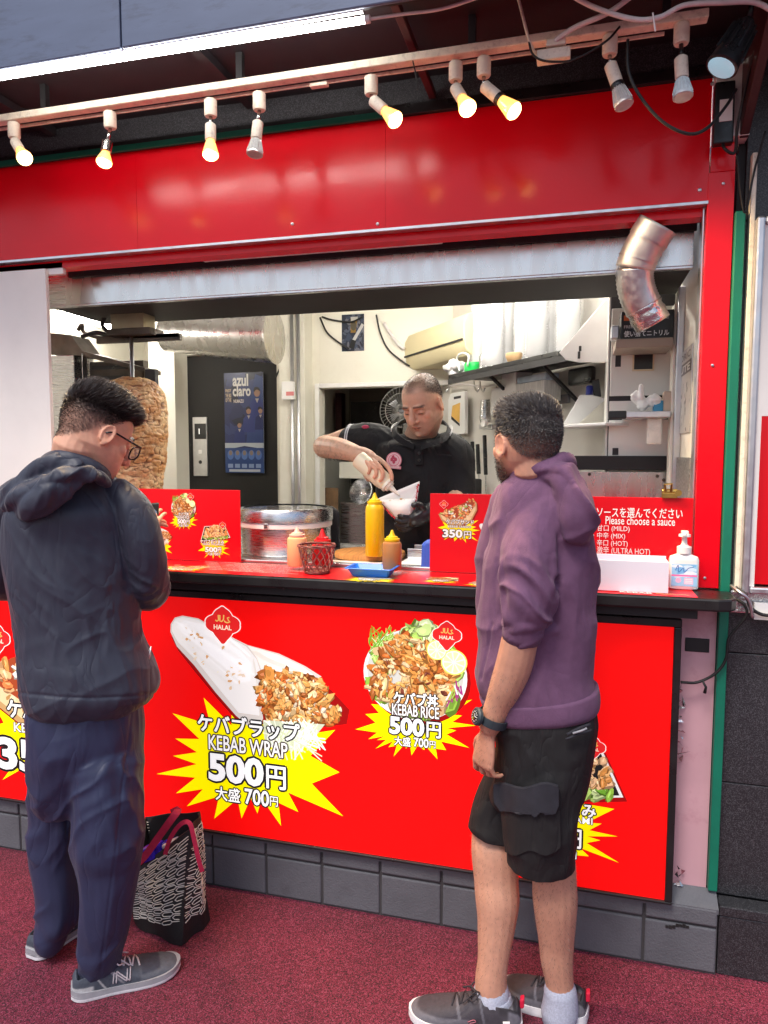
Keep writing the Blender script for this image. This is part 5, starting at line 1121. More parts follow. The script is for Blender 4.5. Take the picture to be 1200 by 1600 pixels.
# doner grill at the left
gr = thing('doner_grill', 'sooty stainless doner grill with a burnt hood behind the meat', 'grill', onY(110, 760, .55))
YG = .50
def gb_(x0, y0, x1, y1, Y, dep): a, b = onY(x0, y0, Y), onY(x1, y1, Y); return (a[0], b[0], Y, Y+dep, b[2], a[2])
MB().box(*gb_(60, 557, 126, 880, YG, .14)).build('side_cabinet', M['steel'], gr, bevel=.003)
MB().box(*gb_(127, 552, 139, 880, YG-.01, .03)).build('upright', M['alu'], gr, bevel=.002)
MB().box(*gb_(140, 566, 232, 880, YG+.09, .04)).build('burner_back', M['darkst'], gr)
bs = MB()
for k in range(9): bs.box(*gb_(143, 572+k*16, 196, 576+k*16, YG+.08, .009))
bs.build('burner_slat', M['black'], gr)
MB().box(*gb_(226, 577, 249, 880, YG-.02, .03)).build('side_shield', M['grout'], gr, bevel=.002)
hp = [onY(x, y, YG) for x, y in ((78, 520), (110, 523), (128, 548), (226, 575), (226, 582), (128, 556), (78, 554))]; nh = len(hp)
MB().add([p for p in hp]+[p+[0, .13, 0] for p in hp], [tuple(reversed(range(nh))), tuple(range(nh, 2*nh))]+[(i, (i+1) % nh, nh+(i+1) % nh, nh+i) for i in range(nh)]).build('burnt_hood', M['darkst'], gr, bevel=.003)
mo_ = MB().box(*gb_(172, 488, 224, 516, .36, .09)); mo_.build('motor_box', mat('greasy_steel', lin(170, 160, 140), .35, .8, var=.15, dirt=.7, dscale=9, dirtcol=(.12, .05, .015)), gr, bevel=.003)
MB().box(*gb_(166, 514, 234, 521, .35, .11)).box(*gb_(150, 526, 281, 531, .40, .02)).build('arm_plate', M['darkst'], gr, bevel=.002)
MB().bar(onY(196, 527, .41), onY(281, 524, .41), .02, .02).build('arm', M['alu'], gr, bevel=.002)
MB().tube(spline([onY(x, y, .42) for x, y in ((166, 490), (160, 508), (172, 524), (150, 520), (128, 526))], 6), .010, 8).build('hose', M['rubber'], gr, smooth=True)
MB().tube(spline([onY(x, y, .47) for x, y in ((122, 516), (128, 508), (132, 520), (158, 528), (178, 524))], 6), .008, 8).build('chain', M['darkst'], gr, smooth=True)
sp0 = onY(205, 520, .40); sx_ = sp0[0]
sk = thing('doner_spit', 'big browned cone of stacked doner meat on a vertical spit', 'doner meat', (sx_, .40, 1.22))
MB().tube([(sx_, .40, 1.212), (sx_, .40, sp0[2])], .009, 10).build('rod', M['alu'], sk, smooth=True)
z_t, z_b = onY(205, 590, .40)[2], 1.222; s = mpp((sx_, .40, 1.5))
prof_ = [(.002, z_t), (20*s, z_t-.002), (36*s, z_t-.02), (48*s, z_t-.065), (52*s, z_t-.15), (51*s, z_t-.27), (48*s, z_t-.36), (43*s, z_t-.43), (38*s, z_b+.01), (.002, z_b)]
mm = MB().lathe([(r, z) for r, z in prof_], (sx_, .40, 0), 40)
V, Q = fuse(mm, .0032)
ang = np.arctan2(V[:, 1]-.40, V[:, 0]-sx_); N = vnormals(V, Q)
st = np.stack([ang*4.2+vnoise(V*26, 5)*1.2, V[:, 2]*88+vnoise(V*20, 8)*1.5, np.zeros(len(V))], 1)
l1 = ridge(st, 2); l2 = ridge(st*[2.1, 1.9, 1]+7, 6); n3_ = fbm(V*60, 9)
side = sstep(np.abs(N[:, 2]), .95, .6)
V = V+N*(-.007*(l1**5)-.0022*(l2**4)+.010*(fbm(V*22, 77)-.45)+.006*(n3_-.45))[:, None]
top = sstep(V[:, 2], z_t-.10, z_t-.01)
base = np.array(lin(198, 146, 90)); drk = np.array(lin(104, 54, 24)); pale = np.array(lin(226, 190, 140))
c1 = np.maximum(sstep(l1, .76, .97)*sstep(vnoise(V*30, 41), .2, .5), .6*sstep(l2, .9, .99))[:, None]; c2 = sstep(fbm(V*24, 12), .35, .6)[:, None]
C = base*(1-c2)+pale*c2; C = C*(1-.85*c1)+drk*.85*c1
crust = (top*sstep(fbm(V*20, 31), .38, .55))[:, None]; C = C*(1-.7*crust)+np.array(lin(120, 58, 22))*.7*crust
me = make_mesh('meat', V, Q, mat('doner_meat', (1, 1, 1), .45, var=.12, vscale=60, attr=True, sss=.12, bump=.35, bscale=140), smooth=True); setcol(me, C); link('meat', me, sk)
MB().lathe([(.15, 0), (.155, .004), (.15, .008)], (sx_, .40, 1.2115), 30).build('drip_plate', M['steel'], sk, smooth='auto')

# small things on the right hand shelves
for i, (x, y, r, h, lab) in enumerate([(862, 661, .045, .10, 'stack of white paper lids on the lower shelf'), (838, 668, .03, .13, 'slim pale bottle standing left of the paper lids')]):
    q = PD(x, y, .20); z_ = PD(872, 661, .30)[2]+.006; q[2] = z_
    if i: mbq = MB().lathe([(r, 0), (r, h*.7), (r*.4, h*.8), (r*.4, h)], q, 18)
    else:
        mbq = MB().lathe([p for k in range(10) for p in ((r, .009*k), (r*1.04, .009*k+.004), (r, .009*k+.0085))], q, 22)
    tag(mbq.build('lid_stack' if i == 0 else 'pale_bottle', M['wplast'], None, smooth='auto', loc=q), lab, 'lids' if i == 0 else 'bottle')
dbox('shelf_extension', 'white bracket shelf under the paper lids', 'shelf', 826, 662, 866, 667, .34, .30, 'wplast')
dbox('film_box', 'long pale blue film carton on top of the paper bundle', 'carton', 808, 586, 852, 596, .17, .08, mat('film_carton', lin(170, 184, 200), .5, var=.2, vscale=20))
pbox('grey_tub', 'small grey tub on the upper locker shelf beside the duct', 'tub', 955, 508, 968, 529.5, .50, .06, 'alu', .006)
pbox('hanging_cloth', 'white towel hanging below the thin grey shelf', 'towel', 1012, 653, 1034, 694, .49, .02, mat('towel', lin(222, 218, 208), .9, var=.15, vscale=30, bump=.6, bscale=120), .006)
wr_ = MB().tube(spline([PD(x, y, .04) for x, y in ((700, 604), (724, 600), (752, 604), (790, 598))], 6), .006, 6)
tag(wr_.build('wall_cable', M['wcable'], smooth=True), 'pale cable clipped along the angled wall under the shelf', 'cable')
# ------------------------------------------------------------ people: tools
def sring(xl, xr, y, Y, dep, n=26, e=.85, back=1.0):
    a, b = onY(xl, y, Y), onY(xr, y, Y); c = (a+b)/2; d = c-CAM; d[2] = 0; d /= np.linalg.norm(d); u = np.array([d[1], -d[0], 0]); h = abs((b-a) @ u)/2
    out = []
    for k in range(n):
        t = 2*math.pi*k/n; cs, sn = math.cos(t), math.sin(t)
        out.append(c+u*h*np.sign(cs)*abs(cs)**e+d*dep*(1 if sn > 0 else back)*np.sign(sn)*abs(sn)**e)
    return out
def interp_rows(rows, step=14):
    """rows (y, xl, xr, Y, dep) -> dense spline rows"""
    R = [np.array(r, float) for r in rows]; return spline(R, 4)
def torso(mb, rows, e=.85, scale=1.0, back=1.0):
    rg = []
    for y, xl, xr, Y, dep in interp_rows(rows):
        m = (xl+xr)/2; w = (xr-xl)/2*scale; rg.append(sring(m-w, m+w, y, Y, dep*scale, e=e, back=back))
    mb.loft(rg); return mb
def limb(mb, pts, k=5, n=16, sc=1.0, dr=0):
    """pts (px, py, Y, radius in photo pixels)"""
    P = []; 
    for x, y, Y, r in pts: p = onY(x, y, Y); P.append([*p, r*mpp(p)*sc-dr])
    S = spline(P, k); c = [q[:3] for q in S]; rr = [max(q[3], .002) for q in S]
    # rounded ends
    d0 = c[0]-c[1]; d0 /= np.linalg.norm(d0); d1 = c[-1]-c[-2]; d1 /= np.linalg.norm(d1)
    c = [c[0]+d0*rr[0]*.9, c[0]+d0*rr[0]*.6]+c+[c[-1]+d1*rr[-1]*.6, c[-1]+d1*rr[-1]*.9]; rr = [rr[0]*.35, rr[0]*.8]+rr+[rr[-1]*.8, rr[-1]*.35]
    mb.loft(tube_rings(c, rr, n)); return mb
def ellipsoid(mb, c, r, R=None, n=14):
    rg = []
    for i in range(1, n):
        p = math.pi*i/n; rg.append([np.array([r[0]*math.sin(p)*math.cos(2*math.pi*k/16), r[1]*math.sin(p)*math.sin(2*math.pi*k/16), -r[2]*math.cos(p)]) for k in range(16)])
    mb.loft([[np.array(c, float)+(R @ q if R is not None else q) for q in g] for g in rg])
def basis(fwd, up=(0, 0, 1)):
    f = np.array(fwd, float); f /= np.linalg.norm(f); x = np.cross(f, up); x /= np.linalg.norm(x); z = np.cross(x, f); return np.stack([x, f, z], 1)
HEADR = [(.1195, .010, -.010, -.040), (.113, .036, .032, -.070), (.100, .054, .058, -.088), (.080, .066, .076, -.100), (.055, .0725, .085, -.106), (.030, .0755, .0885, -.108), (.005, .0750, .0880, -.104), (-.02, .0725, .0880, -.096), (-.045, .0685, .0885, -.080), (-.065, .063, .0885, -.055), (-.083, .054, .0875, -.022), (-.100, .042, .084, .010), (-.112, .028, .077, .030), (-.1185, .012, .066, .045)]
def head(mb, c, R, s=1.0, jaw=1.0, nose=1.0):
    tf = lambda p: c+R @ (np.array(p, float)*s)
    rg = []
    for z, w, f, b in reversed(HEADR):
        if z < -.03: w *= jaw
        rg.append([tf(((w*np.sign(math.cos(t))*abs(math.cos(t))**.9), (f+b)/2+(f-b)/2*np.sign(math.sin(t))*abs(math.sin(t))**(.9), z)) for t in np.linspace(0, 2*math.pi, 30, endpoint=False)])
    mb.loft(rg)
    def tub(pts, rr): mb.loft(tube_rings([tf(p) for p in pts], [r*s for r in rr], 12))
    tub([(0, .084, .024), (0, .094, .010), (0, .101*nose, -.008), (0, .109*nose, -.024), (0, .110*nose, -.034), (0, .098, -.044)], [.0065, .0085, .0105, .0135, .0145, .007])
    for sx in (1, -1):
        ellipsoid(mb, tf((sx*.0145, .095, -.036)), (.009*s, .0095*s, .008*s), R)
        tub([(sx*.052, .070, .016), (sx*.035, .083, .026), (sx*.012, .089, .0245)], [.006, .0088, .0075])
        ellipsoid(mb, tf((sx*.040, .050, -.022)), (.027*s, .026*s, .027*s), R)
        ellipsoid(mb, tf((sx*.0335, .0755, .001)), (.0145*s, .0125*s, .0125*s), R)
        tl = math.radians(14)
        Re = R @ np.array([[1, 0, 0], [0, math.cos(tl), math.sin(tl)], [0, -math.sin(tl), math.cos(tl)]]) @ np.array([[math.cos(sx*.35), math.sin(sx*.35), 0], [-math.sin(sx*.35), math.cos(sx*.35), 0], [0, 0, 1]])
        ec = tf((sx*.080, -.012, -.006)); ellipsoid(mb, ec, (.006*s, .0150*s, .0265*s), Re)
        rim = [ec+Re @ (np.array([sx*.0035, .0155*math.cos(a), .0275*math.sin(a)])*s) for a in np.linspace(-.9, math.pi+1.1, 14)]
        mb.loft(tube_rings(rim, .0042*s, 8)); ellipsoid(mb, ec+Re @ (np.array([sx*.002, .004, -.024])*s), (.006*s, .009*s, .010*s), Re)
    tub([(-.024, .081, -.0635), (-.010, .0935, -.0605), (0, .0945, -.0615), (.010, .0935, -.0605), (.024, .081, -.0635)], [.003, .0052, .0050, .0052, .003])
    tub([(-.022, .081, -.0680), (0, .0935, -.0715), (.022, .081, -.0680)], [.003, .0062, .003])
    ellipsoid(mb, tf((0, .076, -.098)), (.022*s, .017*s, .017*s), R)
def tolocal(V, c, R, s=1.0): return ((V-c) @ R)/s
def gs(L, p, sg): return np.exp(-((L-np.array(p))**2).sum(1)/(2*sg*sg))
def face_disp(V, c, R, s=1.0):
    L = tolocal(V, c, R, s); D = np.zeros_like(L)
    for sx in (1, -1):
        D[:, 1] -= .0075*gs(L, (sx*.018, .09, .005), .008)+.003*gs(L, (sx*.052, .075, .0), .010)
        D[:, 1] -= .004*gs(L, (sx*.033, .088, -.014), .006)
        D[:, 0] -= sx*.0045*gs(L, (sx*.086, -.006, -.004), .009)
        D[:, 1] -= .002*gs(L, (sx*.028, .088, -.05), .006)
    D[:, 1] -= .003*gs(L, (0, .095, -.0665), .004)+.003*gs(L, (0, .09, -.083), .007)
    return V+(D*s) @ R.T
def hand_axes(mb, W, x, dors, thumb, curl, s=1.0, spread=(.10, .03, -.04, -.11), th=(.6, .72, -.35)):
    x, dors, thumb = [np.array(v, float) for v in (x, dors, thumb)]; x /= np.linalg.norm(x); dors -= x*(x @ dors); dors /= np.linalg.norm(dors); th_ = np.cross(dors, x); thumb = th_*np.sign(th_ @ thumb)
    T = lambda p: W+(x*p[0]+thumb*p[1]+dors*p[2])*s
    rg = []
    for px_, w, h, yo in ((-.012, .022, .018, 0), (.015, .027, .017, .002), (.045, .036, .016, .002), (.075, .040, .014, .001), (.098, .038, .010, 0), (.104, .030, .006, 0)):
        rg.append([T((px_, yo+w*math.cos(t), h*math.sin(t))) for t in np.linspace(0, 2*math.pi, 18, endpoint=False)])
    mb.loft(rg)
    for i, (by, L_) in enumerate(((.031, .070), (.0105, .079), (-.0105, .073), (-.030, .056))):
        p = np.array([.092, by, .0]); a = 0; sp = spread[i]; P = [T(p-[.02, 0, 0]), T(p)]; Rr = [.0088, .0092]
        for j, f in enumerate((.46, .30, .24)):
            a += curl[i][j]; d = np.array([math.cos(a)*math.cos(sp), math.sin(sp), -math.sin(a)]); p = p+d*L_*f
            P.append(T(p-d*L_*f*.5)); Rr.append(.0082-.0005*j); P.append(T(p)); Rr.append(.0082-.0006*j if j < 2 else .0052)
        if i == 3: Rr = [r*.86 for r in Rr]
        mb.loft(tube_rings(P, [r*s for r in Rr], 12))
    t = np.array(th, float); t /= np.linalg.norm(t); p = np.array([.022, .020, -.006])
    P = [T(p), T(p+t*.03), T(p+t*.050), T(p+t*.070+np.array([.010, -.002, -.004])), T(p+t*.088+np.array([.022, -.006, -.008]))]
    mb.loft(tube_rings(P, [q*s for q in (.0145, .0125, .0105, .0098, .006)], 12))
def wrk(V, along, s_al, s_ac, seed, p=2.0, warp=.25):
    """folds running in direction `along`"""
    u, v, w = frame(along); q = V+warp*.3*(np.stack([vnoise(V*7, seed+20+k) for k in range(3)], 1)-.5)
    P = np.stack([(q @ u)*s_ac, (q @ v)*s_ac, (q @ w)*s_al], 1); return ridge(P, seed)**p
def colmap(n, c): return np.tile(np.array(c, float), (n, 1))
def mixc(C, c, m): m = np.clip(m, 0, 1)[:, None]; return C*(1-m)+np.array(c)*m
def skin_cols(L, base, hairc, hairmask, beard=0, brow=1.0, V=None, lid=True):
    C = colmap(len(L), base); b = np.array(base)
    C = mixc(C, b*[1.08, .80, .74], .36*(gs(L, (0, .11, -.032), .014)+gs(L, (.048, .07, -.03), .022)+gs(L, (-.048, .07, -.03), .022)+gs(L, (.085, -.01, 0), .03)+gs(L, (-.085, -.01, 0), .03)))
    face = sstep(L[:, 1], .02, .05)
    if beard:
        jawm = sstep(L[:, 2], -.028, -.055)*sstep(L[:, 1], -.035, .01)*sstep(L[:, 2], -.19, -.135); jawm = np.maximum(jawm, sstep(L[:, 2], -.042, -.052)*sstep(L[:, 1], .06, .08))
        jawm *= 1-.9*gs(L, (0, .095, -.066), .012); C = mixc(C, np.array(hairc)*1.2+b*.10, beard*jawm)
    for sx in (1, -1):
        bz = L[:, 2]-.0268+np.maximum(np.abs(L[:, 0])-.036, 0)*.22; m = sstep(np.abs(bz), .0055, .0025)*sstep(np.abs(L[:, 0]), .010, .016)*sstep(np.abs(L[:, 0]), .056, .048)*sstep(L[:, 1], .05, .07)
        C = mixc(C, np.array(hairc)*.9, brow*m*.95)
        em_ = sstep(np.hypot((np.abs(L[:, 0])-.0335)/3.6, (L[:, 2]+.0062-.9*(L[:, 0]**2-.0011))*1.0), .0040, .0018)*sstep(L[:, 1], .06, .075); C = mixc(C, (.03, .018, .014), .85*em_)
        ll = sstep(np.abs(np.hypot((np.abs(L[:, 0])-.0335)/1.5, L[:, 2])-.013), .004, .0015)*sstep(L[:, 1], .06, .075); C = mixc(C, b*[.72, .58, .52], .45*ll)
    lip = sstep(np.hypot(L[:, 0]/2.9, (L[:, 2]+.0665)*.95), .0090, .0065)*sstep(L[:, 1], .07, .08); C = mixc(C, b*[.80, .50, .48], .75*lip)
    ml = sstep(np.abs(L[:, 2]+.0665), .0026, .0010)*sstep(np.abs(L[:, 0]), .026, .018)*sstep(L[:, 1], .07, .08); C = mixc(C, (.12, .04, .035), .8*ml)
    nos = gs(L, (.007, .104, -.043), .0035)+gs(L, (-.007, .104, -.043), .0035); C = mixc(C, (.10, .04, .03), .7*nos)
    C = mixc(C, hairc, hairmask); return C
def hair(name, parent, V, Q, L, R, mask, n, length, flow, col, m, wid=.0011, seed=1, gray=0, lift=1.0):
    rng = np.random.default_rng(seed); N = vnormals(V, Q)
    idx = np.where(mask > .02)[0]; p = mask[idx]; pick = rng.choice(idx, n, p=p/p.sum())
    root = V[pick]+rng.normal(0, .0012, (n, 3)); nn = N[pick]; Lp = L[pick]
    ln = length(Lp)*rng.uniform(.7, 1.25, n)*(.4+.6*sstep(mask[pick], .05, .8)); fl = flow(Lp); d0 = nn*lift+rng.normal(0, .10, (n, 3)); d1 = (fl @ R.T)+nn*.35*lift+rng.normal(0, .10, (n, 3))
    d0 /= np.linalg.norm(d0, axis=1, keepdims=True); d1 /= np.linalg.norm(d1, axis=1, keepdims=True)
    mid = root+(d0*.6+d1*.4)*(ln*.5)[:, None]; tip = mid+(d0*.25+d1*.75)*(ln*.5)[:, None]; root = root-nn*.001
    s = np.cross(d1, rng.normal(0, 1, (n, 3))); s /= np.linalg.norm(s, axis=1, keepdims=True)+1e-9; w = (wid*rng.uniform(.7, 1.3, n))[:, None]
    A = np.stack([root-s*w, root+s*w, mid+s*w*.8, mid-s*w*.8, tip+s*w*.15, tip-s*w*.15], 1).reshape(-1, 3); o = np.arange(n)[:, None]*6
    F_ = np.vstack([np.hstack([o, o+1, o+2, o+3]), np.hstack([o+3, o+2, o+4, o+5])])
    me = make_mesh(name, A, F_, m); c = np.array(col)*rng.uniform(.6, 1.5, (n, 1))
    if gray: g = rng.random(n) < gray*np.clip(gray_w(Lp), 0, 1); c[g] = np.array((.13, .125, .12))*rng.uniform(.7, 1.5, (g.sum(), 1))
    setcol(me, np.repeat(c, 6, axis=0)); return link(name, me, parent)
def gray_w(Lp): return sstep(Lp[:, 2], .09, .02)
def finish(name, V, Q, m, parent, col=None):
    me = make_mesh(name, V, Q, m, smooth=True)
    if col is not None: setcol(me, col)
    return link(name, me, parent)
MS = dict(
 skin=mat('skin', (1, 1, 1), .48, var=.07, vscale=60, attr=True, sss=.12, bump=.12, bscale=420),
 hair=mat('hair_strands', (1, 1, 1), .36, var=0, attr=True, spec=.6),
 navyj=mat('navy_jacket', lin(50, 54, 69), .52, var=.06, vscale=30, bump=.10, bscale=900, crease=(11, .35, .02, .5), sheen=.08),
 navyp=mat('navy_trousers', lin(42, 49, 78), .54, var=.07, vscale=24, bump=.12, bscale=900, crease=(9, .35, .02, -.4), sheen=.05),
 purple=mat('purple_fleece', lin(106, 73, 102), .9, var=.10, vscale=40, bump=.4, bscale=600, crease=(12, .3, .015, .3), sheen=.08),
 blackc=mat('black_cotton', lin(22, 20, 22), .8, var=.2, vscale=30, bump=.3, bscale=700, crease=(13, .5, .02, .6)),
 polo=mat('black_polo', lin(11, 11, 13), .8, var=.12, vscale=25, bump=.35, bscale=650, crease=(11, .4, .02, .7)),
 stripe=mat('white_stripe', (.72, .72, .72), .7, var=.1),
 sock=mat('pale_sock', lin(172, 177, 194), .9, var=.15, vscale=220, bump=.5, bscale=500),
 shoe=mat('shoe_fabric', (1, 1, 1), .75, var=.14, vscale=80, attr=True, bump=.4, bscale=500),
 sole=mat('white_sole', lin(222, 222, 226), .6, var=.06, vscale=40, dirt=.3, dscale=30),
 sole2=mat('grey_sole', lin(150, 150, 156), .6, var=.1, vscale=40),
 lace=mat('lace', lin(200, 192, 196), .8, var=.15, vscale=120),
 dlace=mat('dark_lace', lin(46, 42, 48), .8, var=.15, vscale=120),
 redtab=mat('red_tab', lin(206, 24, 60), .6, var=.1),
 glove=mat('black_glove', (.014, .014, .016), .38, var=.3, vscale=30, bump=.3, bscale=90),
)
def shoe(person, heel, toe, wid, fcol, soles, lacem, side_out, ht=1.0, style=0):
    heel = np.array([heel[0], heel[1], 0.0]); toe = np.array([toe[0], toe[1], 0.0]); x = toe-heel; Ls = np.linalg.norm(x); x /= Ls; y = np.array([-x[1], x[0], 0]); z = np.array([0, 0, 1.])
    if (y @ np.array(side_out)) < 0: y = -y                     # y points to the visible side
    T = lambda t, a, h: heel+x*(t*Ls)+y*a+z*h
    P = np.array([(0, .022, .062), (.03, .029, .078), (.10, .034, .088), (.22, .036, .092), (.34, .0365, .088), (.46, .040, .074), (.58, .045, .063), (.72, .0475, .054), (.84, .045, .047), (.93, .036, .040), (.98, .024, .033), (1.0, .010, .028)])
    P[:, 1] *= wid; P[:, 2] *= ht
    mb = MB(); tt = np.linspace(0, 1, 34); w = np.interp(tt, P[:, 0], P[:, 1]); h = np.interp(tt, P[:, 0], P[:, 2]); rg = []
    for a, b, c in zip(tt, w, h): rg.append([T(a, b*np.sign(math.cos(q))*abs(math.cos(q))**.8, .020+(c-.020)*max(math.sin(q), 0)**.75 if math.sin(q) > 0 else .020+.004*math.sin(q)) for q in np.linspace(0, 2*math.pi, 28, endpoint=False)])
    mb.loft(rg); V, Q = fuse(mb, .0032); V = smooth(V, Q, 3)
    t = ((V-heel) @ x)/Ls; a = (V-heel) @ y; hz = V[:, 2]; H = np.interp(t, P[:, 0], P[:, 2]); op = sstep(t, .03, .08)*sstep(t, .36, .28)*sstep(hz/H, .78, .92)
    V[:, 2] -= op*.028                                           # ankle opening
    N = vnormals(V, Q); seam = np.minimum.reduce([np.abs(t-.30-hz*1.2), np.abs(t-.60+hz*.8), np.abs(hz-.040-.05*(t-.7)**2*10)]); V = V-N*(sstep(seam, .008, .0)*.0012)[:, None]
    C = fcol(t, a, hz, H); o = finish('shoe', V, Q, MS['shoe'], person, C)
    so = MB(); t2 = np.linspace(-.015, 1.012, 36); w2 = np.interp(np.clip(t2, 0, 1), P[:, 0], P[:, 1]); w2[0] *= .72; w2[-1] *= .7
    out = [(q, b*1.07+.001) for q, b in zip(t2, w2)]+[(q, -b*1.07-.001) for q, b in zip(t2[::-1], w2[::-1])]
    def lay(h0, h1, k0, k1, m, nm):
        lift = lambda q: .010*max(0, (q-.72)/.28)**2+.004*max(0, (.08-q)/.08)
        so = MB().loft([[T(q, b*k0, h0+lift(q)) for q, b in out], [T(q, b*k1, (h0+h1)/2+lift(q)) for q, b in out], [T(q, b*k1*.99, h1+lift(q)*.8+.006*sstep(np.array([q]), .3, 0)[0]) for q, b in out]]); so.build(nm, m, o, smooth='auto')
    lay(.001, .011, .97, 1.0, soles[0], 'outsole'); lay(.0112, .026, 1.0, .985, soles[1], 'midsole')
    lm = MB()
    for i, tq in enumerate(np.linspace(.40, .60, 6)):
        b, c = np.interp(tq, P[:, 0], P[:, 1]), np.interp(tq, P[:, 0], P[:, 2]); sg = 1 if i % 2 else -1
        lm.tube([T(tq-.015*sg, -b*.48, .02+(c-.02)*.93), T(tq, 0, c+.005), T(tq+.015*sg, b*.48, .02+(c-.02)*.93)], .0026, 6)
    b, c = np.interp(.40, P[:, 0], P[:, 1]), np.interp(.40, P[:, 0], P[:, 2])
    for sg in (1, -1): lm.tube(spline([T(.40, 0, c+.006), T(.37, sg*.02, c+.016), T(.42, sg*.036, c+.004), T(.45, sg*.020, c-.002), T(.41, 0, c+.006)], 5), .0022, 6); lm.tube(spline([T(.40, 0, c+.005), T(.45, sg*.018, c+.004), T(.52, sg*.030, c-.010)], 5), .0022, 6)
    lm.build('laces', lacem, o, smooth=True)
    def side(tq, hz): b, c = np.interp(tq, P[:, 0], P[:, 1]), np.interp(tq, P[:, 0], P[:, 2]); s_ = np.clip((hz-.02)/(c-.02), 0, .99)**(1/.75); return T(tq, b*(max(0, 1-s_*s_))**.4+.0012, hz)
    return o, T, side, P
# ------------------------------------------------------------ the man in the purple hoodie
pr_ = thing('person', 'man in purple hoodie and black cargo shorts standing at the right of the counter', 'person', (-.16, -.40, 0))
Rc = onY(822, 693, -.42); RR = basis((-.56, .83, .02))
HOOD = [(716, 838, 858, -.42, .04), (735, 812, 892, -.40, .075), (752, 787, 908, -.40, .095), (772, 776, 915, -.40, .112), (802, 768, 922, -.40, .12), (836, 765, 929, -.40, .122), (870, 760, 934, -.40, .122), (904, 754, 935, -.40, .122), (937, 750, 933, -.40, .12), (971, 748, 929, -.40, .12), (1005, 748, 926, -.40, .12), (1039, 744, 925, -.40, .122), (1066, 744, 930, -.40, .124), (1084, 750, 933, -.40, .122), (1098, 758, 931, -.40, .118)]
body = MB(); head(body, Rc, RR, 1.0)
nb = Rc+RR @ np.array([0, -.038, -.055]); nt_ = onY(850, 745, -.40)
body.loft(tube_rings([nb+[0, 0, .03], nb, (nb+nt_)/2, nt_, nt_-[0, 0, .05]], [.052, .055, .056, .058, .06], 18))
torso(body, HOOD[2:], scale=.74)
torso(body, [(1080, 785, 910, -.40, .085), (1130, 792, 910, -.40, .085), (1180, 800, 900, -.40, .08), (1215, 810, 890, -.40, .06)])
limb(body, [(850, 772, -.44, 26), (835, 860, -.50, 27), (827, 930, -.53, 27), (817, 975, -.535, 27.5), (811, 1005, -.53, 28.5), (803, 1039, -.52, 28.5), (791, 1072, -.51, 26), (779, 1100, -.50, 21.5), (766, 1132, -.497, 18.5)])
limb(body, [(800, 780, -.30, 28), (785, 870, -.27, 28), (775, 960, -.27, 27), (785, 1040, -.30, 22)])
hand_axes(body, onY(763, 1143, -.497), (-.14, .0, -1), (-.62, -.78, .1), (-.78, .62, 0), [(.35, .6, .35), (.42, .7, .4), (.50, .78, .45), (.55, .8, .5)], .96, spread=(.15, .04, -.06, -.17))
limb(body, [(830, 1180, -.37, 34), (790, 1250, -.335, 30), (773, 1300, -.335, 34), (774, 1328, -.345, 38), (775, 1372, -.36, 35), (777, 1405, -.375, 34.5), (776, 1437, -.385, 30.5), (773, 1470, -.395, 27), (770, 1502, -.405, 24), (767, 1535, -.41, 25), (770, 1580, -.41, 27)])
limb(body, [(855, 1180, -.41, 34), (858, 1280, -.42, 34), (865, 1350, -.41, 34), (866, 1372, -.405, 34), (867, 1405, -.40, 34.5), (868, 1437, -.39, 31.5), (869, 1470, -.38, 27.5), (870, 1502, -.375, 25), (874, 1535, -.37, 22), (876, 1568, -.37, 23)])
V, Q = fuse(body, .003)
L = tolocal(V, Rc, RR); isH = sstep(L[:, 2], -.17, -.13)*(np.abs(L[:, 0]) < .2)*(np.abs(L[:, 1]) < .25)
V = smooth(V, Q, 4, .5, 1-.75*isH); V = face_disp(V, Rc, RR); L = tolocal(V, Rc, RR)
near = (np.abs(L) < .2).all(1)
hl = L[:, 2]-(.062-.85*np.clip(.04-L[:, 1], 0, .055)-.95*np.clip(-.02-L[:, 1], 0, .08))
ear = np.maximum(gs(L, (.082, -.008, -.006), .022), gs(L, (-.082, -.008, -.006), .022))
hm = sstep(hl, -.004, .012)*near*(1-np.clip(ear*1.8, 0, 1)*(L[:, 2] < .02)); hm = np.maximum(hm, near*sstep(np.abs(L[:, 0]), .055, .064)*sstep(L[:, 1], .0, .01)*sstep(L[:, 1], .045, .035)*sstep(L[:, 2], -.03, -.015)*sstep(L[:, 2], .08, .05)*.8)
rsk = lin(196, 146, 122); hc = (.020, .017, .016)
C = skin_cols(L, rsk, hc, hm*(.55+.4*sstep(L[:, 2], -.03, .04)), beard=.78); C = np.where(near[:, None], C, colmap(len(V), rsk))
C = mixc(C, np.array(rsk)*[1.0, .82, .78], .5*sstep(V[:, 2], .98, .9)*sstep(V[:, 2], .60, .8)*sstep(L[:, 0]*0+V[:, 0], .2, -.2))
finish('body', V, Q, MS['skin'], pr_, C)
top = lambda Lp: sstep(Lp[:, 2], .045, .085)
hair('hair', pr_, V, Q, L, RR, hm, 30000, lambda p: .0028+.004*sstep(p[:, 2], -.02, .05)+.018*top(p)*(.7+.5*sstep(p[:, 1], -.02, .06)), lambda p: np.stack([p[:, 0]*2.5, .1+.75*top(p), .50*top(p)-.6*(1-top(p))], 1), (.046, .041, .041), MS['hair'], .0006, 3, gray=.16, lift=.32)
bm = near*sstep(L[:, 2], -.030, -.050)*sstep(L[:, 2], -.135, -.118)*sstep(L[:, 1], -.012, .02)*(1-gs(L, (0, .095, -.066), .014))*(1-ear)
hair('beard', pr_, V, Q, L, RR, np.clip(bm, 0, 1), 4200, lambda p: .0055+0*p[:, 0], lambda p: np.stack([0*p[:, 0], .2+0*p[:, 0], -1+0*p[:, 0]], 1), (.022, .017, .014), MS['hair'], .0006, 4)
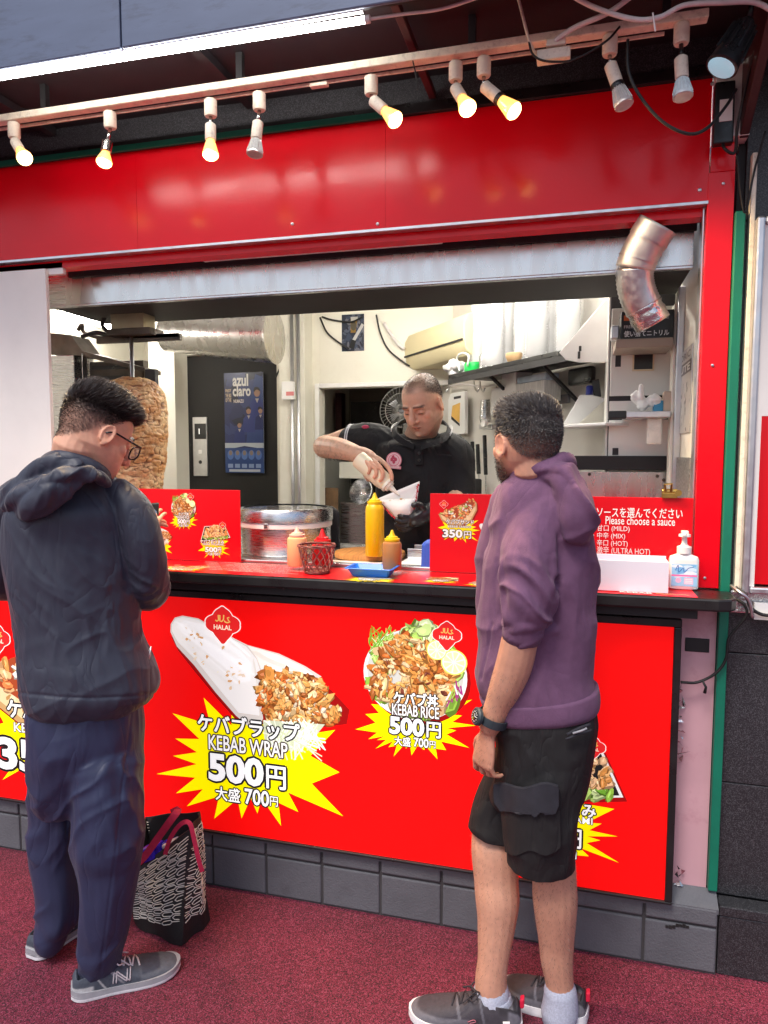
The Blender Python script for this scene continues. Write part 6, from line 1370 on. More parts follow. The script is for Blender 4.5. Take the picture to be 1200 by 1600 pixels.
lgm = ((V[:, 2] < .60) & (V[:, 2] > .13)).astype(float)*.5+((V[:, 2] > .78) & (V[:, 2] < 1.06) & (V[:, 1] < -.49)).astype(float)*.6
hair('limb_hair', pr_, V, Q, L, RR, lgm, 5200, lambda p: .010+0*p[:, 0], lambda p: np.stack([0*p[:, 0], .2+0*p[:, 0], -1.2+0*p[:, 0]], 1), (.085, .05, .035), MS['hair'], .00028, 14)
# hoodie
hd_ = MB(); torso(hd_, HOOD)
ARM = [(872, 765, -.43, 34), (850, 800, -.46, 41), (829, 850, -.50, 43), (824, 885, -.53, 42), (825, 915, -.54, 41), (826, 940, -.545, 41), (823, 958, -.545, 37), (819, 972, -.54, 32), (817, 985, -.537, 30)]
limb(hd_, ARM); limb(hd_, [(800, 785, -.31, 36), (782, 860, -.28, 36), (776, 950, -.28, 33), (790, 1030, -.29, 30)])
# hood lying on the back
limb(hd_, [(806, 754, -.40, 10), (828, 739, -.45, 13), (858, 733, -.48, 14), (884, 744, -.49, 16), (900, 768, -.49, 18)], n=12)
limb(hd_, [(838, 744, -.47, 8), (864, 746, -.50, 11), (884, 762, -.515, 13), (896, 790, -.52, 15), (904, 815, -.52, 13)], n=12)
limb(hd_, [(880, 752, -.48, 20), (898, 776, -.51, 24), (904, 805, -.52, 25), (909, 832, -.51, 18), (912, 843, -.49, 8)], n=14)
limb(hd_, [(812, 752, -.42, 13), (800, 759, -.35, 13), (812, 752, -.28, 12), (850, 742, -.28, 12), (884, 738, -.34, 12)], n=12)
nkc = (nb*.35+nt_*.65); rgk = [nkc+np.array([.066*math.cos(a), .070*math.sin(a), .010-.018*math.cos(a-2.6)]) for a in np.linspace(0, 2*math.pi, 26)]; hd_.loft(tube_rings(rgk, .0155, 12))
limb(hd_, [(822, 745, -.475, 5), (850, 733, -.505, 6), (880, 738, -.515, 6), (900, 768, -.53, 6), (914, 805, -.53, 5), (916, 838, -.52, 4)], n=8)
V, Q = fuse(hd_, .0042); V = smooth(V, Q, 5)
xx, yy = None, None
vv = V-CAM; zc = vv @ AF; PX = 600+F*(vv @ AR)/zc; PY = 800-F*(vv @ AU)/zc
front = V[:, 1] < -.44
N = vnormals(V, Q); d = np.zeros(len(V))
armm = sstep(np.abs(PX-827), 52, 38)*front*sstep(PY, 745, 780)*sstep(PY, 995, 985)
d += .010*(wrk(V, (.9, -.2, .35), 5, 14, 4, 2.5)-.3)*(1-armm)*sstep(PY, 740, 800)*sstep(PY, 1075, 1040)
d += .004*(wrk(V, (.3, .2, 1), 5, 14, 8, 2)-.3)*(1-armm)*sstep(PY, 850, 950)
fold = sstep(PY, 850, 900)*sstep(PY, 985, 972)
d += armm*fold*.017*(wrk(V+np.stack([.10*0*PX, 0*PX, .00035*(PX-827)+.012*np.sin(PX*.045)], 1), (1, .2, .12), 3.0, 30, 5, 1.8, .35)-.38)
d += armm*(1-fold)*.010*(wrk(V, (.6, .1, .8), 5, 15, 15, 2)-.3)
# raglan seam, pocket edge, hem and cuff lines
seam = np.abs(PX-(862+8*np.sin((PY-770)/60)-.0*PY))/1.0; d -= .002*sstep(seam, 3.2, .6)*front*sstep(PY, 760, 775)*sstep(PY, 880, 840)
pk = np.abs((PX-770)-(-(PY-975)*.0)-np.where(PY > 975, -18*((PY-975)/85), 0)); d -= .004*sstep(pk, 3.5, .8)*sstep(PY, 970, 978)*sstep(PY, 1066, 1058)*front*(PX < 790)
hoodm = sstep(PX, 855, 880)*sstep(PY, 860, 835)*(V[:, 1] < -.42)
d += hoodm*.020*(wrk(V, (.42, 0, -.9), 2.5, 24, 21, 3)-.3)
V = V+N*d[:, None]; V = smooth(V, Q, 1, .4)
finish('hoodie', V, Q, MS['purple'], pr_); hoodie = bpy.data.objects['hoodie']
# ribbed hem and cuff
hb = MB(); rows = [(1078, 750, 935, -.40, .124), (1092, 755, 937.5, -.40, .125), (1106, 760, 937, -.40, .123), (1113, 766, 934, -.40, .114)]
rg = []
for y, xl, xr, Y, dep in spline(rows, 3):
    r_ = sring(xl, xr, y, Y, dep, n=220, e=.85)
    sl = [np.array([0, 0, (((px_-845)/90)*-.0)]) for px_ in range(220)]
    c_ = np.mean(r_, axis=0); rg.append([c_+(p-c_)*(1+.006*(k % 2))+np.array([0, 0, .15*((p-c_) @ AR)]) for k, p in enumerate(r_)])
hb.loft(rg); hb.build('ribbed_hem', MS['purple'], hoodie, smooth=True)
cf = MB(); P = [onY(x, y, Y) for x, y, Y in ((820, 968, -.54), (817, 982, -.536), (814, 999, -.531))]; P = [P[0], (P[0]+P[1])/2, P[1], (P[1]+P[2])/2, P[2]]
rg = tube_rings(P, [33*mpp(P[0]), 32.5*mpp(P[0]), 31.5*mpp(P[0]), 31*mpp(P[0]), 29.5*mpp(P[0])], 120)
rg = [[(q-c)*(1+.012*(k % 2))+c for k, q in enumerate(g)] for g, c in zip(rg, P)]; cf.loft(rg); cf.build('ribbed_cuff', MS['purple'], hoodie, smooth=True)
# shorts
sh = MB()
torso(sh, [(1102, 762, 932, -.40, .112), (1120, 768, 934, -.40, .118), (1145, 772, 931, -.40, .12), (1180, 775, 926, -.40, .12), (1215, 775, 918, -.40, .115), (1245, 768, 908, -.40, .10), (1262, 775, 898, -.40, .07)])
limb(sh, [(862, 1190, -.425, 56), (850, 1235, -.44, 56), (846, 1275, -.445, 56), (845, 1310, -.445, 55), (845, 1345, -.44, 50), (846, 1370, -.435, 45.5)])
limb(sh, [(820, 1190, -.36, 46), (790, 1240, -.345, 40), (776, 1275, -.345, 38), (771, 1298, -.35, 37)])
V, Q = fuse(sh, .0042); vv = V-CAM; zc = vv @ AF; PX = 600+F*(vv @ AR)/zc; PY = 800-F*(vv @ AU)/zc
# cut the hems: flatten the rounded ends
V = smooth(V, Q, 4); N = vnormals(V, Q)
d = .007*(wrk(V, (.9, 0, .4), 6, 16, 31, 2)-.35)+.005*(wrk(V, (.2, 0, 1), 5, 16, 33, 2)-.3)
V = V+N*d[:, None]
near_leg = PX > 790
zh1 = onY(846, 1366, -.49)[2]; zh2 = onY(762, 1310, -.39)[2]
V[near_leg, 2] = np.maximum(V[near_leg, 2], zh1+.10*((V[near_leg, 0]+.05)*.10)); V[~near_leg, 2] = np.maximum(V[~near_leg, 2], zh2-.25*(V[~near_leg, 0]+.20)*.5)
finish('shorts', V, Q, MS['blackc'], pr_); shorts = bpy.data.objects['shorts']
def patch(name, pts, Ys, th, m, par, bevel=.004):
    P = [onY(x, y, Ys if np.isscalar(Ys) else Ys[i]) for i, (x, y) in enumerate(pts)]; n = len(P)
    return MB().add([p+[0, -th/2, 0] for p in P]+[p+[0, th/2, 0] for p in P], [tuple(range(n)), tuple(reversed(range(n, 2*n)))]+[(i, n+i, n+(i+1) % n, (i+1) % n) for i in range(n)]).build(name, m, par, bevel=bevel)
flm = mat('worn_black_cotton', lin(40, 40, 48), .8, var=.2, vscale=30, bump=.4, bscale=600)
def cpatch(name, rows, off, th, m, par):
    """patch wrapped on the near leg: rows of (x0, x1, y)"""
    Rr = []
    for x0, x1, y in rows:
        r = []
        for f in np.linspace(0, 1, 12):
            x = x0+(x1-x0)*f; q = (x-846)/58.0; r.append(onY(x, y+4*math.sin(f*9+y), -.445-off-.098*math.sqrt(max(.03, 1-min(1, q*q*.9)))))
        Rr.append(r)
    mb = MB(); n = 12
    A_ = [p for r in Rr for p in r]; B_ = [p+np.array([0, th, 0]) for p in A_]; k = len(A_); Fs = []
    for i in range(len(Rr)-1):
        for j in range(n-1): Fs += [(i*n+j, i*n+j+1, (i+1)*n+j+1, (i+1)*n+j), (k+i*n+j, k+(i+1)*n+j, k+(i+1)*n+j+1, k+i*n+j+1)]
    bd = [(0, j) for j in range(n)]+[(i, n-1) for i in range(1, len(Rr))]+[(len(Rr)-1, j) for j in range(n-2, -1, -1)]+[(i, 0) for i in range(len(Rr)-2, 0, -1)]
    ids = [i*n+j for i, j in bd]
    for a, b in zip(ids, ids[1:]+ids[:1]): Fs.append((a, k+a, k+b, b))
    return mb.add(A_+B_, Fs).build(name, m, par, smooth='auto')
cpatch('cargo_pocket', [(783, 874, 1240), (783, 875, 1280), (786, 876, 1310), (789, 876, 1328), (800, 868, 1333)], .010, .02, MS['blackc'], shorts)
fp = cpatch('pocket_flap', [(771, 872, 1229), (771, 873, 1240), (772, 873, 1256), (781, 872, 1264), (800, 868, 1269), (822, 852, 1273)], .022, .012, flm, shorts)
zl_ = MB().tube(spline([onY(x, y, Y) for x, y, Y in ((886, 1148, -.530), (905, 1138, -.520), (922, 1132, -.500))], 4), .004, 8).tube(spline([onY(x, y, Y) for x, y, Y in ((884, 1155, -.532), (905, 1147, -.522), (924, 1141, -.500))], 4), .003, 8)
zl_.build('pocket_welt', flm, shorts, smooth=True)
zp = MB().tube([onY(895, 1146, -.532), onY(908, 1142, -.528), onY(917, 1138, -.522)], .0028, 6); zp.build('pocket_zip', mat('grey_zip', lin(150, 150, 156), .4), shorts, smooth=True)
# watch
wt0 = onY(770, 1122, -.499); axw = onY(763, 1140, -.497)-onY(778, 1100, -.503); axw /= np.linalg.norm(axw)
rw = 23.5*mpp(wt0); u, v, w = frame(axw)
bd = MB().lathe([(rw*.99, -.011), (rw*1.05, -.011), (rw*1.06, 0), (rw*1.05, .011), (rw*.99, .011)], wt0, 30, ax=axw, cap=False)
wtm = mat('watch_resin', lin(48, 60, 66), .5, var=.15, vscale=80); o_w = bd.build('wristwatch', wtm, pr_, smooth='auto')
cd_ = onY(752, 1117, -.52)-wt0; cd_ -= axw*(cd_ @ axw); cd_ /= np.linalg.norm(cd_)
wc = wt0+cd_*rw*1.02
MB().lathe([(.020, 0), (.0235, .002), (.0235, .009), (.020, .013), (.016, .0135)], wc, 28, ax=cd_).build('watch_case', wtm, o_w, smooth='auto')
MB().lathe([(.016, .0138), (.001, .0142)], wc, 24, ax=cd_).build('watch_face', mat('watch_glass', (.02, .022, .025), .1, var=.1), o_w, smooth=True)
wh = MB(); uu, v2, _ = frame(cd_)
for k in range(12): q = math.cos(k*math.pi/6)*uu+math.sin(k*math.pi/6)*v2; wh.bar(wc+cd_*.0146+q*.011, wc+cd_*.0146+q*.0145, .0012, .0006, up=cd_)
wh.bar(wc+cd_*.0148, wc+cd_*.0148+uu*.010, .0015, .0006, up=cd_).bar(wc+cd_*.0148, wc+cd_*.0148+v2*.007, .0018, .0006, up=cd_); wh.build('watch_marks', MS['stripe'], o_w)
bk_ = wt0-cd_*rw*1.03; MB().obox(bk_, axw*.012, np.cross(axw, cd_)*.009, cd_*.004).build('watch_buckle', M['black'], o_w, bevel=.002)
# socks and shoes
def sock(pts): mb = MB(); limb(mb, pts, n=20); return mb.build('sock', MS['sock'], pr_, smooth=True)
sock([(768, 1548, -.41, 27.5), (768, 1556, -.41, 29), (772, 1572, -.41, 31), (772, 1590, -.41, 31)])
sock([(875, 1546, -.37, 25), (876, 1558, -.37, 26), (875, 1576, -.37, 28), (873, 1584, -.37, 28)])
def rcol(t, a, h, H):
    C = colmap(len(t), lin(62, 58, 65)); C = mixc(C, lin(98, 96, 104), sstep(t+h*1.5, 1.02, 1.04)+sstep(h, .047, .042)*sstep(t, .42, .5)+sstep(np.abs(t-.50-h*.9), .018, .010)+sstep(np.abs(t-.30-h*.7), .014, .008))
    C = mixc(C, lin(44, 41, 47), sstep(np.abs(t-.38-h*.4), .03, .02)*sstep(h/H, .6, .4)*.8+sstep(t, .22, .18)*sstep(h/H, .55, .7)); C = mixc(C, lin(104, 102, 110), sstep(t, .13, .10)*sstep(h/H, .75, .68)); return C
for heel, toe, so_ in (((813, 1608), (641, 1588), 0), ((916, 1597), (784, 1548), 0)):
    hp_, tp_ = onZ(*heel, .0), onZ(*toe, .0)
    o, T, side, P = shoe(pr_, hp_, tp_, 1.08, rcol, (MS['sole'], MS['sole']), MS['dlace'], (0, -1, 0), ht=1.14)
    MB().obox(T(-.012, 0, .082), (0.006, 0, 0.002), (0, .011, 0), (0, 0, .014)).build('heel_tab', MS['redtab'], o, bevel=.004)
    em_ = MB()
    for a_, b_ in (((.10, .047), (.16, .046)), ((.10, .044), (.16, .043))): em_.tube([side(*a_), side(*b_)], .0022, 6)
    em_.build('heel_patch', MS['stripe'], o)
    em_ = MB().tube(spline([side(t, h) for t, h in ((.47, .040), (.42, .046), (.40, .041), (.45, .036), (.43, .032), (.38, .034))], 5), .0012, 6); em_.build('side_emblem', mat('pinkish_emblem', lin(170, 96, 110), .6), o, smooth=True)
# ------------------------------------------------------------ the man in the navy jacket
pl_ = thing('person', 'man with glasses in navy jacket and trousers looking down at his phone at the left', 'person', (-1.38, -.56, 0))
Lc = onY(151, 680, -.58); LR = basis((.36, .83, -.42))
JK = [(712, 92, 142, -.60, .06), (732, 72, 160, -.59, .085), (752, 40, 186, -.57, .105), (775, 18, 205, -.57, .125), (800, 10, 222, -.57, .14), (840, 8, 228, -.56, .15), (880, 12, 228, -.56, .155), (920, 18, 226, -.56, .155), (960, 24, 226, -.56, .155), (998, 30, 231, -.56, .155), (1030, 33, 245, -.56, .16), (1055, 35, 254, -.56, .16), (1075, 38, 256, -.56, .16), (1092, 43, 246, -.56, .15), (1104, 52, 228, -.56, .135)]
body = MB(); head(body, Lc, LR, 1.02, jaw=1.12)
nb = Lc+LR @ np.array([0, -.042, -.05]); nt_ = onY(112, 748, -.60)
body.loft(tube_rings([nb+LR @ np.array([0, 0, .03]), nb, (nb+nt_)/2, nt_, nt_-[0, 0, .05]], [.056, .061, .063, .062, .06], 18))
torso(body, JK[2:], scale=.74)
limb(body, [(195, 785, -.53, 22), (220, 850, -.50, 24), (232, 915, -.47, 22), (232, 905, -.38, 20), (226, 862, -.31, 17)]); limb(body, [(20, 790, -.58, 22), (4, 850, -.56, 24), (12, 905, -.50, 22), (90, 885, -.36, 20), (196, 852, -.29, 16)])
hand_axes(body, onY(224, 850, -.30), (.1, .35, .93), (.3, -.9, .35), (-1, 0, .2), [(.5, .5, .3)]*4, .95)
hand_axes(body, onY(200, 850, -.285), (.55, .35, .75), (-.3, -.9, .35), (1, 0, .2), [(.5, .6, .4)]*4, .95)
torso(body, [(1060, 72, 206, -.56, .09), (1130, 80, 196, -.56, .09), (1200, 84, 190, -.56, .08), (1245, 90, 180, -.56, .06)])
limb(body, [(90, 1250, -.53, 20), (86, 1360, -.525, 17), (86, 1430, -.525, 16), (78, 1452, -.53, 14)]); limb(body, [(168, 1250, -.58, 22), (167, 1380, -.59, 19), (156, 1480, -.59, 15), (147, 1508, -.59, 14)])
V, Q = fuse(body, .003); L = tolocal(V, Lc, LR, 1.02); isH = sstep(L[:, 2], -.17, -.13)*(np.abs(L[:, 0]) < .2)*(np.abs(L[:, 1]) < .25)
V = smooth(V, Q, 4, .5, 1-.75*isH); V = face_disp(V, Lc, LR, 1.02); L = tolocal(V, Lc, LR, 1.02); near = (np.abs(L) < .2).all(1)
ear = np.maximum(gs(L, (.082, -.008, -.006), .022), gs(L, (-.082, -.008, -.006), .022))
hl = L[:, 2]-(.064-.82*np.clip(.045-L[:, 1], 0, .062)-.85*np.clip(-.02-L[:, 1], 0, .08))
hm = sstep(hl, -.004, .012)*near*(1-np.clip(ear*1.8, 0, 1)*(L[:, 2] < .02))
fade = hm*(.62+.36*sstep(L[:, 2], .02, .06)); lsk = lin(216, 162, 134)
C = skin_cols(L, lsk, (.016, .012, .012), fade*.9, beard=.0); C = np.where(near[:, None], C, colmap(len(V), lsk)); finish('body', V, Q, MS['skin'], pl_, C)
top = lambda p: sstep(p[:, 2], .048, .078)
hair('hair', pl_, V, Q, L, LR, hm*(.5+.5*top(L)), 30000, lambda p: .003+.006*sstep(p[:, 2], .0, .05)+.027*top(p), lambda p: np.stack([p[:, 0]*5, .75*top(p)+.05, .75*top(p)-.4*(1-top(p))], 1), (.034, .025, .023), MS['hair'], .0007, 5)
# glasses
gl = MB(); tf = lambda p: Lc+LR @ (np.array(p, float)*1.02)
gm_ = mat('black_acetate', (.012, .011, .012), .25, var=.1)
for sx in (1, -1):
    rim = [tf((sx*.034+.024*np.sign(math.cos(a))*abs(math.cos(a))**.7, .107-.010*abs(math.cos(a)) if 0 else .106, -.006+.019*np.sign(math.sin(a))*abs(math.sin(a))**.7)) for a in np.linspace(0, 2*math.pi, 29)]
    gl.tube(rim, .0023, 8)
    gl.tube([tf((sx*.058, .104, .004)), tf((sx*.074, .096, .006)), tf((sx*.081, .05, .006)), tf((sx*.083, .0, .008)), tf((sx*.082, -.020, -.004))], [.0028, .003, .0028, .0026, .0024], 8)
gl.tube([tf((-.010, .107, -.001)), tf((0, .110, .002)), tf((.010, .107, -.001))], .0022, 8)
og = gl.build('glasses', gm_, pl_, smooth=True)
ln = MB()
for sx in (1, -1): rr_ = [tf((sx*.034+.0225*np.sign(math.cos(a))*abs(math.cos(a))**.7, .106, -.006+.0175*np.sign(math.sin(a))*abs(math.sin(a))**.7)) for a in np.linspace(0, 2*math.pi, 24, endpoint=False)]; ln.loft([rr_, [p+LR @ np.array([0, .0012, 0]) for p in rr_]])
ln.build('lens', mat('clear_lens', (.75, .78, .82), .05, var=0, alpha=.14), og)
# phone
q = onY(231, 822, -.262); ph = MB().obox(q, np.array([.036, .006, .004]), np.array([-.004, .0, -.0])+np.array([0, .0042, .001]), np.array([-.004, .012, .074])); o = ph.build('smartphone', M['black'], None, bevel=.003, loc=q); tag(o, 'dark smartphone held up by the man in the navy jacket', 'phone')
sm_ = MB().obox(q+np.array([0, -.0052, 0]), np.array([.033, .006, .004]), (0, .0004, 0), np.array([-.004, .012, .069])); sm_.build('screen', mat('phone_screen', (.1, .14, .2), .1, var=.2, emit=(.25, .4, .6), estr=.25), o)
# jacket
jk = MB(); torso(jk, JK)
limb(jk, [(186, 772, -.54, 26), (205, 800, -.53, 33), (219, 845, -.52, 35), (229, 890, -.50, 33), (232, 920, -.46, 32), (231, 916, -.40, 29), (228, 880, -.34, 24), (226, 862, -.32, 21)])
limb(jk, [(30, 770, -.58, 26), (10, 800, -.58, 33), (0, 850, -.57, 36), (6, 900, -.53, 34), (45, 905, -.44, 30), (120, 880, -.35, 26), (190, 856, -.30, 20)])
limb(jk, [(104, 716, -.66, 14), (84, 726, -.67, 17), (75, 745, -.66, 20)], n=12)
limb(jk, [(172, 752, -.52, 12), (156, 738, -.62, 13), (128, 724, -.66, 14), (98, 716, -.68, 15), (76, 722, -.64, 14), (72, 735, -.56, 12)], n=12)
V, Q = fuse(jk, .0042); V = smooth(V, Q, 6); N = vnormals(V, Q); vv = V-CAM; zc = vv @ AF; PX = 600+F*(vv @ AR)/zc; PY = 800-F*(vv @ AU)/zc
d = .0045*(wrk(V, (-.40, 0, 1), 2.0, 12, 41, 3)-.3)*sstep(PY, 745, 800)+.003*(wrk(V, (-.62, 0, .8), 3.0, 26, 47, 3)-.25)*sstep(PY, 800, 860)+.0042*(wrk(V, (.9, 0, .38), 4, 15, 43, 3)-.25)*sstep(PY, 900, 1000)
el_ = np.exp(-((PX-236)/40)**2-((PY-925)/40)**2)*(V[:, 1] < -.4); d += el_*.008*(wrk(V, (.8, .3, -.5), 5, 28, 45, 2)-.35)
sm2 = np.abs(PX-(163+.22*(PY-760)+6*np.sin((PY-760)/40))); d -= .0025*sstep(sm2, 3.0, .6)*sstep(PY, 745, 765)*sstep(PY, 900, 850)*(V[:, 1] < -.5)
d -= .003*sstep(np.abs(PY-(1090-.0006*(PX-140)**2)), 3, .8)
V = V+N*d[:, None]; V = smooth(V, Q, 1, .4); finish('jacket', V, Q, MS['navyj'], pl_); jacket = bpy.data.objects['jacket']
ho = MB()
limb(ho, [(165, 752, -.62, 8), (142, 741, -.685, 11), (104, 744, -.72, 14), (66, 758, -.735, 16), (34, 778, -.73, 18), (18, 792, -.70, 17)], n=16)
limb(ho, [(118, 752, -.705, 10), (88, 768, -.73, 20), (58, 786, -.735, 22), (36, 800, -.725, 14)], n=16)
limb(ho, [(46, 752, -.71, 14), (26, 770, -.71, 17), (14, 792, -.69, 16), (24, 806, -.70, 12)], n=14)
limb(ho, [(120, 726, -.68, 10), (90, 724, -.70, 14), (68, 734, -.70, 16), (50, 750, -.70, 18)], n=14)
V, Q = fuse(ho, .004); V = smooth(V, Q, 5); N = vnormals(V, Q); V = V+N*(.011*(wrk(V, (-.85, -.1, -.5), 3, 24, 51, 2.2)-.4)+.006*(wrk(V, (-.5, 0, -.8), 5, 40, 53, 2)-.3))[:, None]; V = smooth(V, Q, 1, .4); finish('hood', V, Q, MS['navyj'], jacket)
pz = MB().tube([onY(236, 1010, -.705), onY(233, 1030, -.712)], .0022, 6); pz.build('zip_pull', M['alu'], jacket, smooth=True)
# trousers
tr_ = MB(); torso(tr_, [(1086, 52, 228, -.56, .135), (1105, 44, 229, -.56, .145), (1145, 45, 231, -.56, .15), (1180, 46, 229, -.56, .138), (1215, 50, 226, -.56, .118), (1250, 58, 220, -.56, .088), (1268, 75, 205, -.56, .05)])
limb(tr_, [(96, 1200, -.53, 48), (90, 1245, -.528, 43), (86, 1290, -.525, 39), (83, 1325, -.525, 37), (87, 1365, -.525, 34.5), (90, 1400, -.525, 33.5), (90, 1430, -.525, 33), (82, 1450, -.53, 27), (80, 1468, -.535, 23)])
limb(tr_, [(160, 1195, -.575, 62), (166, 1245, -.585, 58), (167, 1307, -.59, 57), (167, 1340, -.59, 52.5), (168, 1372, -.595, 46.5), (166, 1405, -.595, 43.5), (164, 1437, -.595, 40), (160, 1470, -.59, 36.5), (152, 1502, -.59, 31), (140, 1526, -.59, 22)])
V, Q = fuse(tr_, .0045); V = smooth(V, Q, 12); N = vnormals(V, Q); vv = V-CAM; zc = vv @ AF; PX = 600+F*(vv @ AR)/zc; PY = 800-F*(vv @ AU)/zc
d = .006*(wrk(V, (.15, 0, 1), 3, 13, 61, 2)-.35)*sstep(PY, 1130, 1200)
kn = np.exp(-((PY-1240)/75)**2)*.7+np.exp(-((PY-1320)/40)**2)*.7+np.exp(-((PY-1500)/28)**2)+np.exp(-((PY-1445)/25)**2)*(PX < 118); d += .011*kn*(wrk(V, (.75, 0, .6), 4.5, 19, 63, 2.2)-.35)
d += .005*np.exp(-((PY-1125)/25)**2)*(wrk(V, (.1, 0, 1), 4, 40, 65, 1.5)-.4)
cr_ = np.exp(-((PX-(107+.08*(PY-1270)))/7)**2)*sstep(PY, 1210, 1270)*sstep(PY, 1460, 1400)*(V[:, 1] < -.56); d -= .010*cr_
d -= .002*sstep(np.abs(PX-(205-.12*(PY-1120))), 2.5, .6)*(V[:, 1] < -.55)
V = V+N*d[:, None]; V = smooth(V, Q, 1, .4); finish('trousers', V, Q, MS['navyp'], pl_)
def lcol(t, a, h, H):
    C = colmap(len(t), lin(66, 72, 84)); C = mixc(C, lin(84, 88, 98), sstep(t, .60, .63)*sstep(h, .056-.0, .050)); C = mixc(C, lin(54, 58, 72), sstep(np.abs(t-.72), .10, .08)*sstep(h, .040, .046))
    C = mixc(C, lin(176, 176, 178), sstep(t, .20, .17)*sstep(h, .044, .041)+sstep(np.abs(t-.20-(.07-h)*2.2), .012, .006)*sstep(t, .15, .2)*sstep(h/H, .2, .35)*.9); C = mixc(C, lin(150, 146, 152), sstep(np.abs(t-.40+(h-.05)*3), .015, .008)*sstep(h/H, .35, .5)*.8); return C
for heel, toe in (((114, 1557), (280, 1511)), ((50, 1500), (140, 1428))):
    hp_, tp_ = onZ(*heel, 0), onZ(*toe, 0); o, T, side, P = shoe(pl_, hp_, tp_, 1.12, lcol, (MS['sole'], MS['sole2']), MS['lace'], (.3, -1, 0))
    nn_ = MB(); q = [(.375, .036), (.385, .066), (.50, .036), (.51, .064)]
    path = lambda a, b: [side(a[0]+(b[0]-a[0])*f, a[1]+(b[1]-a[1])*f) for f in np.linspace(0, 1, 6)]
    for a, b in ((q[0], q[1]), (q[1], q[2]), (q[2], q[3])):
        nn_.tube(path((a[0]-.012, a[1]), (b[0]-.012, b[1])), .0019, 6); nn_.tube(path((a[0]+.016, a[1]), (b[0]+.016, b[1])), .0019, 6)
    nn_.build('letter_emblem', MS['lace'], o, smooth=True)
# ------------------------------------------------------------ the cook
ck = thing('person', 'cook in black polo shirt squeezing sauce into a paper wrap behind the counter', 'person', (-.62, .54, .1))
YT = .55
Cc = onY(660, 632, .47); CR = basis((-.30, -.84, -.47))
PO = [(679, 628, 690, .585, .04), (688, 600, 710, .57, .075), (696, 588, 722, YT, .11), (715, 588, 729, YT, .118), (745, 590, 730, YT, .122), (780, 588, 728, YT, .125), (820, 588, 727, YT, .125), (870, 588, 727, YT, .125), (930, 588, 727, YT, .12), (980, 592, 724, YT, .11)]
body = MB(); head(body, Cc, CR, .945, jaw=1.12, nose=.98)
nb = Cc+CR @ np.array([0, -.034, -.05]); nt_ = onY(654, 688, .56)
body.loft(tube_rings([nb+CR @ np.array([0, 0, .03]), nb, (nb+nt_)/2, nt_, nt_-[0, 0, .05]], [.054, .060, .063, .066, .066], 18))
torso(body, PO[2:], scale=.74)
limb(body, [(600, 700, .54, 20), (575, 684, .55, 20.5), (548, 687, .57, 20), (522, 695, .58, 18.5), (507, 698, .565, 17.5), (512, 699, .53, 17.5), (530, 701, .46, 17), (548, 706, .40, 14.5), (560, 710, .37, 12.5)])
limb(body, [(712, 700, .54, 20), (718, 740, .52, 19), (717, 775, .48, 18), (704, 793, .42, 16), (688, 796, .38, 13), (676, 796, .355, 12)])
def fing(mb, pts, r): P = spline([onY(*p) for p in pts], 4); mb.loft(tube_rings(P, np.linspace(r, r*.72, len(P)-1).tolist()+[r*.45], 12))
limb(body, [(557, 709, .375, 13), (567, 713, .375, 14.5), (577, 718, .37, 14), (586, 722, .365, 10)], n=14)
fing(body, [(574, 710, .375), (592, 717, .352), (606, 730, .325), (612, 743, .308), (612, 752, .302)], .0105)
fing(body, [(570, 712, .368), (586, 722, .335), (597, 735, .306), (597, 747, .298), (592, 752, .298)], .0105)
fing(body, [(566, 712, .36), (578, 722, .325), (587, 734, .300), (587, 743, .295), (583, 748, .296)], .0100)
fing(body, [(562, 712, .355), (570, 719, .322), (577, 729, .303), (577, 737, .300), (574, 741, .302)], .0088)
fing(body, [(562, 716, .385), (566, 730, .400), (571, 743, .395), (577, 752, .375)], .0115)
limb(body, [(632, 975, YT, 34), (636, 1200, YT, 30), (640, 1500, YT, 22)]); limb(body, [(686, 975, YT, 34), (684, 1200, YT, 30), (680, 1500, YT, 22)])
V, Q = fuse(body, .0028); L = tolocal(V, Cc, CR, .945); isH = sstep(L[:, 2], -.16, -.12)*(np.abs(L[:, 0]) < .2)*(np.abs(L[:, 1]) < .25)
near = (np.abs(L) < .2).all(1) & (L[:, 2] > -.17)
V = smooth(V, Q, 3, .5, 1-.72*isH); V = face_disp(V, Cc, CR, .945); L = tolocal(V, Cc, CR, .945)
csk = lin(214, 170, 140)
ear = np.maximum(gs(L, (.082, -.008, -.006), .022), gs(L, (-.082, -.008, -.006), .022))
hl = L[:, 2]-(.078-.55*np.clip(.06-L[:, 1], 0, .10)-.55*np.clip(-.02-L[:, 1], 0, .08)); rec = gs(L, (.042, .065, .088), .022)+gs(L, (-.042, .065, .088), .022)
hm = sstep(hl, -.006, .014)*near*(1-np.clip(ear*1.8, 0, 1)*(L[:, 2] < .02))*(1-np.clip(rec, 0, .9)); thin = gs(L, (0, -.01, .12), .05)
C = skin_cols(L, csk, (.034, .024, .019), hm*(.92-.34*thin), beard=.30, brow=.62); C = np.where(near[:, None], C, colmap(len(V), csk)); 
arm_h = .6*sstep(fbm(V*[60, 60, 60], 8), .46, .6)*sstep(V[:, 2], 1.70, 1.69)*(V[:, 0] < -.72); C = C*(1-.28*arm_h)[:, None]
tipm = (V[:, 1] < .325)*(V[:, 0] < -.6); C = mixc(C, np.array(csk)*[1.05, .72, .68], .45*tipm)
finish('body', V, Q, MS['skin'], ck, C)
hair('hair', ck, V, Q, L, CR, hm*(1-.75*thin), 6500, lambda p: .0024+0*p[:, 0], lambda p: np.stack([p[:, 0]*3, -.4+0*p[:, 0], -.2+0*p[:, 0]], 1), (.032, .024, .020), MS['hair'], .0006, 7)
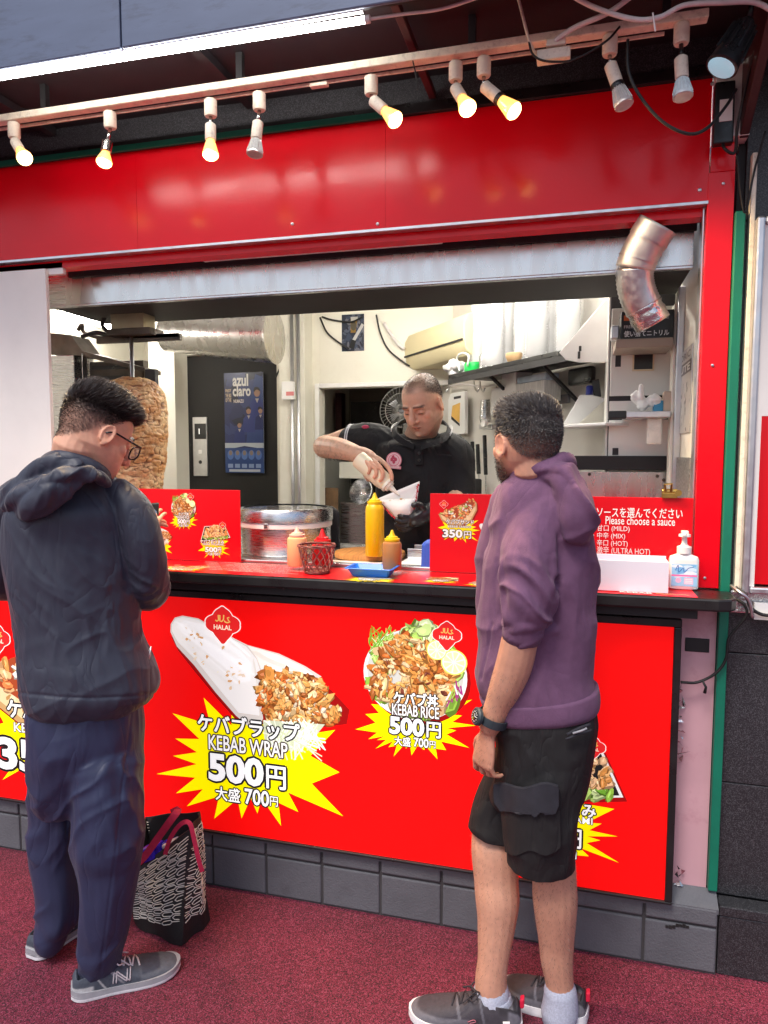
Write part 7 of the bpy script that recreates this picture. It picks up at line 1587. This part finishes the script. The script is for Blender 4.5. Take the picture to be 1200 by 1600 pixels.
# forearm hair
am = ((V[:, 0] < onY(548, 700, .5)[0]) & (V[:, 2] > 1.5) & ~near).astype(float)
hair('arm_hair', ck, V, Q, L, CR, am, 700, lambda p: .011+0*p[:, 0], lambda p: np.stack([-.6+0*p[:, 0], .2+0*p[:, 0], -.8+0*p[:, 0]], 1), (.04, .026, .02), MS['hair'], .00035, 8)
# polo shirt
po = MB(); torso(po, PO)
limb(po, [(612, 704, .545, 27), (596, 694, .548, 29), (578, 688, .552, 27), (562, 688, .56, 25.5), (552, 688, .565, 24)])
limb(po, [(700, 700, .54, 28), (714, 714, .535, 27), (719, 745, .525, 25), (719, 775, .50, 23.5), (718, 788, .49, 22)])
V, Q = fuse(po, .0042); V = smooth(V, Q, 5); N = vnormals(V, Q)
d = .007*(wrk(V, (.75, 0, -.65), 3.5, 13, 71, 2.2)-.35)+.005*(wrk(V, (-.5, 0, -.9), 3.5, 15, 73, 2)-.35)
V = V+N*d[:, None]; V = smooth(V, Q, 1, .4)
# collar opening follows the neck
finish('polo_shirt', V, Q, MS['polo'], ck); polo = bpy.data.objects['polo_shirt']
co = MB(); st = MB()
for sx, pts in ((-1, [(671, 657, .63), (640, 657, .60), (621, 665, .53), (619, 679, .455), (632, 691, .43), (648, 699, .424)]), (1, [(671, 657, .63), (690, 660, .60), (700, 670, .53), (694, 685, .455), (676, 693, .43), (658, 700, .424)])):
    P = spline([onY(*p) for p in pts], 5); rg = []
    for i, p in enumerate(P):
        f = i/(len(P)-1); h = .62-.1*f; o_ = p-np.array([Cc[0], .55, p[2]]); o_[2] = 0; o_ /= np.linalg.norm(o_)
        rg.append([p+np.array([0, 0, .020*h])-o_*.006, p+np.array([0, 0, .022*h]), p-np.array([0, 0, .016*h])+o_*.016, p-np.array([0, 0, .017*h])+o_*.011])
    co.loft(rg)
    for k, e_ in ((0, .012), (1, .006)): st.tube([g[2]+(g[2]-g[1])*0+np.array([0, 0, e_])+(g[2]-g[1])*[1, 1, 0]*.12 for g in rg[8:14]], .0016, 6)
co.build('collar', MS['polo'], polo, smooth='auto')
st.build('collar_stripe', MS['stripe'], polo, smooth=True)
def ringband(pts, r0, w, m, nm, par):
    P = [onY(*p) for p in pts]; ax = P[1]-P[0]; ax /= np.linalg.norm(ax); s_ = mpp(P[0]); b = MB()
    for k in (0, 1): b.lathe([(r0*s_*.9, -w+k*.009), (r0*s_*1.02, -w+k*.009), (r0*s_*1.02, k*.009), (r0*s_*.9, k*.009)], P[0], 30, ax=ax, cap=False)
    b.build(nm, m, par, smooth='auto')
ringband([(551, 687.5, .566), (545, 687.5, .568)], 24.5, .004, MS['stripe'], 'sleeve_stripe', polo); ringband([(718, 790, .488), (717.5, 797, .48)], 21.8, .004, MS['stripe'], 'sleeve_stripe', polo)
pk = MB().bar(onY(653, 702, .424), onY(655, 726, .422), .030, .004, up=(0, 1, .1)); pk.build('placket', MS['polo'], polo, bevel=.001)
bt = MB(); [bt.lathe([(.006, 0), (.005, .002)], onY(655, y, .412), 10, ax=(0, -1, 0)) for y in (708, 719)]; bt.build('shirt_button', M['black'], polo)
pkt = MB().bar(onY(682, 710, .425), onY(706, 712, .432), .004, .006, up=(0, 1, 0)); pkt.build('pocket_edge', MS['polo'], polo, bevel=.001)
# badge
bc_ = onY(616, 719, .415); bw = 12.5*mpp(bc_); A = Art(2e-5)
A.ell((0, 0), bw, bw*1.0, (.72, .25, .30), 0, 30); A.ell((0, 0), bw*.88, bw*.88, (.80, .62, .62), 0, 30); A.ell((0, 0), bw*.74, bw*.74, (.70, .12, .2), 0, 26); A.ell((0, 0), bw*.66, bw*.66, (.78, .55, .56), 0, 26)
for (x, y) in ((-.25, .1), (.22, .12), (0, -.2), (-.1, .35)): A.ell((x*bw, y*bw), bw*.2, bw*.26, (.5, .05, .1), x*2, 12, .1)
A.poly([(-bw*.9, -bw*.62), (bw*.95, -bw*.78), (bw*.9, -bw*1.15), (-bw*.85, -bw*.98)], (.75, .32, .38)); A.text('KEBAB', (-bw*.7, -bw*.98), (bw*.72, -bw*.76), (.85, .75, .72), None, bold=.02)
A.build('badge', lambda u, v, z: np.stack([bc_[0]+u, bc_[1]-.006-z+np.abs(u)*.0, bc_[2]+v], 1), M['print'], polo)
bk = MB().lathe([(bw*1.02, -.0059), (bw*1.0, .02)], bc_, 28, ax=(0, 1, 0)); bk.build('badge_backing', MS['polo'], polo)
bp = MB(); a = onY(543, 672, .525); ellipsoid(bp, onY(571, 667, .50), (.016, .004, .008)); bp.build('sleeve_emblem', mat('pink_emblem', lin(190, 60, 90), .7), polo, smooth=True)
tr_ = MB(); torso(tr_, [(960, 592, 724, YT, .118), (1020, 594, 722, YT, .115), (1080, 598, 720, YT, .11)], scale=1.0)
limb(tr_, [(628, 1060, YT, 36), (634, 1240, YT, 30), (640, 1480, YT, 25)]); limb(tr_, [(690, 1060, YT, 36), (686, 1240, YT, 30), (680, 1480, YT, 25)])
V, Q = fuse(tr_, .008); finish('trousers', smooth(V, Q, 3), Q, MS['blackc'], ck)
for (x, y) in ((640, 1480), (680, 1480)):
    p = onY(x, y, YT); m_ = MB(); z0 = .1; ellipsoid(m_, (p[0], .47, z0+.035), (.045, .12, .04)); m_.build('shoe', M['matte'], ck, smooth=True)
# gloved left hand under the wrap
gv = MB(); limb(gv, [(681, 795, .362, 13.5), (672, 798, .35, 13.5), (660, 804, .335, 15), (648, 810, .325, 14), (638, 814, .32, 9)], n=14)
for pts, r in (([(656, 800, .325), (640, 806, .305), (628, 807, .292), (622, 803, .292)], .0115), ([(654, 806, .32), (638, 813, .305), (625, 815, .295), (618, 810, .293)], .0118), ([(652, 811, .325), (636, 820, .315), (624, 822, .308), (617, 817, .305)], .0112), ([(652, 815, .335), (638, 826, .33), (628, 828, .325), (622, 824, .322)], .010), ([(664, 798, .32), (657, 790, .300), (650, 788, .288), (643, 791, .284)], .0125)): fing(gv, pts, r)
gv.lathe([(.034, -.012), (.037, 0), (.035, .012)], onY(683, 794.5, .366), 18, ax=onY(690, 794, .38)-onY(676, 796, .355))
V, Q = fuse(gv, .003); V = smooth(V, Q, 2); N = vnormals(V, Q); V = V+N*(.003*(wrk(V, (.5, 0, 1), 20, 50, 81, 2)-.3))[:, None]; finish('glove', V, Q, MS['glove'], ck)
# mayonnaise bottle in the cook's hand
b0, b1 = onY(559.5, 716, .345), onY(604, 756, .330); ax_ = b1-b0; Lb = np.linalg.norm(ax_); ax_ /= Lb; tipp = onY(623, 775, .327); Lt = (tipp-b0) @ ax_; s = mpp(b0); rb = 14.2*s
mb_o = thing('squeeze_bottle', 'clear cream sauce bottle held tilted by the cook', 'sauce bottle', b0)
MB().lathe([(rb*.80, 0), (rb*.95, .003), (rb, .010), (rb, Lb*.80), (rb*.93, Lb*.93), (rb*.80, Lb)], b0, 28, ax=ax_).build('bottle_body', mat('cream_bottle', lin(238, 228, 196), .32, var=.04, sss=.15), mb_o, smooth='auto')
MB().lathe([(rb*.86, Lb+.0005), (rb*.86, Lb+.010), (rb*.62, Lb+.012), (rb*.60, Lb+.020), (rb*.34, Lb+.022), (rb*.22, Lb+(Lt-Lb)*.62), (rb*.09, Lt)], b0, 24, ax=ax_).build('nozzle_cap', mat('cream_cap', lin(240, 236, 220), .4, var=.04), mb_o, smooth='auto')
# paper wrap
pwp = thing('paper_wrap', 'white paper pocket with red print and kebab inside held in the glove', 'paper wrap', onY(622, 800, .30))
pap = mat('waxed_paper', lin(240, 238, 234), .5, var=.04, bump=.25, bscale=40)
def sheet(pts, th, nm, m, bow=0, k=9):
    """bilinear quad sheet of 4 corners (px, py, Y)"""
    P = [onY(*p) for p in pts]; G = []
    for i in range(k):
        for j in range(k):
            u, v = i/(k-1), j/(k-1); q = P[0]*(1-u)*(1-v)+P[1]*u*(1-v)+P[2]*u*v+P[3]*(1-u)*v; q = q+np.array([0, -bow*math.sin(math.pi*u)*math.sin(math.pi*min(1, v*1.0+.0)), 0]); G.append(q)
    Fs = [(i*k+j, (i+1)*k+j, (i+1)*k+j+1, i*k+j+1) for i in range(k-1) for j in range(k-1)]
    o = MB().add(G, Fs).build(nm, m, pwp, smooth=True); so_ = o.modifiers.new('thick', 'SOLIDIFY'); so_.thickness = th; so_.offset = 0
sheet([(590, 779, .315), (655, 752, .335), (643, 803, .322), (624, 813, .312)], .0008, 'back_sheet', pap, -.006)
sheet([(592, 781, .305), (650, 779, .300), (642, 803, .296), (621, 813, .298)], .0008, 'front_sheet', pap, .022)
sheet([(641, 782, .298), (656, 752, .331), (651, 786, .312), (643, 802, .300)], .0008, 'side_flap', pap, .004)
fm_ = MB()
for k in range(34): f = random.random(); c = onY(600+f*42, 785+random.uniform(-4, 3)-f*2, .307+random.uniform(-.006, .004)); ellipsoid(fm_, c, (.007, .005, .004), n=6)
V, Q = fuse(fm_, .002); Cf = colmap(len(V), lin(228, 222, 206)); nf = fbm(V*90, 4); Cf = mixc(Cf, lin(196, 132, 70), sstep(nf, .45, .55)); Cf = mixc(Cf, lin(150, 30, 24), sstep(vnoise(V*160, 9), .75, .85)); Cf = mixc(Cf, lin(120, 160, 60), sstep(vnoise(V*120, 19), .8, .9)); finish('filling', V, Q, M['print'], pwp, Cf)
rd = MB()
for k in range(12): f = k/11; c = onY(653.5-f*6+random.uniform(-1, 1), 758+f*36, .326-f*.022); rd.obox(c+[0, -.0035, 0], (.003, 0, .001), (0, .0006, 0), (-.001, 0, .004))
for k in range(9): f = k/8; c = onY(600+f*19+random.uniform(-1, 1), 792+f*18, .3-.002); rd.obox(c+[0, -.010, 0], (.003, 0, -.002), (0, .0006, 0), (.001, 0, .003))
rd.build('red_print', mat('red_ink', lin(190, 50, 60), .6), pwp)
# ------------------------------------------------------------ tote bag
tg = thing('tote_bag', 'black tote bag with white hexagon pattern and pink handles by the trousers', 'bag', (-1.08, -.33, 0))
def G(x, y): return onZ(x, y, 0.0)
f0, f1, f2 = G(212, 1446), G(282, 1478), G(327, 1440)        # bottom: left front, front corner, right
f3 = f0+(f2-f1)*.9
bot = [f0, f1, f2, f3]
c_b = sum(bot)/4
def up(x, y, base, f=1): d = base-CAM; Y_ = base[1]; return onY(x, y, Y_)
top = [up(200, 1370, f0+[0, .01, 0]), up(300, 1292, f1+[.0, .05, 0]), up(312, 1268, f2+[0, .0, 0]), up(226, 1276, f3+[0, .02, 0])]
def bring(f, n=10, bulge=.018):
    C4 = [b*(1-f)+t*f for b, t in zip(bot, top)]; o = []; c = sum(C4)/4
    for i in range(4):
        a, b = C4[i], C4[(i+1) % 4]; e = b-a; nn = np.cross(e, (0, 0, 1)); nn /= np.linalg.norm(nn)+1e-9
        if nn @ ((a+b)/2-c) < 0: nn = -nn
        for k in range(n):
            u = k/n; o.append(a+e*u+nn*bulge*math.sin(math.pi*u)*math.sin(math.pi*(.15+.75*f))+nn*.006*math.sin(9*u+7*f+i))
    return o
rg = [bring(f) for f in np.linspace(0, 1, 16)]; rg[0] = [p+np.array([0, 0, .002]) for p in rg[0]]
inner = [[p+(sum(r)/40-p)*.035 for p in r] for r in rg[::-1][:12]]
mbg = MB().loft(rg+inner, cap=True)
# hexagon line pattern
def bagmat():
    m = bpy.data.materials.new('bag_pattern'); m.use_nodes = True; n = m.node_tree; L_ = n.links; b = n.nodes['Principled BSDF']
    at = n.nodes.new('ShaderNodeAttribute'); at.attribute_name = 'Col'; L_.new(at.outputs['Color'], b.inputs['Base Color']); b.inputs['Roughness'].default_value = .55
    t = n.nodes.new('ShaderNodeTexNoise'); t.inputs['Scale'].default_value = 300; bp_ = n.nodes.new('ShaderNodeBump'); bp_.inputs['Strength'].default_value = .3; bp_.inputs['Distance'].default_value = .002; L_.new(t.outputs[0], bp_.inputs['Height']); L_.new(bp_.outputs[0], b.inputs['Normal']); return m
o = mbg.build('bag_body', mat('bag_canvas', (.014, .013, .014), .6, var=.3, bump=.4, bscale=300), tg, smooth='auto')
pm_ = MB()
def bsurf(side, u, f, off=.0015):
    C4 = [b*(1-f)+t*f for b, t in zip(bot, top)]; c = sum(C4)/4; a, b = C4[side], C4[(side+1) % 4]; e = b-a; nn = np.cross(e, (0, 0, 1)); nn /= np.linalg.norm(nn)
    if nn @ ((a+b)/2-c) < 0: nn = -nn
    return a+e*u+nn*(.018*math.sin(math.pi*u)*math.sin(math.pi*(.15+.75*f))+.006*math.sin(9*u+7*f+side)+off)
for side in (0, 1, 2, 3):
    nr, nc = 19, (3 if side in (0, 2) else 2)
    for r in range(nr):
        f0_ = .20+.77*r/nr; dh = .77/nr*.46
        for k in range(-1, nc+1):
            u0 = (k+(.5 if r % 2 else 0))/nc; wv = 1/nc; pts = [(u0, 0), (u0+wv*.10, dh), (u0+wv*.42, dh), (u0+wv*.52, 0), (u0+wv*.9, 0)]
            pts = [(u, f0_+h+.01*math.sin(u*9+r)) for u, h in pts if 0.01 <= u <= .99]
            if len(pts) > 1: pm_.tube([bsurf(side, *p) for p in pts], .0017, 4)
            pts = [(u0, 0), (u0+wv*.10, -dh), (u0+wv*.42, -dh), (u0+wv*.52, 0)]
            pts = [(u, f0_+h+.01*math.sin(u*9+r)) for u, h in pts if 0.01 <= u <= .99]
            if len(pts) > 1: pm_.tube([bsurf(side, *p) for p in pts], .0017, 4)
pm_.build('line_pattern', mat('cream_print', lin(214, 206, 196), .7, var=.1), tg)
pkm = mat('pink_strap', lin(196, 36, 76), .7, var=.12, vscale=60, bump=.3, bscale=300)
def strap(pts, w, nm='handle'):
    P = spline([onY(*p) for p in pts], 5); mb = MB(); rg = []
    for i in range(len(P)):
        d = P[min(i+1, len(P)-1)]-P[max(i-1, 0)]; d /= np.linalg.norm(d); vd = P[i]-CAM; vd /= np.linalg.norm(vd); s_ = np.cross(d, vd); s_ /= np.linalg.norm(s_); n_2 = np.cross(s_, d)
        rg.append([P[i]+s_*w-n_2*.0015, P[i]-s_*w-n_2*.0015, P[i]-s_*w+n_2*.0015, P[i]+s_*w+n_2*.0015])
    mb.loft(rg).build(nm, pkm, tg, smooth='auto')
yb = f1[1]+.03
strap([(211, 1352, yb), (226, 1338, yb), (250, 1305, yb+.01), (268, 1280, yb+.02), (278, 1266, yb+.05), (268, 1270, yb+.12)], .012)
strap([(258, 1335, yb), (266, 1310, yb-.01), (282, 1288, yb-.015), (296, 1286, yb-.015), (303, 1310, yb-.015), (310, 1342, yb-.012), (316, 1362, yb-.005)], .007)
it = MB()
for k in range(4): it.obox(onY(234+k*12, 1332-k*3, yb+.035+k*.012), (.022, .0, .012), (0, .018, 0), (-.008, 0, .022))
it.build('blue_packet', mat('blue_packet', lin(52, 40, 190), .25, var=.3, vscale=60, bump=.5, bscale=60), tg, bevel=.006)
MB().obox(onY(268, 1322, yb+.05), (.025, 0, .014), (0, .015, 0), (-.006, 0, .018)).build('white_packet', M['wplast'], tg, bevel=.005)
lbp = [bsurf(1, u, f, .002) for u, f in ((.12, .62), (.62, .60), (.62, .74), (.12, .76))]
MB().add(lbp+[p+(c_b-p)*.002*[1, 1, 0] for p in lbp], [(0, 1, 2, 3), (7, 6, 5, 4)]).build('maker_patch', mat('dark_patch', lin(52, 44, 44), .7, var=.2), tg)
